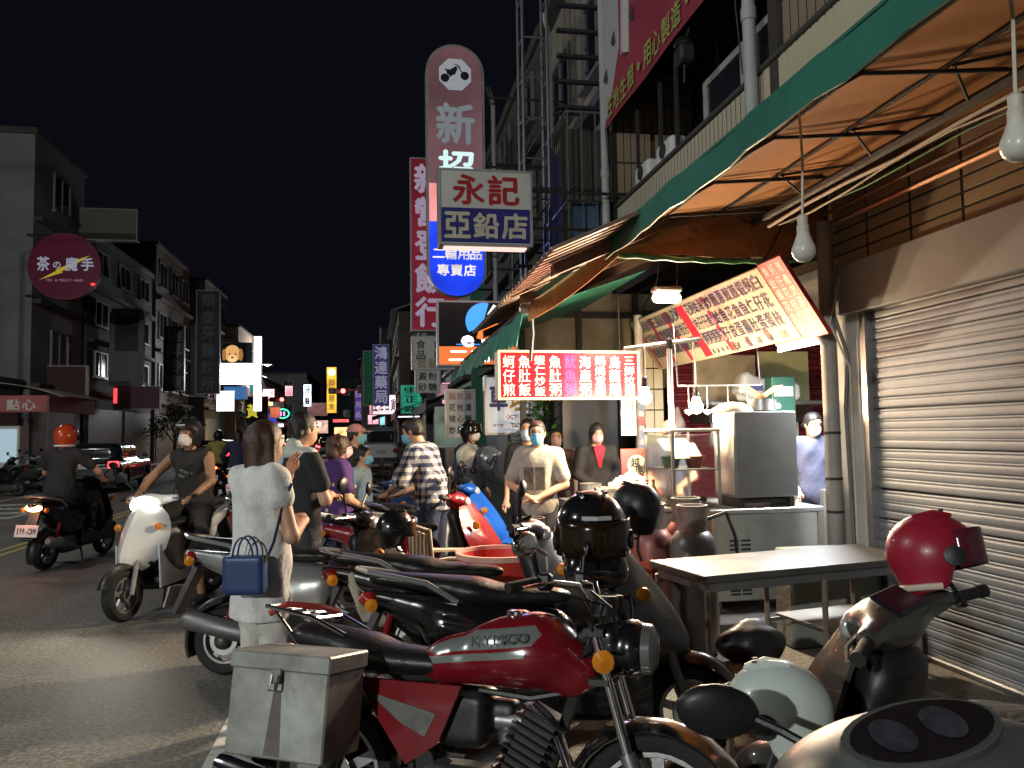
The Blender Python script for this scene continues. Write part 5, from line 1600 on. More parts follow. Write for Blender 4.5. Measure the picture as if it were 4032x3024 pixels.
# engine
en = SDF((-.2, -.3, .16), (.22, .3, .52), .014).box((0, -.02, .31), (.11, .2, .1), .05).cone((.08, -.1, .31), (.15, -.1, .31), .09, .085, .02).cone((.08, .08, .31), (.14, .08, .31), .07, .06, .02).build('crankcase', mat('engine alloy', (.34, .34, .33), .4, .6, .2, 6, .05), mc)
letters('lettering', row('KYMCO', -.07, 0, .03, .02, .95), BLK, en, M.Translation((.241, -.1, .31)) @ M.Rotation(R_(90), 4, 'Z'), .04)
cy_ = MB()
for k in range(9):
    cy_.T = M.Translation((0, .14 + .012 * k, .4 + .026 * k)) @ M.Rotation(R_(-24), 4, 'X')
    cy_.rbox(-.085, .085, -.085, .085, -.004, .004, .003)
cy_.T = M.Translation((0, .19, .5)) @ M.Rotation(R_(-24), 4, 'X')
cy_.box(-.06, .06, -.06, .06, -.13, .13)
cy_.build('cylinder_fins', IRON, mc)
MB().tube([(.06, .3, .55), (.1, .36, .45), (.13, .28, .25), (.15, .05, .19), (.16, -.25, .22)], .022, 10).build('exhaust_pipe', CHROME, mc, True)
MB().tube([(.165, -.25, .22), (.175, -.34, .235), (.19, -.95, .34), (.19, -1.0, .35)], [.03, .048, .05, .038], 14).build('muffler', CHROME, mc, True)
fr = MB()
fr.tube([(0, .42, .92), (0, .32, .62), (0, .2, .24), (0, -.2, .2)], .022, 8).tube([(0, .4, .9), (0, .1, .72), (0, -.3, .7), (0, -.8, .78)], .022, 8)
for s_ in (-1, 1):
    fr.tube([(s_ * .07, -.2, .25), (s_ * .09, -.62, .3)], .02, 8).tube([(s_ * .1, -.3, .68), (s_ * .12, -.2, .3)], .016, 8)
fr.build('frame', IRON, mc, True)
SDF((-.14, -.3, .4), (.14, .1, .72), .014).box((0, -.1, .58), (.1, .14, .1), .04).box((0, .04, .6), (.05, .1, .05), .03).build('air_box', BLACKP, mc)
MB().tube([(.02, .06, .58), (.02, .16, .58)], .035, 10).lathe([(.03, 0), (.035, .04), (.02, .06)], 12, (.02, .1, .5)).build('carburettor', ALLOY, mc, True)
MB().tube([(.09, .22, .66), (.1, .28, .62), (.06, .3, .58)], .012, 6).build('plug_lead', BLACKP, mc, True)
for s_ in (-1, 1):
    MB().tube([(s_ * .12, -.08, .26), (s_ * .24, -.08, .27)], .016, 8).build('foot_peg', RUBBER, mc)
    MB().tube([(s_ * .13, -.32, .3), (s_ * .22, -.34, .34)], .014, 8).build('pillion_peg', RUBBER, mc)
    MB().prism([(-.66, .27), (-.2, .25), (-.2, .31), (-.66, .33)], s_ * .1 - .014, s_ * .1 + .014, 'yz').build('swing_arm', IRON, mc)
MB().tube([(.15, -.05, .24), (.2, .08, .22), (.2, .14, .24)], .009, 6).build('brake_pedal', CHROME, mc, True)
MB().lathe([(.0, 0), (.05, .004), (.058, -.004), (.07, -.02)][::-1], 18, (.235, -.1, .31), 'x').build('clutch_cover', mat('pale alloy cover', (.45, .45, .42), .4, .5, .15, 8), mc, True)
for k in range(5):
    a = k * 1.2566
    MB().lathe([(.008, 0), (.008, .008)], 6, (.205, -.1 + .085 * math.cos(a), .31 + .085 * math.sin(a)), 'x').build('bolt', CHROME, mc)
cable('throttle_cable', [(.25, .31, 1.05), (.2, .45, 1.02), (.08, .42, .85), (.05, .2, .7), (.03, .12, .6)], .005, BLACKP).parent = mc
cable('wiring_loom', [(0, .42, .8), (.05, .34, .7), (.07, .2, .67), (.06, 0, .68)], .011, BLACKP).parent = mc
MB().rbox(-.05, .05, .36, .42, .7, .86, .02).build('steering_head', IRON, mc)
MB().box(-.13, .13, .4, .47, .9, .925).build('fork_yoke', IRON, mc)
MB().box(-.13, .13, .42, .49, .74, .76).build('fork_yoke', IRON, mc)
MB().tube([(-.1, .05, .2), (-.22, .1, .0)], .012, 6).build('side_stand', IRON, mc)
MB().prism([(-.66, .34), (-.1, .36), (-.1, .42), (-.6, .42)], -.09, -.07, 'yz').build('chain_guard', BLACKP, mc)
g = SDF((-.14, .42, .74), (.14, .66, .98), .012)
g.cone((0, .46, .86), (0, .54, .86), .07, .1, .03).box((0, .47, .85), (.1, .05, .09), .03)
hd = g.build('headlamp', BLACKG, mc)
MB().lathe([(.088, 0), (.085, .03), (.05, .05), (0, .055)], 20, (0, .59, .86), 'y').build('lens', mat('dim lamp lens', (.16, .16, .16), .15, .3, .1, 8), hd, True)
ins = MB()
for s_ in (-1, 1):
    ins.lathe([(.045, -.03), (.05, .02), (.046, .035)], 16, (s_ * .055, .46, 1.0))
ins.build('instruments', BLACKP, mc, True)
hb_ = MB()
for s_ in (-1, 1):
    hb_.tube([(0, .42, .97), (s_ * .08, .42, .98), (s_ * .14, .38, 1.07), (s_ * .27, .28, 1.08), (s_ * .33, .25, 1.07)], .012, 10)
hb_.build('handlebar', CHROME, mc, True)
for s_ in (-1, 1):
    MB().tube([(s_ * .28, .275, 1.08), (s_ * .4, .21, 1.06)], .018, 10).build('grip', RUBBER, mc, True)
    MB().rbox(s_ * .255 - .025, s_ * .255 + .025, .27, .32, 1.05, 1.11, .01).build('switch_box', BLACKP, mc)
    MB().tube([(s_ * .25, .33, 1.08), (s_ * .33, .31, 1.075), (s_ * .4, .26, 1.06)], .007, 6).build('lever', CHROME, mc, True)
    MB().tube([(s_ * .24, .3, 1.1), (s_ * .26, .3, 1.17), (s_ * .36, .28, 1.2)], .007, 6).build('mirror_stem', CHROME, mc, True)
    g = SDF((-.1, -.04, -.07), (.1, .04, .07), .009)
    g.ell((0, 0, 0), (.075, .022, .045), .01).cut((0, -.008, 0), (0, -1, 0))
    o = g.build('mirror', CHROME, mc)
    o.location = (s_ * .42, .27, 1.2)
    o.rotation_euler = (R_(-10), 0, R_(-s_ * 15))
    MB().tube([(s_ * .1, .48, .83), (s_ * .17, .49, .83)], .01, 6).build('signal_stalk', BLACKP, mc)
    MB().lathe([(.0, -.03), (.035, -.02), (.038, .015), (0, .035)], 12, (s_ * .2, .49, .83), 'x').build('turn_signal', AMBER if s_ > 0 else AMBER, mc, True)
    MB().lathe([(.0, -.03), (.03, -.02), (.032, .015), (0, .03)], 12, (s_ * .15, -.86, .68), 'x').build('turn_signal', AMBER, mc, True)
cable('cable', [(.1, .42, 1.05), (.14, .5, 1.0), (.08, .52, .9), (.04, .42, .75)], .006, BLACKP).parent = mc
cable('cable', [(-.1, .42, 1.05), (-.13, .52, 1.02), (-.05, .54, .95), (.02, .4, .7)], .006, BLACKP).parent = mc
MB().rbox(-.06, .06, -.9, -.84, .7, .78, .015).build('tail_light', REDLENS, mc)
rk = MB()
for s_ in (-1, 1):
    rk.tube([(s_ * .1, -.55, .84), (s_ * .11, -.7, .9), (s_ * .1, -.92, .93)], .009, 6).tube([(s_ * .1, -.7, .74), (s_ * .1, -.88, .92)], .008, 6)
for k in range(4):
    rk.tube([(-.105, -.69 - k * .07, .895 + k * .012), (.105, -.69 - k * .07, .895 + k * .012)], .007, 6)
rk.build('rear_rack', CHROME, mc, True)
MB().tube([(-.09, -.7, .91), (-.02, -.74, .93), (.08, -.84, .94), (.1, -.9, .9)], .014, 6).build('strap', mat('red elastic strap', (.35, .04, .03), .7), mc)
# side box of sheet metal
GALV = mat('stained galvanised sheet', (.34, .36, .34), .5, .35, .3, 3.5, .06, dirt=(.16, .15, .13))
bx = MB().rbox(.2, .45, -.79, -.4, .46, .76, .006).build('side_box', GALV, mc)
MB().rbox(.192, .458, -.798, -.392, .745, .805, .006).build('lid', GALV, bx)
MB().rbox(.459, .468, -.615, -.575, .705, .755, .004).build('latch', DSTEEL, bx)
MB().tube([(.47, -.61, .735), (.482, -.61, .685), (.482, -.58, .685), (.47, -.58, .735)], .005, 5).build('latch_ring', CHROME, bx)
MB().prism([(-.61, .68), (-.58, .68), (-.565, .47), (-.63, .47)], .4505, .4512, 'yz').build('rust_streak', mat('rust streak', (.14, .12, .1), .7, 0, .3, 12), bx)

# ------------------------------------------------------------------ helmets
def helmet(label, loc, rot, shell, full=False, visor=None, trim=None, size=1.0, name='helmet'):
    t = thing(name, label, 'helmet', loc)
    t.rotation_euler = [R_(a) for a in rot]
    t.scale = (size,) * 3
    v = .01
    g = SDF((-.15, -.18, -.2), (.15, .2, .16), v)
    g.ell((0, -.01, 0), (.125, .15, .135), .01).cone((0, -.02, -.02), (0, -.03, -.1), .115, .1, .04)
    if full:
        g.cone((-.05, .1, -.12), (.05, .1, -.12), .06, .06, .06).cut((0, 0, -.175), (0, 0, -1))
        g.ell((0, -.01, -.02), (.105, .13, .12), .01, sub=True).box((0, .14, -.01), (.1, .12, .045), .03, .02, sub=True).box((0, 0, -.18), (.08, .09, .06), .03, .02, sub=True)
    else:
        g.cut((0, 0, -.13), (0, .25, -1))
        g.box((0, .16, -.1), (.16, .13, .1), .04, .02, rot3(-20), True).ell((0, -.01, -.045), (.09, .112, .1), .01, sub=True)
    g.build('shell', shell, t)
    MB().lathe([(.03, -.01), (.034, .003), (.034, .012), (.012, .016)], 14, (.124, .03, -.03), 'x').build('visor_pivot', BLACKP, t, True)
    MB().lathe([(.012, -.016), (.034, -.012), (.034, -.003), (.03, .01)], 14, (-.124, .03, -.03), 'x').build('visor_pivot', BLACKP, t, True)
    if visor:
        gv = []
        for i in range(13):
            a = R_(15 + 150 * i / 12)
            gv.append([(.132 * math.cos(a), -.0 + .158 * math.sin(a), z + (.02 if not full and visor[1] else 0) * math.sin(a)) for z in (-.075, -.03, .02, .05)])
        MB().sheet(gv, .003).build('visor', visor[0], t, 'full')
    if trim:
        MB().tube([(.108 * math.cos(R_(a)), -.02 + .128 * math.sin(R_(a)), -.125 + .045 * max(0, math.sin(R_(a)))) for a in range(180, 361, 20)], .012, 8).build('trim', trim, t, True)
    MB().tube([(.09, .0, -.1), (.05, .05, -.19), (-.05, .05, -.19), (-.09, .0, -.1)], .008, 5).build('strap', BLACKP, t)
    for s_ in (-1, 1):
        MB().tube([(s_ * .035, .07, .117), (s_ * .045, .01, .13), (s_ * .045, -.06, .122)], [.006, .011, .005], 6).build('vent', shell, t, True)
        MB().box(s_ * .045 - .006, s_ * .045 + .006, .03, .045, .131, .139).build('vent_slot', BLACKP, t)
    MB().sheet([[(.05 * i, .137 - .012 * i * i, .055 + .014 * j) for i in (-1, 0, 1)] for j in (0, 1)], .002).build('sticker', mat('pale sticker film', (.4, .4, .38), .4), t)
    return t
SMOKE = mat('smoked visor', (.05, .04, .03), .06, 0, .1, 2, 0, .3, trans=.75)
CREAMT = mat('cream rubber trim', (.5, .42, .33), .6, 0, .1)
helmet('red open face helmet with cream trim hung on the scooter handlebar by the shutter', P(3680, 2170, z=1.16) , (6, -14, -116), mat('satin red shell', (.27, .012, .03), .33, 0, .08, 2, 0, .15), visor=(mat('tinted red visor', (.12, .02, .03), .15, 0, .1, 2, trans=.3), True), trim=CREAMT, size=.88)
helmet('glossy black full face helmet with amber reflections tinted into its visor facing the camera on the black scooter', P(2330, 2085, z=1.13), (-4, 0, 172), BLACKG, True, (mat('amber reflection visor', (.014, .008, .003), .12, 0, .5, 9), False), size=1.22)  # amber of the reflections is put into the visor colour
helmet('matt black helmet behind the full face helmet on the same scooter', P(2500, 1990, y=4.05), (0, 0, 20), BLACKP, size=.95)
helmet('pearl white open face helmet resting between the parked scooters in front', P(3050, 2790, z=.90), (-6, 10, 62), mat('pearl white shell', (.5, .56, .53), .3, 0, .06, 2, 0, .4), size=.8)
helmet('cream helmet with a dark pivot on the scooter behind the checked shirt', P(1850, 1795, y=8.85), (0, 0, -70), mat('cream shell', (.55, .53, .44), .35, 0, .06))
helmet('silver grey helmet with a black opening next to the cream helmet', P(1925, 1805, y=8.75), (0, 0, -110), mat('silver grey shell', (.22, .22, .22), .25, .4, .1), visor=None)
helmet('small black helmet with a brown visor hung on the grey and black scooter', P(1560, 2075, y=4.95), (0, 0, -60), BLACKG, visor=(mat('brown visor', (.12, .05, .03), .12, 0, .2, 3), True), size=.8)
g = SDF((-.36, .05, .86), (.36, .42, 1.12), .011)
g.ell((0, .24, .985), (.24, .14, .085), .03).cone((-.2, .2, .98), (-.3, .17, .98), .05, .035, .04).cone((.2, .2, .98), (.3, .17, .98), .05, .035, .04)
g.build('instrument_cowl', mat('olive grey paint', (.2, .22, .2)), s7)
for o in list(s7.children):
    if o.name.startswith('handlebar_cover'):
        for c in list(o.children):
            if c.name.startswith('dashboard'): bpy.data.objects.remove(c)
bz = MB().prism(disc(0, 0, .15, .066, 28), -.06, .003, 'xy').build('bezel', mat('olive grey paint', (.2, .22, .2)), s7)
bz.location, bz.rotation_euler = (0, .185, 1.07), (R_(20), 0, 0)
dk = MB().prism(disc(0, 0, .135, .056, 28), -.02, .008, 'xy').build('instrument_glass', mat('instrument glass', (.01, .011, .015)), s7)
dk.location, dk.rotation_euler = (0, .185, 1.07), (R_(20), 0, 0)
for x in (-.06, .04):
    MB().lathe([(0, .0085), (.034, .0085), (.036, .0105), (.034, .0105)], 20, (x, 0, 0)).build('dial', mat('dial grey', (.03, .034, .045), .7, 0, .5, 40), dk, True)
# long mirror and extra bits of the olive scooter
mm = MB().tube([V(P(3280, 2990, z=.97)), V(P(3080, 2880, z=1.0)), V(P(2950, 2820, z=1.02))], .009, 8).build('mirror_stem', BLACKP)
mm.parent = s7; mm.matrix_parent_inverse = (M.Translation(s7.location) @ s7.rotation_euler.to_matrix().to_4x4()).inverted()
g = SDF((-.1, -.04, -.07), (.1, .04, .07), .008)
g.ell((0, 0, 0), (.078, .026, .052), .01)
o = g.build('mirror', BLACKP, s7)
o.matrix_parent_inverse = mm.matrix_parent_inverse
o.location = P(2825, 2800, z=1.03)
o.rotation_euler = (R_(10), R_(8), R_(-10))

# ------------------------------------------------------------------ cars
def car(label, loc, rz, paint, van=False, tail=None):
    t = thing('car' if not van else 'van', label, 'van' if van else 'car', loc, R_(rz))
    v = .05
    g = SDF((-1, -2.4, .15), (1, 2.4, 2.0), v)
    hgt = 1.95 if van else 1.46
    if van:
        g.box((0, 0, .72), (.83, 2.05, .48), .14).box((0, -.15, 1.4), (.74, 1.85, .5), .22, .1).box((0, 2.0, .8), (.75, .2, .3), .15, .2)
    else:
        g.box((0, 0, .58), (.87, 2.2, .34), .2).box((0, -.25, 1.05), (.68, 1.15, .38), .28, .15)
    for y in (-1.35, 1.35):
        g.cone((-1, y, .32), (1, y, .32), .37, .37, .02, sub=True)
    g.build('body', paint, t)
    gl_ = SDF((-1, -2.4, .8), (1, 2.4, 2.0), v)
    if van:
        gl_.box((0, -.15, 1.4), (.755, 1.87, .5), .22).cut((0, 0, 1.14), (0, 0, -1)).cut((0, 0, 1.72), (0, 0, 1))
    else:
        gl_.box((0, -.25, 1.05), (.695, 1.17, .38), .28).cut((0, 0, .96), (0, 0, -1)).cut((0, 0, 1.33), (0, 0, 1))
    for y in (-1.0, -.05, .95):
        for s_ in (-1, 1):
            gl_.box((s_ * .75, y, 1.3), (.25, .05, .6), .01, .01, sub=True)
    for sx in (-1, 1):
        for sy in (-1, 1):
            gl_.box((sx * .72, -.2 + sy * (1.8 if van else 1.1), 1.3), (.12, .14, .6), .02, .01, sub=True)
    gl_.build('windows', GLASSD, t)
    for y in (-1.35, 1.35):
        for x in (-.74, .74):
            put_wheel(t, y, .32, .2, 'car_wheel', 7, x)
    ye = -2.07 if van else -2.19
    for s_ in (-1, 1):
        MB().rbox(s_ * .68 - .14, s_ * .68 + .14, ye - .04, ye + .1, .72, .92, .03).build('tail_light', tail or REDLENS, t)
        MB().rbox(s_ * .62 - .14, s_ * .62 + .14, -ye - .12, -ye + .06, .62, .78, .03).build('headlight', CLEAR, t)
        MB().rbox(s_ * .92 - .08, s_ * .92 + .08, .75, .87, .98, 1.12, .03).build('side_mirror', BLACKP, t)
    MB().rbox(-.78, .78, ye - .08, ye + .05, .36, .52, .03).build('bumper', BLACKP, t)
    pl = MB().rbox(-.2, .2, ye - .06, ye - .03, .72, .86, .01).build('number_plate', PLATE, t)
    letters('plate_number', row('8063-VC', -.17, .79, .045, .08, 1.05), BLK, pl, M.Translation((0, ye - .065, 0)), .04)
    return t
TL2 = lit('car tail lamp', (1, .05, .05), 3)
car('dark sedan with red tail lamps parked across the road behind the riders', (-8.1, 26.0, 0), 4, mat('dark car paint', (.012, .012, .014), .18, .1, .1, 1, 0, .6), tail=TL2)
c2 = car('dark sedan with glowing tail lamps driving away in the far lane', (-6.7, 36.0, 0), 0, mat('black car paint', (.015, .013, .013), .18, .1, .1, 1, 0, .6), tail=TL2)
car('silver van with a bluish rear window parked on the right side', (.25, 38.0, 0), 0, mat('silver car paint', (.4, .4, .42), .3, .5, .06, 1, 0, .4), True)
for k, (x, y) in enumerate(((-4.0, 44), (-3.2, 58))):
    c = car(['dark car with bright brake lamps waiting at the signal', 'second dark car waiting at the signal'][k], (x, y, 0), 0, mat('dark car paint', (.012, .012, .014)), tail=lit('brake lamp', (1, .05, .05), 8))
# ================================================================== the stall
DULLST = mat('dull grey steel', (.16, .165, .165), .45, .5, .15, 3, .04)
ct = thing('stall_counter', 'long brushed steel stall counter with vents behind the gas cylinders', 'counter', (3.0, 6.45, .07))
MB().rbox(-.34, .58, -.45, .45, .1, .8, .01).build('cabinet', STEEL, ct)
MB().rbox(-.38, .62, -.49, .48, .8, .84, .008).build('top', STEEL, ct)
for r in range(6):
    for c in range(2):
        MB().box(-.2 + c * .1, -.12 + c * .1, -.455, -.4505, .4 + r * .035, .415 + r * .035).build('vent', BLACKP, ct)
        MB().box(-.2 + c * .1, -.12 + c * .1, -.455, -.4505, .15 + r * .028, .165 + r * .028).build('vent', BLACKP, ct)
for x in (-.28, .5):
    for y in (-.38, .38):
        MB().tube([(x, y, 0), (x, y, .1)], .025, 8).build('leg', DSTEEL, ct)
hd_ = thing('wind_shield_box', 'big dark grey sheet steel cooker box standing on the stall counter', 'cooker', (3.15, 6.22, .912))
MB().rbox(-.27, .27, -.22, .2, .08, .78, .008).build('box', DULLST, hd_)
MB().box(-.276, -.2705, -.2, .18, .1, .76).build('bright_side', STEEL, hd_)  # lighter steel puts the light on the left face into its colour
for x in (-.24, .2):
    MB().box(x, x + .04, -.2, .16, 0, .08).build('foot', IRON, hd_)
MB().box(-.2, .22, -.15, .1, .03, .06).build('burner', IRON, hd_)
pt_ = thing('steam_pot', 'steel steamer pot with a folded cardboard lid on top of the cooker box', 'pot', (3.25, 6.25, 1.695))
MB().lathe([(.11, 0), (.12, .01), (.12, .1), (.125, .105)], 20).build('pot', STEEL, pt_, True)
MB().sheet([[(-.16 + .08 * i, -.08 + .16 * j, .12 + .05 * abs(i - 2)) for j in range(2)] for i in range(5)], .006).build('cardboard', mat('cardboard', (.36, .22, .1), .8, 0, .15), pt_)
wk = tag(MB().lathe([(0, .09), (.1, .075), (.17, .03), (.18, 0)][::-1], 20, (2.98, 6.25, 1.693)).build('pot_lid', mat('worn aluminium', (.4, .36, .3), .45, .6), None, True), 'domed aluminium lid lying on the cooker box', 'lid')
gc = thing('glass_case', 'lit glass food case with a metal frame and two shelves on the stall', 'display case', (2.62, 6.55, .912))
cb2 = thing('stall_cabinet', 'low steel cabinet under the glass food case and egg basket', 'cabinet', (2.4, 6.85, .07))
MB().rbox(-.22, .22, -.55, .6, .05, .8, .01).build('cabinet', STEEL, cb2)
MB().rbox(-.6, .25, -.62, .68, .8, .84, .008).build('top', STEEL, cb2)
for x, y in ((-.55, -.55), (-.55, .6), (.18, -.5), (.18, .55)):
    MB().tube([(x, y, 0), (x, y, .8)], .02, 8).build('leg', STEEL, cb2)
GL_ = mat('case glass', (.93, .95, .9), .05, 0, .01, 2, trans=1.0, ior=1.4)
for k, (y, a) in enumerate(((-.1, 35), (.1, 28))):
    o = MB().rbox(-.13, .13, -.11, .11, 0, .012, .003).build('food_tray', mat('cream tray', (.4, .36, .26), .5), gc)
    o.location, o.rotation_euler = (0, y, .45 + k * .05), (R_(a), 0, 0)
for (x, y) in ((-.2, -.35), (.2, -.35), (-.2, .3), (.2, .3)):
    MB().box(x - .012, x + .012, y - .012, y + .012, 0, .62).build('frame', STEEL, gc)
MB().rbox(-.22, .22, -.37, .32, .62, .65, .01).build('top', mat('case white top', (.6, .58, .5), .4), gc)
MB().box(-.185, .185, -.352, -.348, .02, .6).build('pane', GL_, gc)
MB().box(-.214, -.21, -.33, .28, .02, .6).build('pane', GL_, gc)
for z in (.01, .3):
    MB().box(-.19, .19, -.33, .28, z, z + .012).build('shelf', STEEL, gc)
MB().box(-.19, .19, .285, .29, .02, .6).build('back', GL_, gc)
lamp('case_light', 'AREA', (0, 0, .6), 5, (1, .88, .65), gc, shape='RECTANGLE', size=.35, size_y=.5)
for k, (x, c, lab) in enumerate(((2.52, (.02, .35, .22), 'green plastic basket on the upper shelf of the glass case'), (2.7, (.5, .06, .05), 'red plastic basket on the upper shelf of the glass case'))):
    tag(MB().lathe([(.06, 0), (.085, .09), (.09, .1), (.082, .1), (.06, .012), (0, .012)], 18, (x, 6.5 - .08 * k, 1.2255)).build('basket', mat('basket %d' % k, c, .4), None, True), lab, 'basket')
egg = MB().lathe([(0, -.03), (.014, -.027), (.022, -.012), (.0225, .003), (.017, .02), (.008, .029), (0, .032)], 12).mesh('egg', mat('egg white', (.7, .64, .56), .45, 0, .06), 'full')
eb = thing('egg_basket', 'shallow round wire edged basket heaped with white eggs on the stall', 'basket', (2.36, 7.12, .914))
MB().lathe([(.17, 0), (.2, .01), (.235, .1), (.245, .105), (.225, .105), (.19, .02), (0, .02)], 28).build('basket', mat('cream plastic basket', (.55, .48, .36), .5), eb, True)
k_ = 0
for lay, (n, r, z) in enumerate(((14, .185, .12), (13, .15, .14), (10, .12, .168), (7, .08, .19), (4, .04, .212), (1, 0, .225))):
    for i in range(n):
        a = 2 * math.pi * i / n + lay
        o = link('egg', egg)
        o.location = (2.36 + r * math.cos(a), 7.12 + r * math.sin(a), .914 + z)
        o.rotation_euler = (random.random() * 3, random.random() * 3, 0)
        o.scale = (1.25,) * 3
        tag(o, 'white egg heaped in the round basket on the stall', 'egg', 'eggs in the basket')
for i in range(11):
    o = link('egg', egg)
    o.location = (2.46 + .055 * (i % 6), 6.33 + .06 * (i // 6), .912 + .052)
    o.rotation_euler = (1.5, random.random() * 3, 0)
    o.scale = (1.2,) * 3
    tag(o, 'white egg on the lower shelf of the glass case', 'egg', 'eggs in the glass case')
po = thing('poster', 'red poster with a round brush drawn emblem propped behind the eggs', 'poster', (2.6, 7.6, .912))
po.rotation_euler = (R_(-6), 0, R_(6))
MB().rbox(-.17, .17, 0, .012, 0, .46, .004).build('board', mat('poster red', (.45, .045, .04), .5, 0, .1, 3), po)
MB().lathe([(0, -.004), (.105, -.004), (.105, -.0005)], 24, (0, 0, .29), 'y').build('emblem_disc', mat('poster tan', (.5, .42, .28), .5), po)
letters('lettering', [('越', -.02, .32, .1, .1), ('園', .03, .24, .09, .09)], BLK, po, M.Translation((0, -.006, 0)), .05)
letters('lettering', row('可口料理', -.15, .1, .065, .07, 1.15), BLK, po, M.Translation((0, -.002, 0)), .04)
for k, (x, y, r, h, lab) in enumerate(((2.02, 7.3, .1, .14, 'tall steel pot with a bluish side at the end of the stall'), (2.06, 6.98, .12, .1, 'wide steel basin next to the egg basket'), (1.93, 6.85, .06, .09, 'small square steel tin at the corner of the stall'))):
    tag(MB().lathe([(r, 0), (r, h), (r * 1.06, h + .006), (r * .97, h), (r * .94, .01), (0, .01)], 22, (x, y, .912)).build('steel_pot', STEEL, None, True), lab, 'pot')
tag(MB().box(1.75, 2.15, 6.6, 7.5, .85, .91).build('side_table_top', STEEL), 'steel side board carrying pots at the end of the stall', 'table')
bpy.data.objects['side_table_top'].location.z = .001
MB().tube([(1.8, 6.65, 0), (1.8, 6.65, .86)], .02, 8).tube([(2.1, 7.45, 0), (2.1, 7.45, .86)], .02, 8).tube([(1.8, 7.45, 0), (1.8, 7.45, .86)], .02, 8).build('leg', STEEL, bpy.data.objects['side_table_top'])
pb = thing('plastic_bag', 'thin white carrier bag hanging on the red pipe of the tiled pillar', 'bag', (3.55, 8.9, 1.48))
SDF((-.12, -.1, 0), (.12, .1, .35), .014).ell((0, 0, .12), (.09, .06, .12), .02).cone((-.03, 0, .2), (-.02, 0, .33), .03, .012, .03).cone((.03, 0, .2), (.0, 0, .33), .03, .012, .03).wrinkle(.007, 30, 2).build('bag', mat('thin carrier bag', (.26, .2, .2), .4, 0, .2, 6), pb)

# small stuff on the stall
BOWL = mat('cream melamine', (.55, .5, .4), .35, 0, .08)
for k, (x, y, n, lab) in enumerate(((3.5, 6.3, 5, 'stack of cream bowls at the counter end beside the cooker box'), (2.12, 7.35, 4, 'stack of cream bowls by the tall steel pot'))):
    t = thing('bowl_stack', lab, 'bowls', (x, y, .912))
    bm_ = MB().lathe([(.035, 0), (.06, .03), (.075, .05), (.07, .05), (.03, .008), (0, .008)], 18).mesh('bowl', BOWL, True)
    for i in range(n):
        o = link('bowl', bm_, t)
        o.location.z = i * .018
for k, (x, y, c, lab) in enumerate(((2.2, 6.45, (.2, .03, .02), 'dark red sauce bottle at the front edge of the stall'), (2.27, 6.42, (.05, .03, .015), 'dark soy bottle next to the red sauce bottle'), (2.34, 6.46, (.4, .3, .05), 'yellow sauce bottle next to the soy bottle'))):
    t = thing('sauce_bottle', lab, 'bottle', (x, y, .912))
    MB().lathe([(.028, 0), (.03, .01), (.03, .12), (.012, .17), (.012, .2)], 14).build('bottle', mat('bottle %d' % k, c, .2), t, True)
    MB().lathe([(.014, .2), (.014, .22)], 10).build('cap', mat('bottle cap red', (.4, .03, .03), .4), t)
t = thing('ladle_rack', 'steel ladles hanging from a rail above the counter', 'rack', (3.1, 6.75, 1.95))
MB().tube([(-.4, 0, 0), (.4, 0, 0)], .008, 6).build('rail', STEEL, t)
for k, x in enumerate((-.3, -.12, .08, .27)):
    MB().tube([(x, 0, 0), (x, .0, -.2)], .005, 6).lathe([(.0, -.27), (.035, -.25), (.045, -.22), (.04, -.22)], 12, (x, 0, 0)).build('ladle', STEEL, t, True)
for x in (-.4, .4):
    MB().tube([(x, 0, 0), (x, .1, .9)], .006, 6).build('hanger', IRON, t)
for k, (x, y, c, lab) in enumerate(((2.5, 7.25, (.3, .5, .1), 'clear bag of green vegetables beside the egg basket'), (2.56, 7.0, (.5, .1, .04), 'small heap of red chillies beside the egg basket'))):
    tag(SDF((-.09, -.09, -.01), (.09, .09, .14), .01).ell((0, 0, .04), (.065, .055, .045), .01).ell((.02, .01, .07), (.04, .04, .035), .02).wrinkle(.008, 60, k).cut((0, 0, 0), (0, 0, -1)).build('vegetables', mat('vegetable %d' % k, c, .5, 0, .4, 20)), lab, 'vegetables').location = (x, y, .913)

# gas cylinders
def cyl(label, x, y, h=1.02, r=.165, c=None):
    t = thing('gas_cylinder', label, 'gas cylinder', (x, y, 0), random.random() * 6, 'gas cylinders by the stall')
    b = h - .2
    MB().lathe([(r * .85, 0), (r, .04), (r, b * .55), (r, b - .1), (r * .93, b - .04), (r * .7, b + .015), (r * .3, b + .04)], 28).build('body', c or CYLM, t, True)
    MB().lathe([(r * .62, b + .0), (r * .62, h - .01), (r * .66, h), (r * .58, h), (r * .58, b + .0), (r * .62, b + .0)], 24).build('collar', mat('worn grey collar', (.2, .18, .17), .45, .4, .3, 6), t, True)
    MB().tube([(0, 0, b), (0, 0, b + .1)], .02, 8).lathe([(.035, b + .1), (.035, b + .125)], 12).build('valve', mat('brass valve', (.3, .2, .08), .4, .8), t)
    MB().box(-.03, .09, -.025, .025, b + .05, b + .09).build('regulator', mat('blue regulator', (.02, .06, .2), .4), t)
    return t
CYLM = mat('grey gas cylinder', (.13, .125, .12), .38, .3, .25, 3, .05)
CYLR = mat('red grey gas cylinder', (.2, .035, .03), .4, .2, .4, 2.5, .05, dirt=(.15, .1, .09))
cyl('grey gas cylinder with a worn collar nearest the steel table', 2.2, 5.3, c=CYLM)
cyl('reddish gas cylinder between the grey cylinder and the red bin', 1.97, 5.52, c=CYLR)
cyl('reddish gas cylinder hidden behind the other two by the counter', 2.3, 5.66, 1.04, c=CYLR)
cyl('brown grey gas cylinder with a tall collar beside the red tub', 1.17, 5.95, .9, c=CYLR)
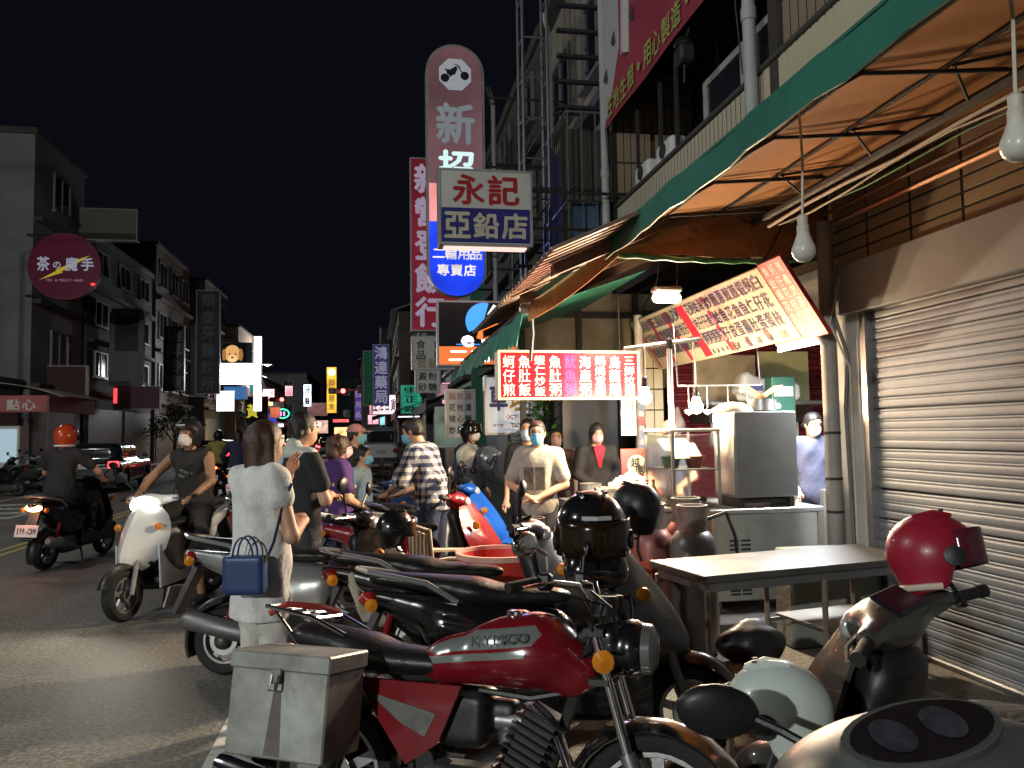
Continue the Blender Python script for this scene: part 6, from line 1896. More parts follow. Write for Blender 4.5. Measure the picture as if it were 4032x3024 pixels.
cyl('short gas cylinder behind the black full face helmet', 1.5, 5.75, .72, c=CYLR)
cable('gas_hose', [(2.28, 5.34, .9), (2.5, 5.4, .95), (2.66, 5.6, .75), (2.74, 5.72, .5), (2.78, 5.93, .3)], .014, BLACKP)
tag(bpy.data.objects['gas_hose'], 'black rubber gas hose curving from the cylinder to the counter', 'hose')
hz_ = cable('gas_hose', [(1.98, 5.5, .9), (1.86, 5.46, .93), (1.83, 5.42, .7), (1.9, 5.35, .45)], .012, BLACKP)
tag(hz_, 'black hose looping down from the reddish gas cylinder', 'hose')

# buckets and tubs
REDPL = mat('red plastic', (.5, .04, .03), .42, 0, .15, 3, .02)
tb_ = thing('plastic_tub', 'wide red plastic tub with a pale rim behind the black scooter', 'tub', (.86, 5.5, 0))
tb_.scale = (1.05, 1.05, 1.17)
MB().lathe([(.24, 0), (.28, .57), (.285, .6), (.27, .6), (.235, .03), (0, .03)], 32).build('tub', REDPL, tb_, True)
MB().lathe([(.282, .585), (.302, .59), (.302, .62), (.268, .62), (.268, .598), (.282, .585)], 32).build('rim', mat('pale pink rim', (.55, .32, .25), .45), tb_, True)
bk = thing('bucket', 'square red plastic bin with a wire handle below the full face helmet', 'bucket', (1.4, 5.2, .0))
MB().prism([(-.11, 0), (.11, 0), (.13, .58), (-.13, .58)], -.11, .11, 'xz').build('bin', REDPL, bk)
MB().rbox(-.14, .14, -.125, .125, .58, .61, .008).build('rim', mat('pale pink rim', (.55, .32, .25)), bk)
MB().tube([(-.135, -.11, .57), (-.1, -.14, .4), (.1, -.14, .4), (.135, -.11, .57)], .005, 5).build('handle', IRON, bk)
rbn = thing('plastic_bin', 'red plastic bin with a sloping lid beside the gas cylinders', 'bin', (1.72, 5.28, 0))
MB().rbox(-.11, .11, -.13, .13, 0, .55, .02).build('bin', REDPL, rbn)
MB().prism([(-.13, .55), (.13, .55), (.13, .6), (-.13, .67)], -.12, .12, 'yz').build('lid', mat('orange red lid', (.55, .1, .05), .4), rbn)
tag(MB().rbox(2.88, 3.56, 5.2, 5.44, 0, .68, .015).build('low_wall', mat('mossy concrete', (.2, .21, .18), .8, 0, .3, 3, .3)), 'low grey concrete block wall between the counter and the steel table', 'wall')
nv = tag(MB().lathe([(.12, 0), (.15, .25), (.155, .26), (.14, .26), (.11, .02), (0, .02)], 20, (4.05, 6.2, .4)).build('basket', mat('bright green plastic', (.08, .5, .12), .4), None, True), 'bright green plastic basket in the shop doorway', 'basket')
tag(MB().rbox(3.85, 4.25, 6.05, 6.4, .07, .4, .01).build('crate', mat('old crate', (.2, .17, .1), .7)), 'old crate under the green basket in the doorway', 'crate')
tag(MB().lathe([(.1, 0), (.12, .22), (.1, .22), (.09, .02), (0, .02)], 18, (4.3, 6.9, .98)).build('bucket', REDPL, None, True), 'small red bucket behind the man in the navy shirt', 'bucket')
tag(MB().rbox(4.1, 4.6, 6.75, 7.2, .07, .978, .01).build('cupboard', DULLST), 'grey cupboard carrying the small red bucket', 'cupboard')
gb = thing('fuse_cabinet', 'dark green cabinet with stickers on the shop pillar', 'cabinet', (4.15, 7.5, 1.62))
MB().rbox(-.13, .13, 0, .16, 0, .46, .008).build('box', mat('dark green enamel', (.02, .07, .05), .45, 0, .2, 4), gb)
MB().box(-.11, .1, -.004, -.0005, .26, .36).build('sticker', mat('pale sticker', (.4, .35, .38), .5, 0, .3, 20), gb)
MB().lathe([(0, -.006), (.03, -.006), (.03, -.0005)], 14, (-.07, 0, .16), 'y').build('dial', WHITEP, gb)
nb = thing('notice_board', 'white notice sheet with rows of small characters on the shop wall', 'notice', (4.9, 9.42, 1.35))
MB().box(-.7, .5, 0, .02, 0, .3).build('sheet', mat('notice white', (.5, .5, .52), .5), nb)
letters('lettering', row('本店特製海產粥', -.6, .2, .09, .07, 1.4) + row('歡迎外帶 電話', -.6, .09, .09, .07, 1.4), BLK, nb, M.Translation((0, -.003, 0)), .02)
tag(MB().rbox(2.22, 2.95, 9.3, 9.42, .05, 2.05, .02).build('dark_screen', mat('plain black sheet', (.012, .012, .016), .4, .2, .4, 2)), 'black sheet screen filling the dark background behind the woman in the black jacket', 'screen')  # black panel added to fill the dark background behind the stall
tl = thing('tiled_pillar', 'cream tiled pillar with a red pipe behind the stall', 'pillar', (3.3, 9.0, 0))
MB().box(-.12, .12, 0, .25, 0, 3).build('core', GROUT, tl)
tlm = MB().rbox(0, .11, -.005, 0, 0, .235, .001).mesh('tile', TILE)
for r in range(10):
    for c in range(2):
        o = link('tile', tlm, tl)
        o.location = (-.12 + c * .12, -.001, .3 + r * .25)
MB().tube([(.2, -.05, 0), (.2, -.05, 2.9)], .03, 8).build('pipe', mat('red pipe', (.35, .02, .03), .4), tl)
vp = thing('sticker_post', 'white pipe covered with small stickers beside the tiled pillar', 'post', (2.98, 8.6, .07))
MB().tube([(0, 0, 0), (0, 0, 2.8)], .05, 12).build('pipe', mat('white pvc', (.5, .5, .48), .45), vp, True)
for k in range(6):
    MB().box(-.04, .04, -.054, -.05, .9 + k * .16, 1.0 + k * .16).build('sticker', mat('sticker %d' % (k % 3), [(.3, .3, .35), (.4, .1, .1), (.2, .22, .3)][k % 3], .5, 0, .4, 30), vp)
fs_ = boxsign('small framed tall notice panel hanging beside the tiled pillar', 2.56, 2.72, 8.0, 1.5, 1.98, mat('pinkish print', (.4, .25, .26), .4, 0, .5, 14), .05, STEEL, 'notice_board', 0, 'notice')
# steel table in front of the counter
st2 = thing('steel_table', 'long stainless steel work table on thin legs in front of the counter', 'table', (2.52, 4.6, 0), R_(10))
MB().rbox(-.8, .82, -.31, .31, .7, .74, .006).build('top', mat('scratched table steel', (.1, .098, .092), .45, .4, .25, 5, .05), st2)
MB().rbox(-.76, .78, -.27, .27, .64, .699, .004).build('apron', DSTEEL, st2)
for x in (-.76, .05, .76):
    for y in (-.27, .27):
        MB().tube([(x, y, 0), (x, y, .66)], .017, 8).build('leg', mat('worn pipe leg', (.28, .22, .18), .45, .5, .25, 6), st2, True)
for y in (-.27, .27):
    MB().tube([(.05, y, .3), (.76, y, .33)], .014, 6).build('stretcher', DSTEEL, st2)
MB().rbox(.1, .72, -.25, .25, .33, .35, .004).build('lower_shelf', DSTEEL, st2)
stl = thing('stool', 'cream plastic stool with a round recess under the steel table', 'stool', (1.78, 3.72, 0), R_(20))
MB().rbox(-.24, .24, -.15, .15, .33, .37, .02).build('seat', mat('cream stool plastic', (.6, .5, .36), .45, 0, .08, 2), stl)
MB().lathe([(.09, .3705), (.1, .374), (.08, .374), (.07, .3706)], 20, (-.06, 0, 0)).build('recess', mat('cream stool plastic', (.6, .5, .36)), stl, True)
for x in (-.2, .2):
    for y in (-.11, .11):
        MB().tube([(x, y, .33), (x * 1.1, y * 1.15, 0)], .018, 6).build('leg', mat('cream stool plastic', (.6, .5, .36)), stl)
bag = thing('shoulder_bag', 'slumped black bag lying on the cream stool', 'bag', (1.9, 3.85, .372))
SDF((-.22, -.14, 0), (.22, .14, .24), .014).ell((0, 0, .08), (.19, .11, .1), .02).cone((-.1, 0, .1), (.05, .03, .16), .05, .03, .04).wrinkle(.006, 24, 1).cut((0, 0, .0), (0, 0, -1)).build('bag', BLACKP, bag)
# white plastic chair
PCH = mat('cream chair plastic', (.62, .55, .42), .45, 0, .08, 2, .02)
ch = thing('plastic_chair', 'cream plastic armchair with slats behind the red tub', 'chair', (.55, 6.05, 0), R_(-75))
MB().rbox(-.23, .23, -.2, .24, .4, .425, .012).build('seat', PCH, ch)
for x in (-.22, .22):
    MB().tube([(x, .22, .41), (x * 1.1, .25, 0)], .02, 6).build('leg', PCH, ch)
    MB().tube([(x, -.18, .41), (x * 1.1, -.24, 0)], .02, 6).build('leg', PCH, ch)
    MB().tube([(x * 1.1, .22, .41), (x * 1.15, .22, .62), (x * 1.15, -.1, .64), (x * 1.05, -.24, .62)], .018, 8).build('armrest', PCH, ch, True)
for k in range(5):
    MB().box(-.2 + k * .09, -.155 + k * .09, -.245, -.228, .44, .82).build('back_slat', PCH, ch)
MB().tube([(-.24, -.2, .41), (-.23, -.24, .85), (.23, -.24, .85), (.24, -.2, .41)], .02, 8).build('back_frame', PCH, ch, True)
# paper and rag on the grey scooter
tag(SDF((-.16, -.1, -.3), (.16, .1, .05), .012).cone((-.08, 0, 0), (.02, 0, -.22), .035, .06, .03).cone((.06, 0, 0), (.08, .02, -.25), .03, .05, .03).wrinkle(.012, 34, 4).build('rag', mat('pale rag', (.4, .35, .27), .85, 0, .2, 6, .2)), 'pale crumpled rag hanging on the tail of the black scooter', 'rag')
bpy.data.objects['rag'].location = P(1450, 2270, z=.74)

# ================================================================== plants
def leaves(n, vol, size, seed):
    rnd = random.Random(seed)
    mb = MB()
    for _ in range(n):
        c = vol(rnd)
        a, b = rnd.random() * 6.28, rnd.uniform(-.9, .9)
        R = M.Rotation(a, 3, 'Z') @ M.Rotation(b, 3, 'X')
        s_ = size * rnd.uniform(.6, 1.2)
        mb.add([V(c) + R @ V(p) for p in ((0, 0, 0), (s_ * .35, s_ * .5, s_ * .1), (0, s_, 0), (-s_ * .35, s_ * .5, s_ * .1))], [(0, 1, 2, 3)])
    return mb
LEAF = mat('leaf green', (.045, .12, .03), .5, 0, .4, 9)
pl_ = thing('potted_plant', 'leafy green potted tree standing beside the dark screen', 'plant', (2.05, 9.75, 0))
MB().tube([(0, 0, .3), (.03, 0, .9), (-.02, 0, 1.5)], [.03, .02, .012], 7).build('stem', mat('bark', (.1, .07, .05), .9, 0, .3, 9, .2), pl_)
MB().lathe([(.14, 0), (.19, .33), (.17, .33), (.0, .28)], 16).build('pot', mat('clay pot', (.22, .1, .06), .8), pl_, True)
def pv(r):
    k = r.choice([(.0, 0, 1.7), (-.14, .05, 1.5), (.16, -.05, 1.45), (0, 0, 1.25), (.05, 0, 1.9), (-.1, 0, 1.15)])
    return [k[i] + r.gauss(0, .1) for i in range(3)]
leaves(420, pv, .12, 3).build('leaves', LEAF, pl_)['kind'] = 'stuff'
tr = thing('street_tree', 'dark rounded street tree on the left pavement beyond the parked car', 'tree', (-10.9, 46, .14))
MB().tube([(0, 0, 0), (.05, 0, 1.2), (-.1, .1, 2.0)], [.12, .09, .05], 8).tube([(.05, 0, 1.2), (.5, .2, 2.1)], [.06, .03], 6).tube([(.03, 0, 1.1), (-.6, -.2, 2.0)], [.05, .03], 6).build('trunk', mat('bark', (.1, .07, .05)), tr)
def tv(r):
    k = r.choice([(0, 0, 2.4), (.6, .2, 2.2), (-.6, -.2, 2.1), (.3, -.4, 2.8), (-.3, .4, 2.7), (.9, 0, 1.8), (-.9, 0, 1.7)])
    return [k[i] + r.gauss(0, .28) for i in range(3)]
leaves(1500, tv, .2, 8).build('crown', mat('night leaf', (.04, .07, .03), .6, 0, .4, 5), tr)['kind'] = 'stuff'
# ================================================================== people
SKIN = mat('skin', (.5, .28, .18), .5, 0, .1, 9)
SKIN2 = mat('tanned skin', (.36, .19, .11), .5, 0, .1, 9)
HAIRB = mat('black hair', (.012, .01, .009), .45, 0, .3, 18, .3)
HAIRR = mat('brown hair', (.055, .024, .014), .42, 0, .35, 18, .3)
EYE = mat('eye dark', (.02, .012, .01), .3)
def cloth(name, c, **k): return mat(name, c, .85, 0, .16, 9, .3, **k)
SHOEM = mat('dark shoe', (.03, .03, .03), .6)

def person(label, loc, rz, h=1.68, J=None, top=None, sleeve=.5, bottom=None, blen=1.0, hem=.86, hair=('short', HAIRB), mask=None, skin=SKIN, shoes=SHOEM, vox=.012,
           stout=1.0, tilt=(0, 0), bend=0, extra=None, topk=.012, glasses=False, group=None, cap=None, feet=True, noface=False):
    """one standing or sitting figure; joints in metres for a 1.70 m body facing +y"""
    s = h / 1.70
    j = dict(pel=(0, 0, .93), wai=(0, 0, 1.08), che=(0, -.005, 1.27), nek=(0, -.015, 1.43), hea=(0, .025, 1.585),
             shL=(-.175, -.015, 1.375), shR=(.175, -.015, 1.375), elL=(-.225, -.04, 1.10), elR=(.225, -.04, 1.10), wrL=(-.23, .05, .87), wrR=(.23, .05, .87),
             hiL=(-.085, 0, .90), hiR=(.085, 0, .90), knL=(-.1, .02, .49), knR=(.1, .02, .49), anL=(-.1, -.02, .08), anR=(.1, -.02, .08))
    fl = dict(L=(-.02, .05, -.08), R=(.02, .05, -.08))
    if J: j.update({k: v_ for k, v_ in J.items() if k not in ('hL', 'hR', 'toL', 'toR')})
    if J and 'hL' in J: fl['L'] = J['hL']
    if J and 'hR' in J: fl['R'] = J['hR']
    if bend:
        for k in ('wai', 'che', 'nek', 'hea', 'shL', 'shR', 'elL', 'elR', 'wrL', 'wrR'):
            if J and k in J and k[:2] in ('el', 'wr'): continue
            p = V(j[k]) - V((0, 0, .95))
            f = .5 if k == 'wai' else 1
            j[k] = tuple(M.Rotation(R_(-bend * f), 3, 'X') @ p + V((0, 0, .95)))
    j = {k: np.array(v_) * s for k, v_ in j.items()}
    A_ = np.array(list(j.values()))
    lo, hi = A_.min(0) - .22, A_.max(0) + .22
    lo[2] = min(lo[2], -.01)
    t = thing('person', label, 'person', loc, R_(rz), group)
    up = j['che'] - j['pel']
    up = up / np.linalg.norm(up)
    w = stout
    def torso(g, e, k=.035, low=True):
        g.cone(j['che'] + up * .03 * s, j['wai'], (.135 * w) * s + e, (.118 * w) * s + e, k, (1.15, .8, 1))
        g.cone(j['wai'], j['pel'], (.118 * w) * s + e, (.135 * w) * s + e, k, (1.15, .85, 1))
        g.cone(j['shL'] + (j['shR'] - j['shL']) * .12, j['shR'] + (j['shL'] - j['shR']) * .12, .062 * s + e, .062 * s + e, k)
    # body
    g = SDF(lo, hi, vox)
    torso(g, 0)
    hd = j['hea']
    rt = rot3(tilt[0], 0, tilt[1])
    def HP(x, y, z): return hd + rt @ np.array((x, y, z)) * s
    g.cone(j['nek'], HP(0, -.02, -.06), .056 * s, .05 * s, .02)
    g.ell(HP(0, -.005, .02), np.array((.075, .095, .1)) * s, .02, rt).ell(HP(0, .02, -.045), np.array((.06, .072, .075)) * s, .03, rt)
    g.cone(HP(0, .09, .015), HP(0, .112, -.018), .009 * s, .015 * s, .012)
    g.cone(HP(-.02, .078, -.062), HP(.02, .078, -.062), .012 * s, .012 * s, .01)
    for q in (-1, 1):
        g.ell(HP(q * .075, -.01, -.005), np.array((.012, .02, .033)) * s, .008, rt)
    for q in 'LR':
        sh_, el, wr_ = j['sh' + q], j['el' + q], j['wr' + q]
        g.cone(sh_, el, .05 * s * (w ** .7), .04 * s * (w ** .5), .025).cone(el, wr_, .04 * s * (w ** .5), .027 * s, .02)
        d = np.array(fl[q], float)
        d /= np.linalg.norm(d)
        side = np.cross(d, (0, 0, 1))
        side = np.array((1, 0, 0)) if np.linalg.norm(side) < .3 else side / np.linalg.norm(side)
        nrm = np.cross(side, d)
        sgn = 1 if q == 'R' else -1
        pc = wr_ + d * .045 * s
        for u in (-.022, 0, .022):
            g.cone(wr_ + side * u * .5 * s, wr_ + d * .08 * s + side * u * s, .019 * s, .016 * s, .014)
        for k, u in enumerate((-.031, -.0105, .0105, .031)):
            L = (.062, .075, .07, .052)[k if sgn > 0 else 3 - k] * s
            a0 = wr_ + d * .085 * s + side * u * s
            a1 = a0 + d * L * .55 - nrm * L * .14
            a2 = a1 + d * L * .38 - nrm * L * .4
            g.cone(a0, a1, .0092 * s, .0086 * s, .004).cone(a1, a2, .0086 * s, .0075 * s, .004)
        b0 = wr_ + d * .03 * s - side * sgn * .025 * s
        b1 = b0 + d * .035 * s - side * sgn * .028 * s - nrm * .012 * s
        g.cone(b0, b1, .013 * s, .011 * s, .01).cone(b1, b1 + d * .03 * s, .011 * s, .009 * s, .005)
        hi_, kn, an = j['hi' + q], j['kn' + q], j['an' + q]
        g.cone(hi_, kn, .088 * s * w, .056 * s * (w ** .6), .03).cone(kn, an, .055 * s * (w ** .6), .036 * s, .025)
        fd = np.array((J or {}).get('to' + q, (.02 * (1 if q == 'R' else -1), .15, 0)), float)
        g.cone(an + (0, -.02, -.03 * s), an + fd * s + (0, 0, -.05 * s), .04 * s, .03 * s, .03)
        if feet:
            f = SDF(an - .16, an + .24, .014)
            f.cone(an + (0, -.035, -.035 * s), an + fd * s + (0, 0, -.045 * s), .045 * s, .038 * s, .02, (1, 1, .9)).cone(an, an + (0, 0, -.03), .044 * s, .046 * s, .02)
            f.cut(an + (0, 0, -.08 * s), (0, 0, -1)).cut(an + (0, 0, .03), (0, 0, 1))
            f.build('shoe', shoes, t)
    g.build('body', skin, t)
    # clothing
    if top:
        g = SDF(lo, hi, vox)
        torso(g, topk * 1.4)
        for q in 'LR':
            sh_, el, wr_ = j['sh' + q], j['el' + q], j['wr' + q]
            f = min(sleeve, 1)
            if sleeve > .05:
                g.cone(sh_, sh_ + (el - sh_) * f, .058 * s * (w ** .7) + topk, (.054 * s + topk) * (w ** .6), .02)
            if sleeve > 1:
                g.cone(el, el + (wr_ - el) * (sleeve - 1), .048 * s + topk, .038 * s + topk, .02)
        if hem < .75:
            g.cone(j['pel'], j['pel'] * np.array((1, 1, hem / .93 + .02)), .15 * s * w, .17 * s * w, .04, (1.15, .9, 1))
        else:
            g.cone(j['pel'], j['pel'] + (0, 0, -.05), .145 * s * w, .148 * s * w, .03, (1.15, .88, 1))
        g.cone(j['nek'] + up * .0, j['nek'] + up * .05 * s, .045 * s, .04 * s, .02)
        g.wrinkle(.0055, 32, loc[0] * 3)
        nk = j['nek'] + up * .035 * s
        g.cut((0, 0, hem * s), (0, 0, -1))
        g.cone(j['nek'] + up * .0 * s, j['nek'] + up * .2 * s + (0, .03, 0), .058 * s, .075 * s, .01, sub=True)
        g.build('top', top, t)
    if bottom:
        g = SDF(lo, hi, vox)
        g.cone(j['wai'] * .4 + j['pel'] * .6, j['pel'], .13 * s * w, .142 * s * w, .03, (1.15, .87, 1))
        for q in 'LR':
            hi_, kn, an = j['hi' + q], j['kn' + q], j['an' + q]
            f = min(blen, .5) * 2
            g.cone(hi_, hi_ + (kn - hi_) * f, .1 * s * w, (.078 if blen > .5 else .09) * s, .04)
            if blen > .5:
                g.cone(kn, kn + (an - kn) * (blen - .5) * 2, .076 * s, .066 * s, .02)
        g.wrinkle(.0055, 30, loc[1])
        g.cut((0, 0, max(.05, j['anL'][2] * .5)), (0, 0, -1))
        g.build('bottom', bottom, t)
    # hair
    if hair and hair[0] != 'bald':
        g = SDF(hd - .3, hd + .2, .011)
        kind = hair[0]
        g.ell(HP(0, -.012, .03), np.array((.085, .105, .1)) * s, .02, rt)
        if kind == 'short':
            g.cone(HP(-.05, -.07, -.03), HP(.05, -.07, -.03), .035 * s, .035 * s, .03)
            g.ell(HP(0, .1, -.035), np.array((.07, .085, .12)) * s, .015, rt, True).box(HP(0, .13, -.04), np.array((.075, .09, .095)) * s, .03, .02, rt, True)
        elif kind == 'bob':
            for a in (-1, 1):
                g.cone(HP(a * .07, -.015, .02), HP(a * .072, -.02, -.13), .034 * s, .036 * s, .04)
            g.cone(HP(0, -.07, 0), HP(0, -.065, -.13), .06 * s, .06 * s, .04)
            g.ell(HP(0, .1, -.05), np.array((.06, .09, .11)) * s, .02, rt, True)
        elif kind == 'long':
            g.cone(HP(0, -.07, 0), HP(0, -.09, -.24), .075 * s, .06 * s, .04, (1.1, .7, 1))
            for a in (-1, 1):
                g.cone(HP(a * .068, 0, .02), HP(a * .075, .0, -.18), .026 * s, .02 * s, .03)
            g.ell(HP(0, .1, -.05), np.array((.06, .09, .11)) * s, .02, rt, True)
        elif kind == 'curly':
            g.cone(HP(0, -.04, .03), HP(0, -.06, -.04), .1 * s, .09 * s, .03)
            g.ell(HP(0, .11, -.06), np.array((.075, .09, .11)) * s, .02, rt, True)
            g.wrinkle(.006, 70, 1)
        g.wrinkle(.002, 60, 3)
        g.build('hair', hair[1], t)
    elif hair:
        g = SDF(hd - .15, hd + .15, .01)
        g.cone(HP(-.05, -.07, -.03), HP(.05, -.07, -.03), .035 * s, .035 * s, .03).cone(HP(-.072, -.03, .0), HP(.072, -.03, 0), .02, .02, .02).cut(HP(0, -.02, 0), (0, 1, 0))
        g.build('hair', hair[1], t)
    if mask:
        g = SDF(hd - .2, hd + .2, .009)
        g.ell(HP(0, .03, -.04), np.array((.066, .082, .08)) * s, .02, rt).cone(HP(0, .1, .0), HP(0, .105, -.05), .022 * s, .024 * s, .02)
        g.cut(HP(0, 0, .012), rt @ (0, 0, 1)).cut(HP(0, .03, 0), rt @ (0, -1, 0)).cut(HP(0, 0, -.105), rt @ (0, 0, -1))
        g.build('face_mask', mask, t)
    if not noface:
        for q in (-1, 1):
            g = SDF(HP(q * .032, .078, .022) - .03, HP(q * .032, .078, .022) + .03, .005)
            g.ell(HP(q * .032, .083, .02), np.array((.015, .008, .007)) * s, .003, rt)
            g.build('eye', EYE, t, 1)
            MB().tube([HP(q * .012, .092, .04), HP(q * .05, .08, .042)], .004 * s, 5).build('eyebrow', HAIRB, t)
            if glasses:
                c = HP(q * .034, .104, .016)
                MB().tube([c + rt @ np.array((.027 * math.cos(a * .6283), 0, .02 * math.sin(a * .6283))) for a in range(11)], .0025, 5).build('spectacle_rim', BLACKP, t)
                MB().tube([HP(q * .06, .1, .018), HP(q * .078, -.01, .012)], .0025, 5).build('spectacle_arm', BLACKP, t)
    if cap:
        g = SDF(hd - .2, hd + .25, .012)
        g.ell(HP(0, -.01, .04), np.array((.092, .112, .1)) * s, .01, rt).cut(HP(0, 0, .035), rt @ (0, 0, -1))
        g.box(HP(0, .13, .045), np.array((.06, .06, .007)) * s, .006, .02, rt)
        g.build('cap', cap, t)
    t['j'] = 0
    del t['j']
    return t, j, HP

# --- the woman in white with the blue handbag
DRESS = cloth('cream white dress', (.62, .62, .61))
wm_, jw, HPw = person('woman in a loose white top and white trousers seen from behind with arms folded', (-.60, 4.42, 0), -52, 1.63,
    dict(elR=(.27, .02, 1.08), wrR=(.05, .24, 1.13), hR=(-.1, .03, .03), elL=(-.24, .06, 1.12), wrL=(-.05, .2, 1.38), hL=(.02, .01, .1)),
    DRESS, .3, cloth('cream trousers', (.58, .56, .52)), .86, .62, ('bob', HAIRR), None, SKIN, mat('white shoe', (.55, .53, .5), .6), .010, topk=.022)
for k in range(4):
    z = (1.12 - k * .045) * 1.63 / 1.7
    MB().sheet([[(.142 + .012 * math.sin(i), -.06 + .045 * i, z + .015 * i % .03 + .012 * j) for j in (0, 1)] for i in range(4)], .004).build('red_print', mat('red print', (.4, .03, .04), .7), wm_)
hbm = mat('blue leather', (.022, .05, .15), .4, 0, .12, 4, .05)
hb2 = thing('handbag', 'blue leather handbag hanging from the strap of the woman in white', 'handbag', P(965, 2262, y=4.2) + V((0, 0, -.1)), R_(-12))
hb2.scale = (.86,) * 3
SDF((-.18, -.09, -.02), (.18, .09, .3), .011).box((0, 0, .12), (.125, .055, .12), .03).cut((0, 0, .225), (0, 0, 1)).build('bag', hbm, hb2)
for y in (-.04, .04):
    MB().tube([(-.06 * math.cos(R_(a)), y, .215 + .12 * math.sin(R_(a))) for a in range(0, 181, 15)], .006, 6).build('handle', hbm, hb2, True)
MB().tube([(.125, 0, .2), (.16, .03, .3), (.2, .06, .5), (.25, .08, .64)], .009, 6).build('strap', mat('navy strap', (.012, .02, .06), .5), hb2, True)
MB().tube([(.12, -.02, .19), (.14, 0, .23)], .01, 6).build('buckle', mat('brass', (.5, .36, .1), .3, .9), hb2)

# --- man in dark polo beside her
x_ = P(1185, 1720, y=5.75).x
person('man in a dark polo shirt with a pale jacket on his shoulders, arms folded', (x_, 5.75, 0), -58, 1.71,
    dict(elR=(.26, .05, 1.1), wrR=(.02, .22, 1.12), hR=(-.1, 0, .02), elL=(-.25, .05, 1.1), wrL=(-.02, .25, 1.09), hL=(.1, 0, .02)),
    cloth('charcoal polo', (.018, .018, .022)), .62, cloth('dark trousers', (.05, .05, .055)), 1.0, .84, ('short', HAIRB), None, SKIN, vox=.012)
jk = thing('jacket', 'pale folded jacket slung over the shoulder of the man in the dark polo', 'jacket', (x_, 5.75, 1.38), R_(-58))
SDF((-.25, -.2, -.2), (.25, .2, .14), .013).cone((-.15, -.02, .04), (.15, -.02, .04), .07, .07, .04, (1, 1.1, .8)).cone((-.12, -.08, .0), (-.1, -.12, -.14), .05, .04, .03).cone((0, -.06, .06), (.0, -.05, .1), .07, .06, .03).cone((0, .01, -.05), (0, .03, .16), .063, .07, .01, sub=True).wrinkle(.005, 26, 1).build('cloth', cloth('pale grey jacket', (.45, .46, .44)), jk)

# --- woman in purple
x_ = P(1330, 1780, y=7.3).x
PUR = cloth('purple blouse', (.06, .022, .12))
wp, jp, HPp = person('woman in a purple flowered blouse and pink mask with folded hands', (x_, 7.3, 0), -72, 1.54,
    dict(elR=(.25, .03, 1.1), wrR=(.07, .25, .98), hR=(-.08, .06, -.02), elL=(-.25, .03, 1.1), wrL=(-.05, .26, .97), hL=(.08, .05, -.03)),
    PUR, .62, cloth('navy trousers', (.03, .03, .06)), .9, .7, ('curly', HAIRR), mat('pink mask', (.6, .36, .38), .7), SKIN, vox=.012, stout=1.22, topk=.02, glasses=True)
rnd = random.Random(4)
fl_ = MB().lathe([(0, .004), (.016, .002), (.018, 0), (0, -.004)], 8).mesh('blossom_print', mat('yellow blossom', (.5, .45, .2), .7))
for k in range(14):
    a = rnd.uniform(-1.2, 1.8)
    o = link('blossom_print', fl_, wp)
    o.location = (.205 * math.cos(a), .155 * math.sin(a), rnd.uniform(.72, 1.15))
    o.rotation_euler = (0, R_(90), a)

# --- figures between
x_ = P(1395, 1740, y=9.4).x
person('person in a pink cap and blue mask standing behind the purple blouse woman', (x_, 9.4, 0), -100, 1.66, None, cloth('black tee', (.02, .02, .022)), .5, cloth('dark trousers', (.05, .05, .055)), 1, .85, ('short', HAIRB), mat('blue mask', (.16, .42, .55), .7), vox=.016, cap=cloth('pink cap', (.45, .2, .2)))
x_ = P(1425, 1800, y=8.5).x
person('child in a pale blue shirt and light mask beside the purple blouse woman', (x_, 8.5, 0), -110, 1.42, None, cloth('pale blue tee', (.4, .5, .52)), .5, cloth('denim', (.06, .09, .16)), 1, .85, ('short', HAIRB), mat('blue mask', (.16, .42, .55)), vox=.016)

# --- man in the checked shirt, bending
def check_mat():
    m = cloth('checked shirt cloth', (.55, .5, .46))
    nt = m.node_tree
    b = nt.nodes['Principled BSDF']
    tc = [n for n in nt.nodes if n.type == 'TEX_COORD'][0]
    sep = nt.nodes.new('ShaderNodeSeparateXYZ')
    nt.links.new(tc.outputs['Object'], sep.inputs[0])
    def band(out, fr, lo_):
        mu = nt.nodes.new('ShaderNodeMath'); mu.operation = 'MULTIPLY'; mu.inputs[1].default_value = fr
        nt.links.new(out, mu.inputs[0])
        fc = nt.nodes.new('ShaderNodeMath'); fc.operation = 'FRACT'
        nt.links.new(mu.outputs[0], fc.inputs[0])
        gt = nt.nodes.new('ShaderNodeMath'); gt.operation = 'GREATER_THAN'; gt.inputs[1].default_value = lo_
        nt.links.new(fc.outputs[0], gt.inputs[0])
        return gt.outputs[0]
    ad0 = nt.nodes.new('ShaderNodeMath'); ad0.operation = 'ADD'
    nt.links.new(sep.outputs['X'], ad0.inputs[0]); nt.links.new(sep.outputs['Y'], ad0.inputs[1])
    a, c = band(ad0.outputs[0], 14.0, .5), band(sep.outputs['Z'], 14.0, .5)
    ad = nt.nodes.new('ShaderNodeMath'); ad.operation = 'ADD'
    nt.links.new(a, ad.inputs[0]); nt.links.new(c, ad.inputs[1])
    di = nt.nodes.new('ShaderNodeMath'); di.operation = 'DIVIDE'; di.inputs[1].default_value = 2
    nt.links.new(ad.outputs[0], di.inputs[0])
    rp = nt.nodes.new('ShaderNodeValToRGB')
    rp.color_ramp.interpolation = 'CONSTANT'
    rp.color_ramp.elements[0].color = (.58, .54, .5, 1)
    rp.color_ramp.elements[1].color = (.02, .025, .06, 1)
    rp.color_ramp.elements[1].position = .75
    e = rp.color_ramp.elements.new(.3)
    e.color = (.19, .19, .23, 1)
    nt.links.new(di.outputs[0], rp.inputs['Fac'])
    nt.links.new(rp.outputs['Color'], b.inputs['Base Color'])
    return m
x_ = P(1705, 1900, y=7.35).x
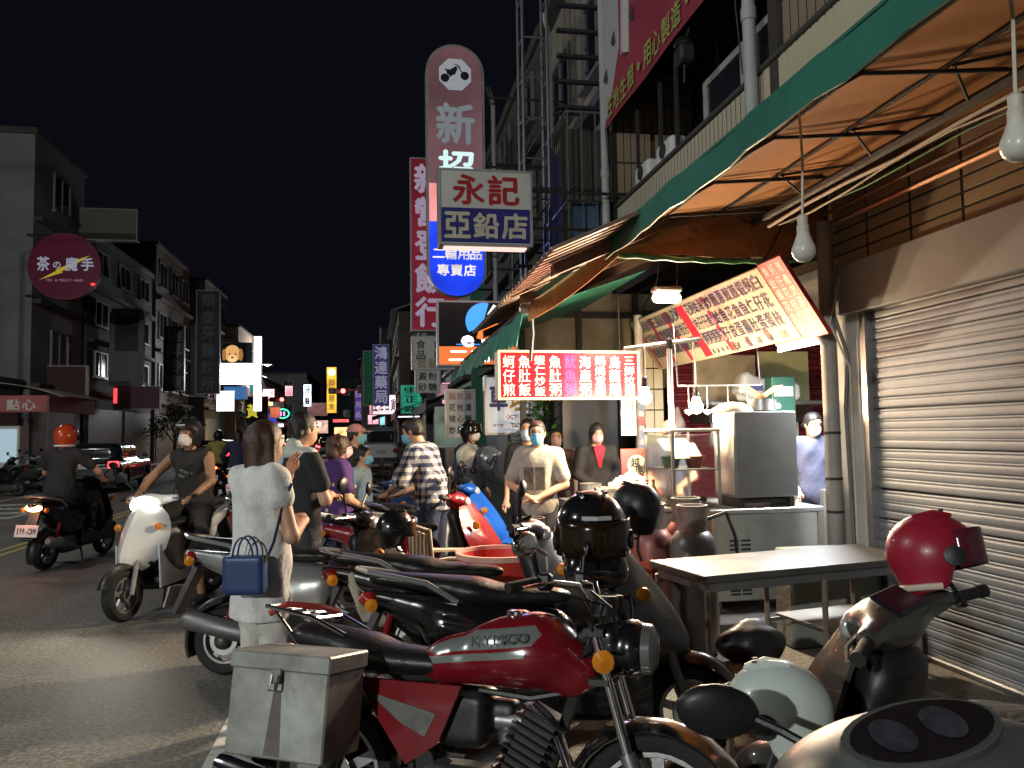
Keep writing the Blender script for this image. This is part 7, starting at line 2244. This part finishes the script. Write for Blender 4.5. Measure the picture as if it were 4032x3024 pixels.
person('man in a navy and white checked shirt and jeans bending over a scooter', (x_, 7.35, 0), 62, 1.72,
    dict(elR=(.3, .2, 1.1), wrR=(.14, .42, .96), hR=(-.03, .1, -.03), elL=(-.28, .2, 1.1), wrL=(-.1, .42, .98), hL=(.03, .1, -.03)),
    check_mat(), .95, cloth('dark denim', (.025, .035, .075)), 1, .84, ('short', HAIRB), mat('blue mask', (.16, .42, .55)), bend=16, tilt=(-22, 0), stout=1.15, topk=.018)

# --- helmeted man
x_ = P(1855, 1760, y=10.2).x
person('man in a dark blue jacket with white mask and black helmet near the repair shop', (x_, 10.2, 0), -140, 1.66, None, cloth('dark blue jacket', (.02, .025, .05)), 1.9, cloth('dark trousers', (.05, .05, .055)), 1, .84, None, mat('white mask', (.62, .6, .58), .7), vox=.016, tilt=(8, 0))
hh = P(1838, 1700, y=10.2)
helmet('black open face helmet worn by the man in the dark blue jacket', (x_, 10.2, 1.585), (8, 0, -140), BLACKG, visor=(SMOKE, True), size=.98)

# --- man in the grey shirt
x_ = P(2118, 1760, y=7.25).x
mg, jg, HPg = person('young man in a grey printed shirt and blue mask with clasped hands', (x_, 7.25, 0), 152, 1.65,
    dict(elR=(.27, .03, 1.1), wrR=(.06, .23, 1.0), hR=(-.09, .05, -.01), elL=(-.27, .03, 1.1), wrL=(-.05, .24, .98), hL=(.09, .05, -.01)),
    cloth('heather grey tee', (.32, .31, .28)), .72, cloth('black trousers', (.022, .022, .024)), 1, .78, ('short', HAIRB), mat('sky blue mask', (.1, .42, .62), .7), glasses=True, tilt=(-8, 14), topk=.02)
for k, x in enumerate((-.06, .05)):
    MB().sheet([[(x + .09 * i - .04, .138 - .01 * abs(x + .09 * i - .04) / .1 + .002 * j, 1.02 + .07 * j) for i in (0, 1)] for j in range(4)], .004).build('shirt_print', mat('shirt print', (.1, .095, .08), .7, 0, .8, 24), mg)
x_ = P(2080, 1760, y=8.1).x
person('man in black with a pale mask standing behind the grey shirt man', (x_, 8.1, 0), 160, 1.68, None, cloth('black tee', (.02, .02, .022)), .8, cloth('black trousers', (.022, .022, .024)), 1, .84, ('short', HAIRB), mat('pale blue mask', (.45, .52, .6), .7), vox=.016)
x_ = P(2190, 1770, y=8.9).x
person('woman with a pink mask in dark red standing by the potted plant', (x_, 8.9, 0), 170, 1.58, None, cloth('dark red top', (.07, .025, .02)), .8, cloth('tan trousers', (.2, .13, .08)), 1, .84, ('short', HAIRB), mat('pink mask', (.6, .36, .38)), vox=.016)

# --- stall staff
JKT = cloth('black track jacket', (.016, .016, .018))
wj, jj, HPj = person('woman in a black track jacket and pink mask working behind the pots', (2.33, 8.15, .07), 178, 1.56, dict(elR=(.24, .02, 1.12), wrR=(.1, .2, .98), hR=(-.04, .08, -.03), elL=(-.24, .02, 1.12), wrL=(-.1, .2, .98), hL=(.04, .08, -.03)),
    JKT, 1.9, cloth('black trousers', (.022, .022, .024)), 1, .8, ('long', HAIRB), mat('pink mask', (.6, .36, .38)), tilt=(-14, 0), vox=.013)
MB().prism([(-.06, 1.3), (-.03, 1.335), (.03, 1.335), (.06, 1.3), (.012, 1.1), (-.012, 1.1)], .1, .124, 'xz').build('red_shirt', cloth('red tee', (.35, .015, .04)), wj)
for q in (-1, 1):
    MB().tube([(q * .16, -.01, 1.325), (q * .205, -.02, 1.2), (q * .232, .0, 1.06)], .012, 6).build('white_stripe', WHITEP, wj)
person('elderly man with grey stubble hair and black mask behind the glass case', (2.88, 7.45, .07), 150, 1.58, dict(elR=(.24, .05, 1.1), wrR=(.12, .25, 1.0), elL=(-.24, .05, 1.1), wrL=(-.12, .25, 1.0)), cloth('blue grey shirt', (.05, .06, .11)), .6, cloth('black trousers', (.022, .022, .024)), 1, .84,
       ('bald', mat('grey stubble', (.2, .18, .16), .8)), mat('black mask', (.015, .015, .016), .7), mat('ruddy skin', (.5, .24, .13), .5, 0, .1, 9), vox=.013, tilt=(-16, 10))
x_ = P(3200, 1700, y=6.95).x
person('young man in a navy shirt and white mask behind the cooker box', (x_, 6.95, .07), 165, 1.62, dict(elR=(.26, -.05, 1.1), wrR=(.2, .12, .95), elL=(-.26, -.05, 1.1), wrL=(-.2, .12, .95)), cloth('faded navy tee', (.055, .062, .11)), .8, cloth('dark jeans', (.02, .025, .05)), 1, .8,
       ('short', HAIRB), mat('white mask', (.62, .6, .58)), vox=.012, tilt=(-18, 12), topk=.022)

# --- riders (joints given for the saddle)
RIDE = dict(pel=(0, -.36, .92), wai=(0, -.34, 1.07), che=(0, -.30, 1.26), nek=(0, -.28, 1.42), hea=(0, -.23, 1.575), shL=(-.19, -.28, 1.365), shR=(.19, -.28, 1.365),
            elL=(-.34, -.1, 1.14), elR=(.34, -.1, 1.14), wrL=(-.29, .1, 1.02), wrR=(.29, .1, 1.02), hiL=(-.1, -.33, .9), hiR=(.1, -.33, .9), knL=(-.17, .08, .78), knR=(.17, .08, .78), anL=(-.15, .05, .38), anR=(.15, .05, .38),
            hL=(.0, .1, -.02), hR=(.0, .1, -.02))
def rider(label, sc_, J=None, **k):
    jj_ = dict(RIDE)
    if J: jj_.update(J)
    t, j, HP = person(label, tuple(sc_.location), math.degrees(sc_.rotation_euler.z), 1.70, jj_, **k)
    return t, j, HP
t, j, HP = rider('bare armed rider in a dark vest and pale mask on the white scooter', ws, dict(anL=(-.3, -.02, .1), knL=(-.24, .0, .5)), top=cloth('dark vest', (.025, .022, .02)), sleeve=0, bottom=cloth('dark shorts', (.02, .02, .022)), blen=.5, hem=.8, hair=None, mask=mat('white mask', (.62, .6, .58)), skin=SKIN2, stout=1.06)
c_ = M.Rotation(ws.rotation_euler.z, 3, 'Z') @ V(j['hea'])
helmet('black open face helmet on the rider of the white scooter', V(ws.location) + c_ + V((0, 0, .035)), (0, 0, 158), mat('matt black shell', (.012, .012, .013), .45), size=.98)
t, j, HP = rider('rider in black seen from behind on the black scooter', bs_, top=cloth('black tee', (.02, .02, .022)), sleeve=.6, bottom=cloth('black trousers', (.022, .022, .024)), blen=.9, hem=.8, hair=None, stout=1.05)
c_ = M.Rotation(bs_.rotation_euler.z, 3, 'Z') @ V(j['hea'])
helmet('glossy orange red open face helmet on the rider in black', V(bs_.location) + c_ + V((0, 0, .03)), (0, 0, -12), mat('orange red shell', (.42, .05, .012), .25, 0, .2, 3, 0, .5), trim=WHITEP, size=1.05)
t, j, HP = rider('rider with long hair seen from behind on the silver scooter', rs_, top=cloth('navy jacket', (.02, .025, .06)), sleeve=1.8, bottom=cloth('dark trousers', (.05, .05, .055)), blen=1.0, hem=.8, hair=('long', HAIRB), vox=.018)
far_s = bpy.data.objects['scooter.%03d' % (len([o for o in bpy.data.objects if o.name.startswith('scooter')]) - 1)]
t, j, HP = rider('rider in a yellowish vest far ahead in the lane', far_s, top=cloth('dull yellow vest', (.25, .22, .05)), sleeve=.5, bottom=cloth('dark trousers', (.05, .05, .055)), blen=1.0, hem=.8, hair=None, vox=.022)
helmet('small black helmet on the rider far ahead in the lane', V(far_s.location) + V(j['hea']) + V((0, 0, .03)), (0, 0, 0), BLACKG)

# the glyph helper is not part of the place
bpy.data.objects.remove(_to)
bpy.data.curves.remove(_tc)
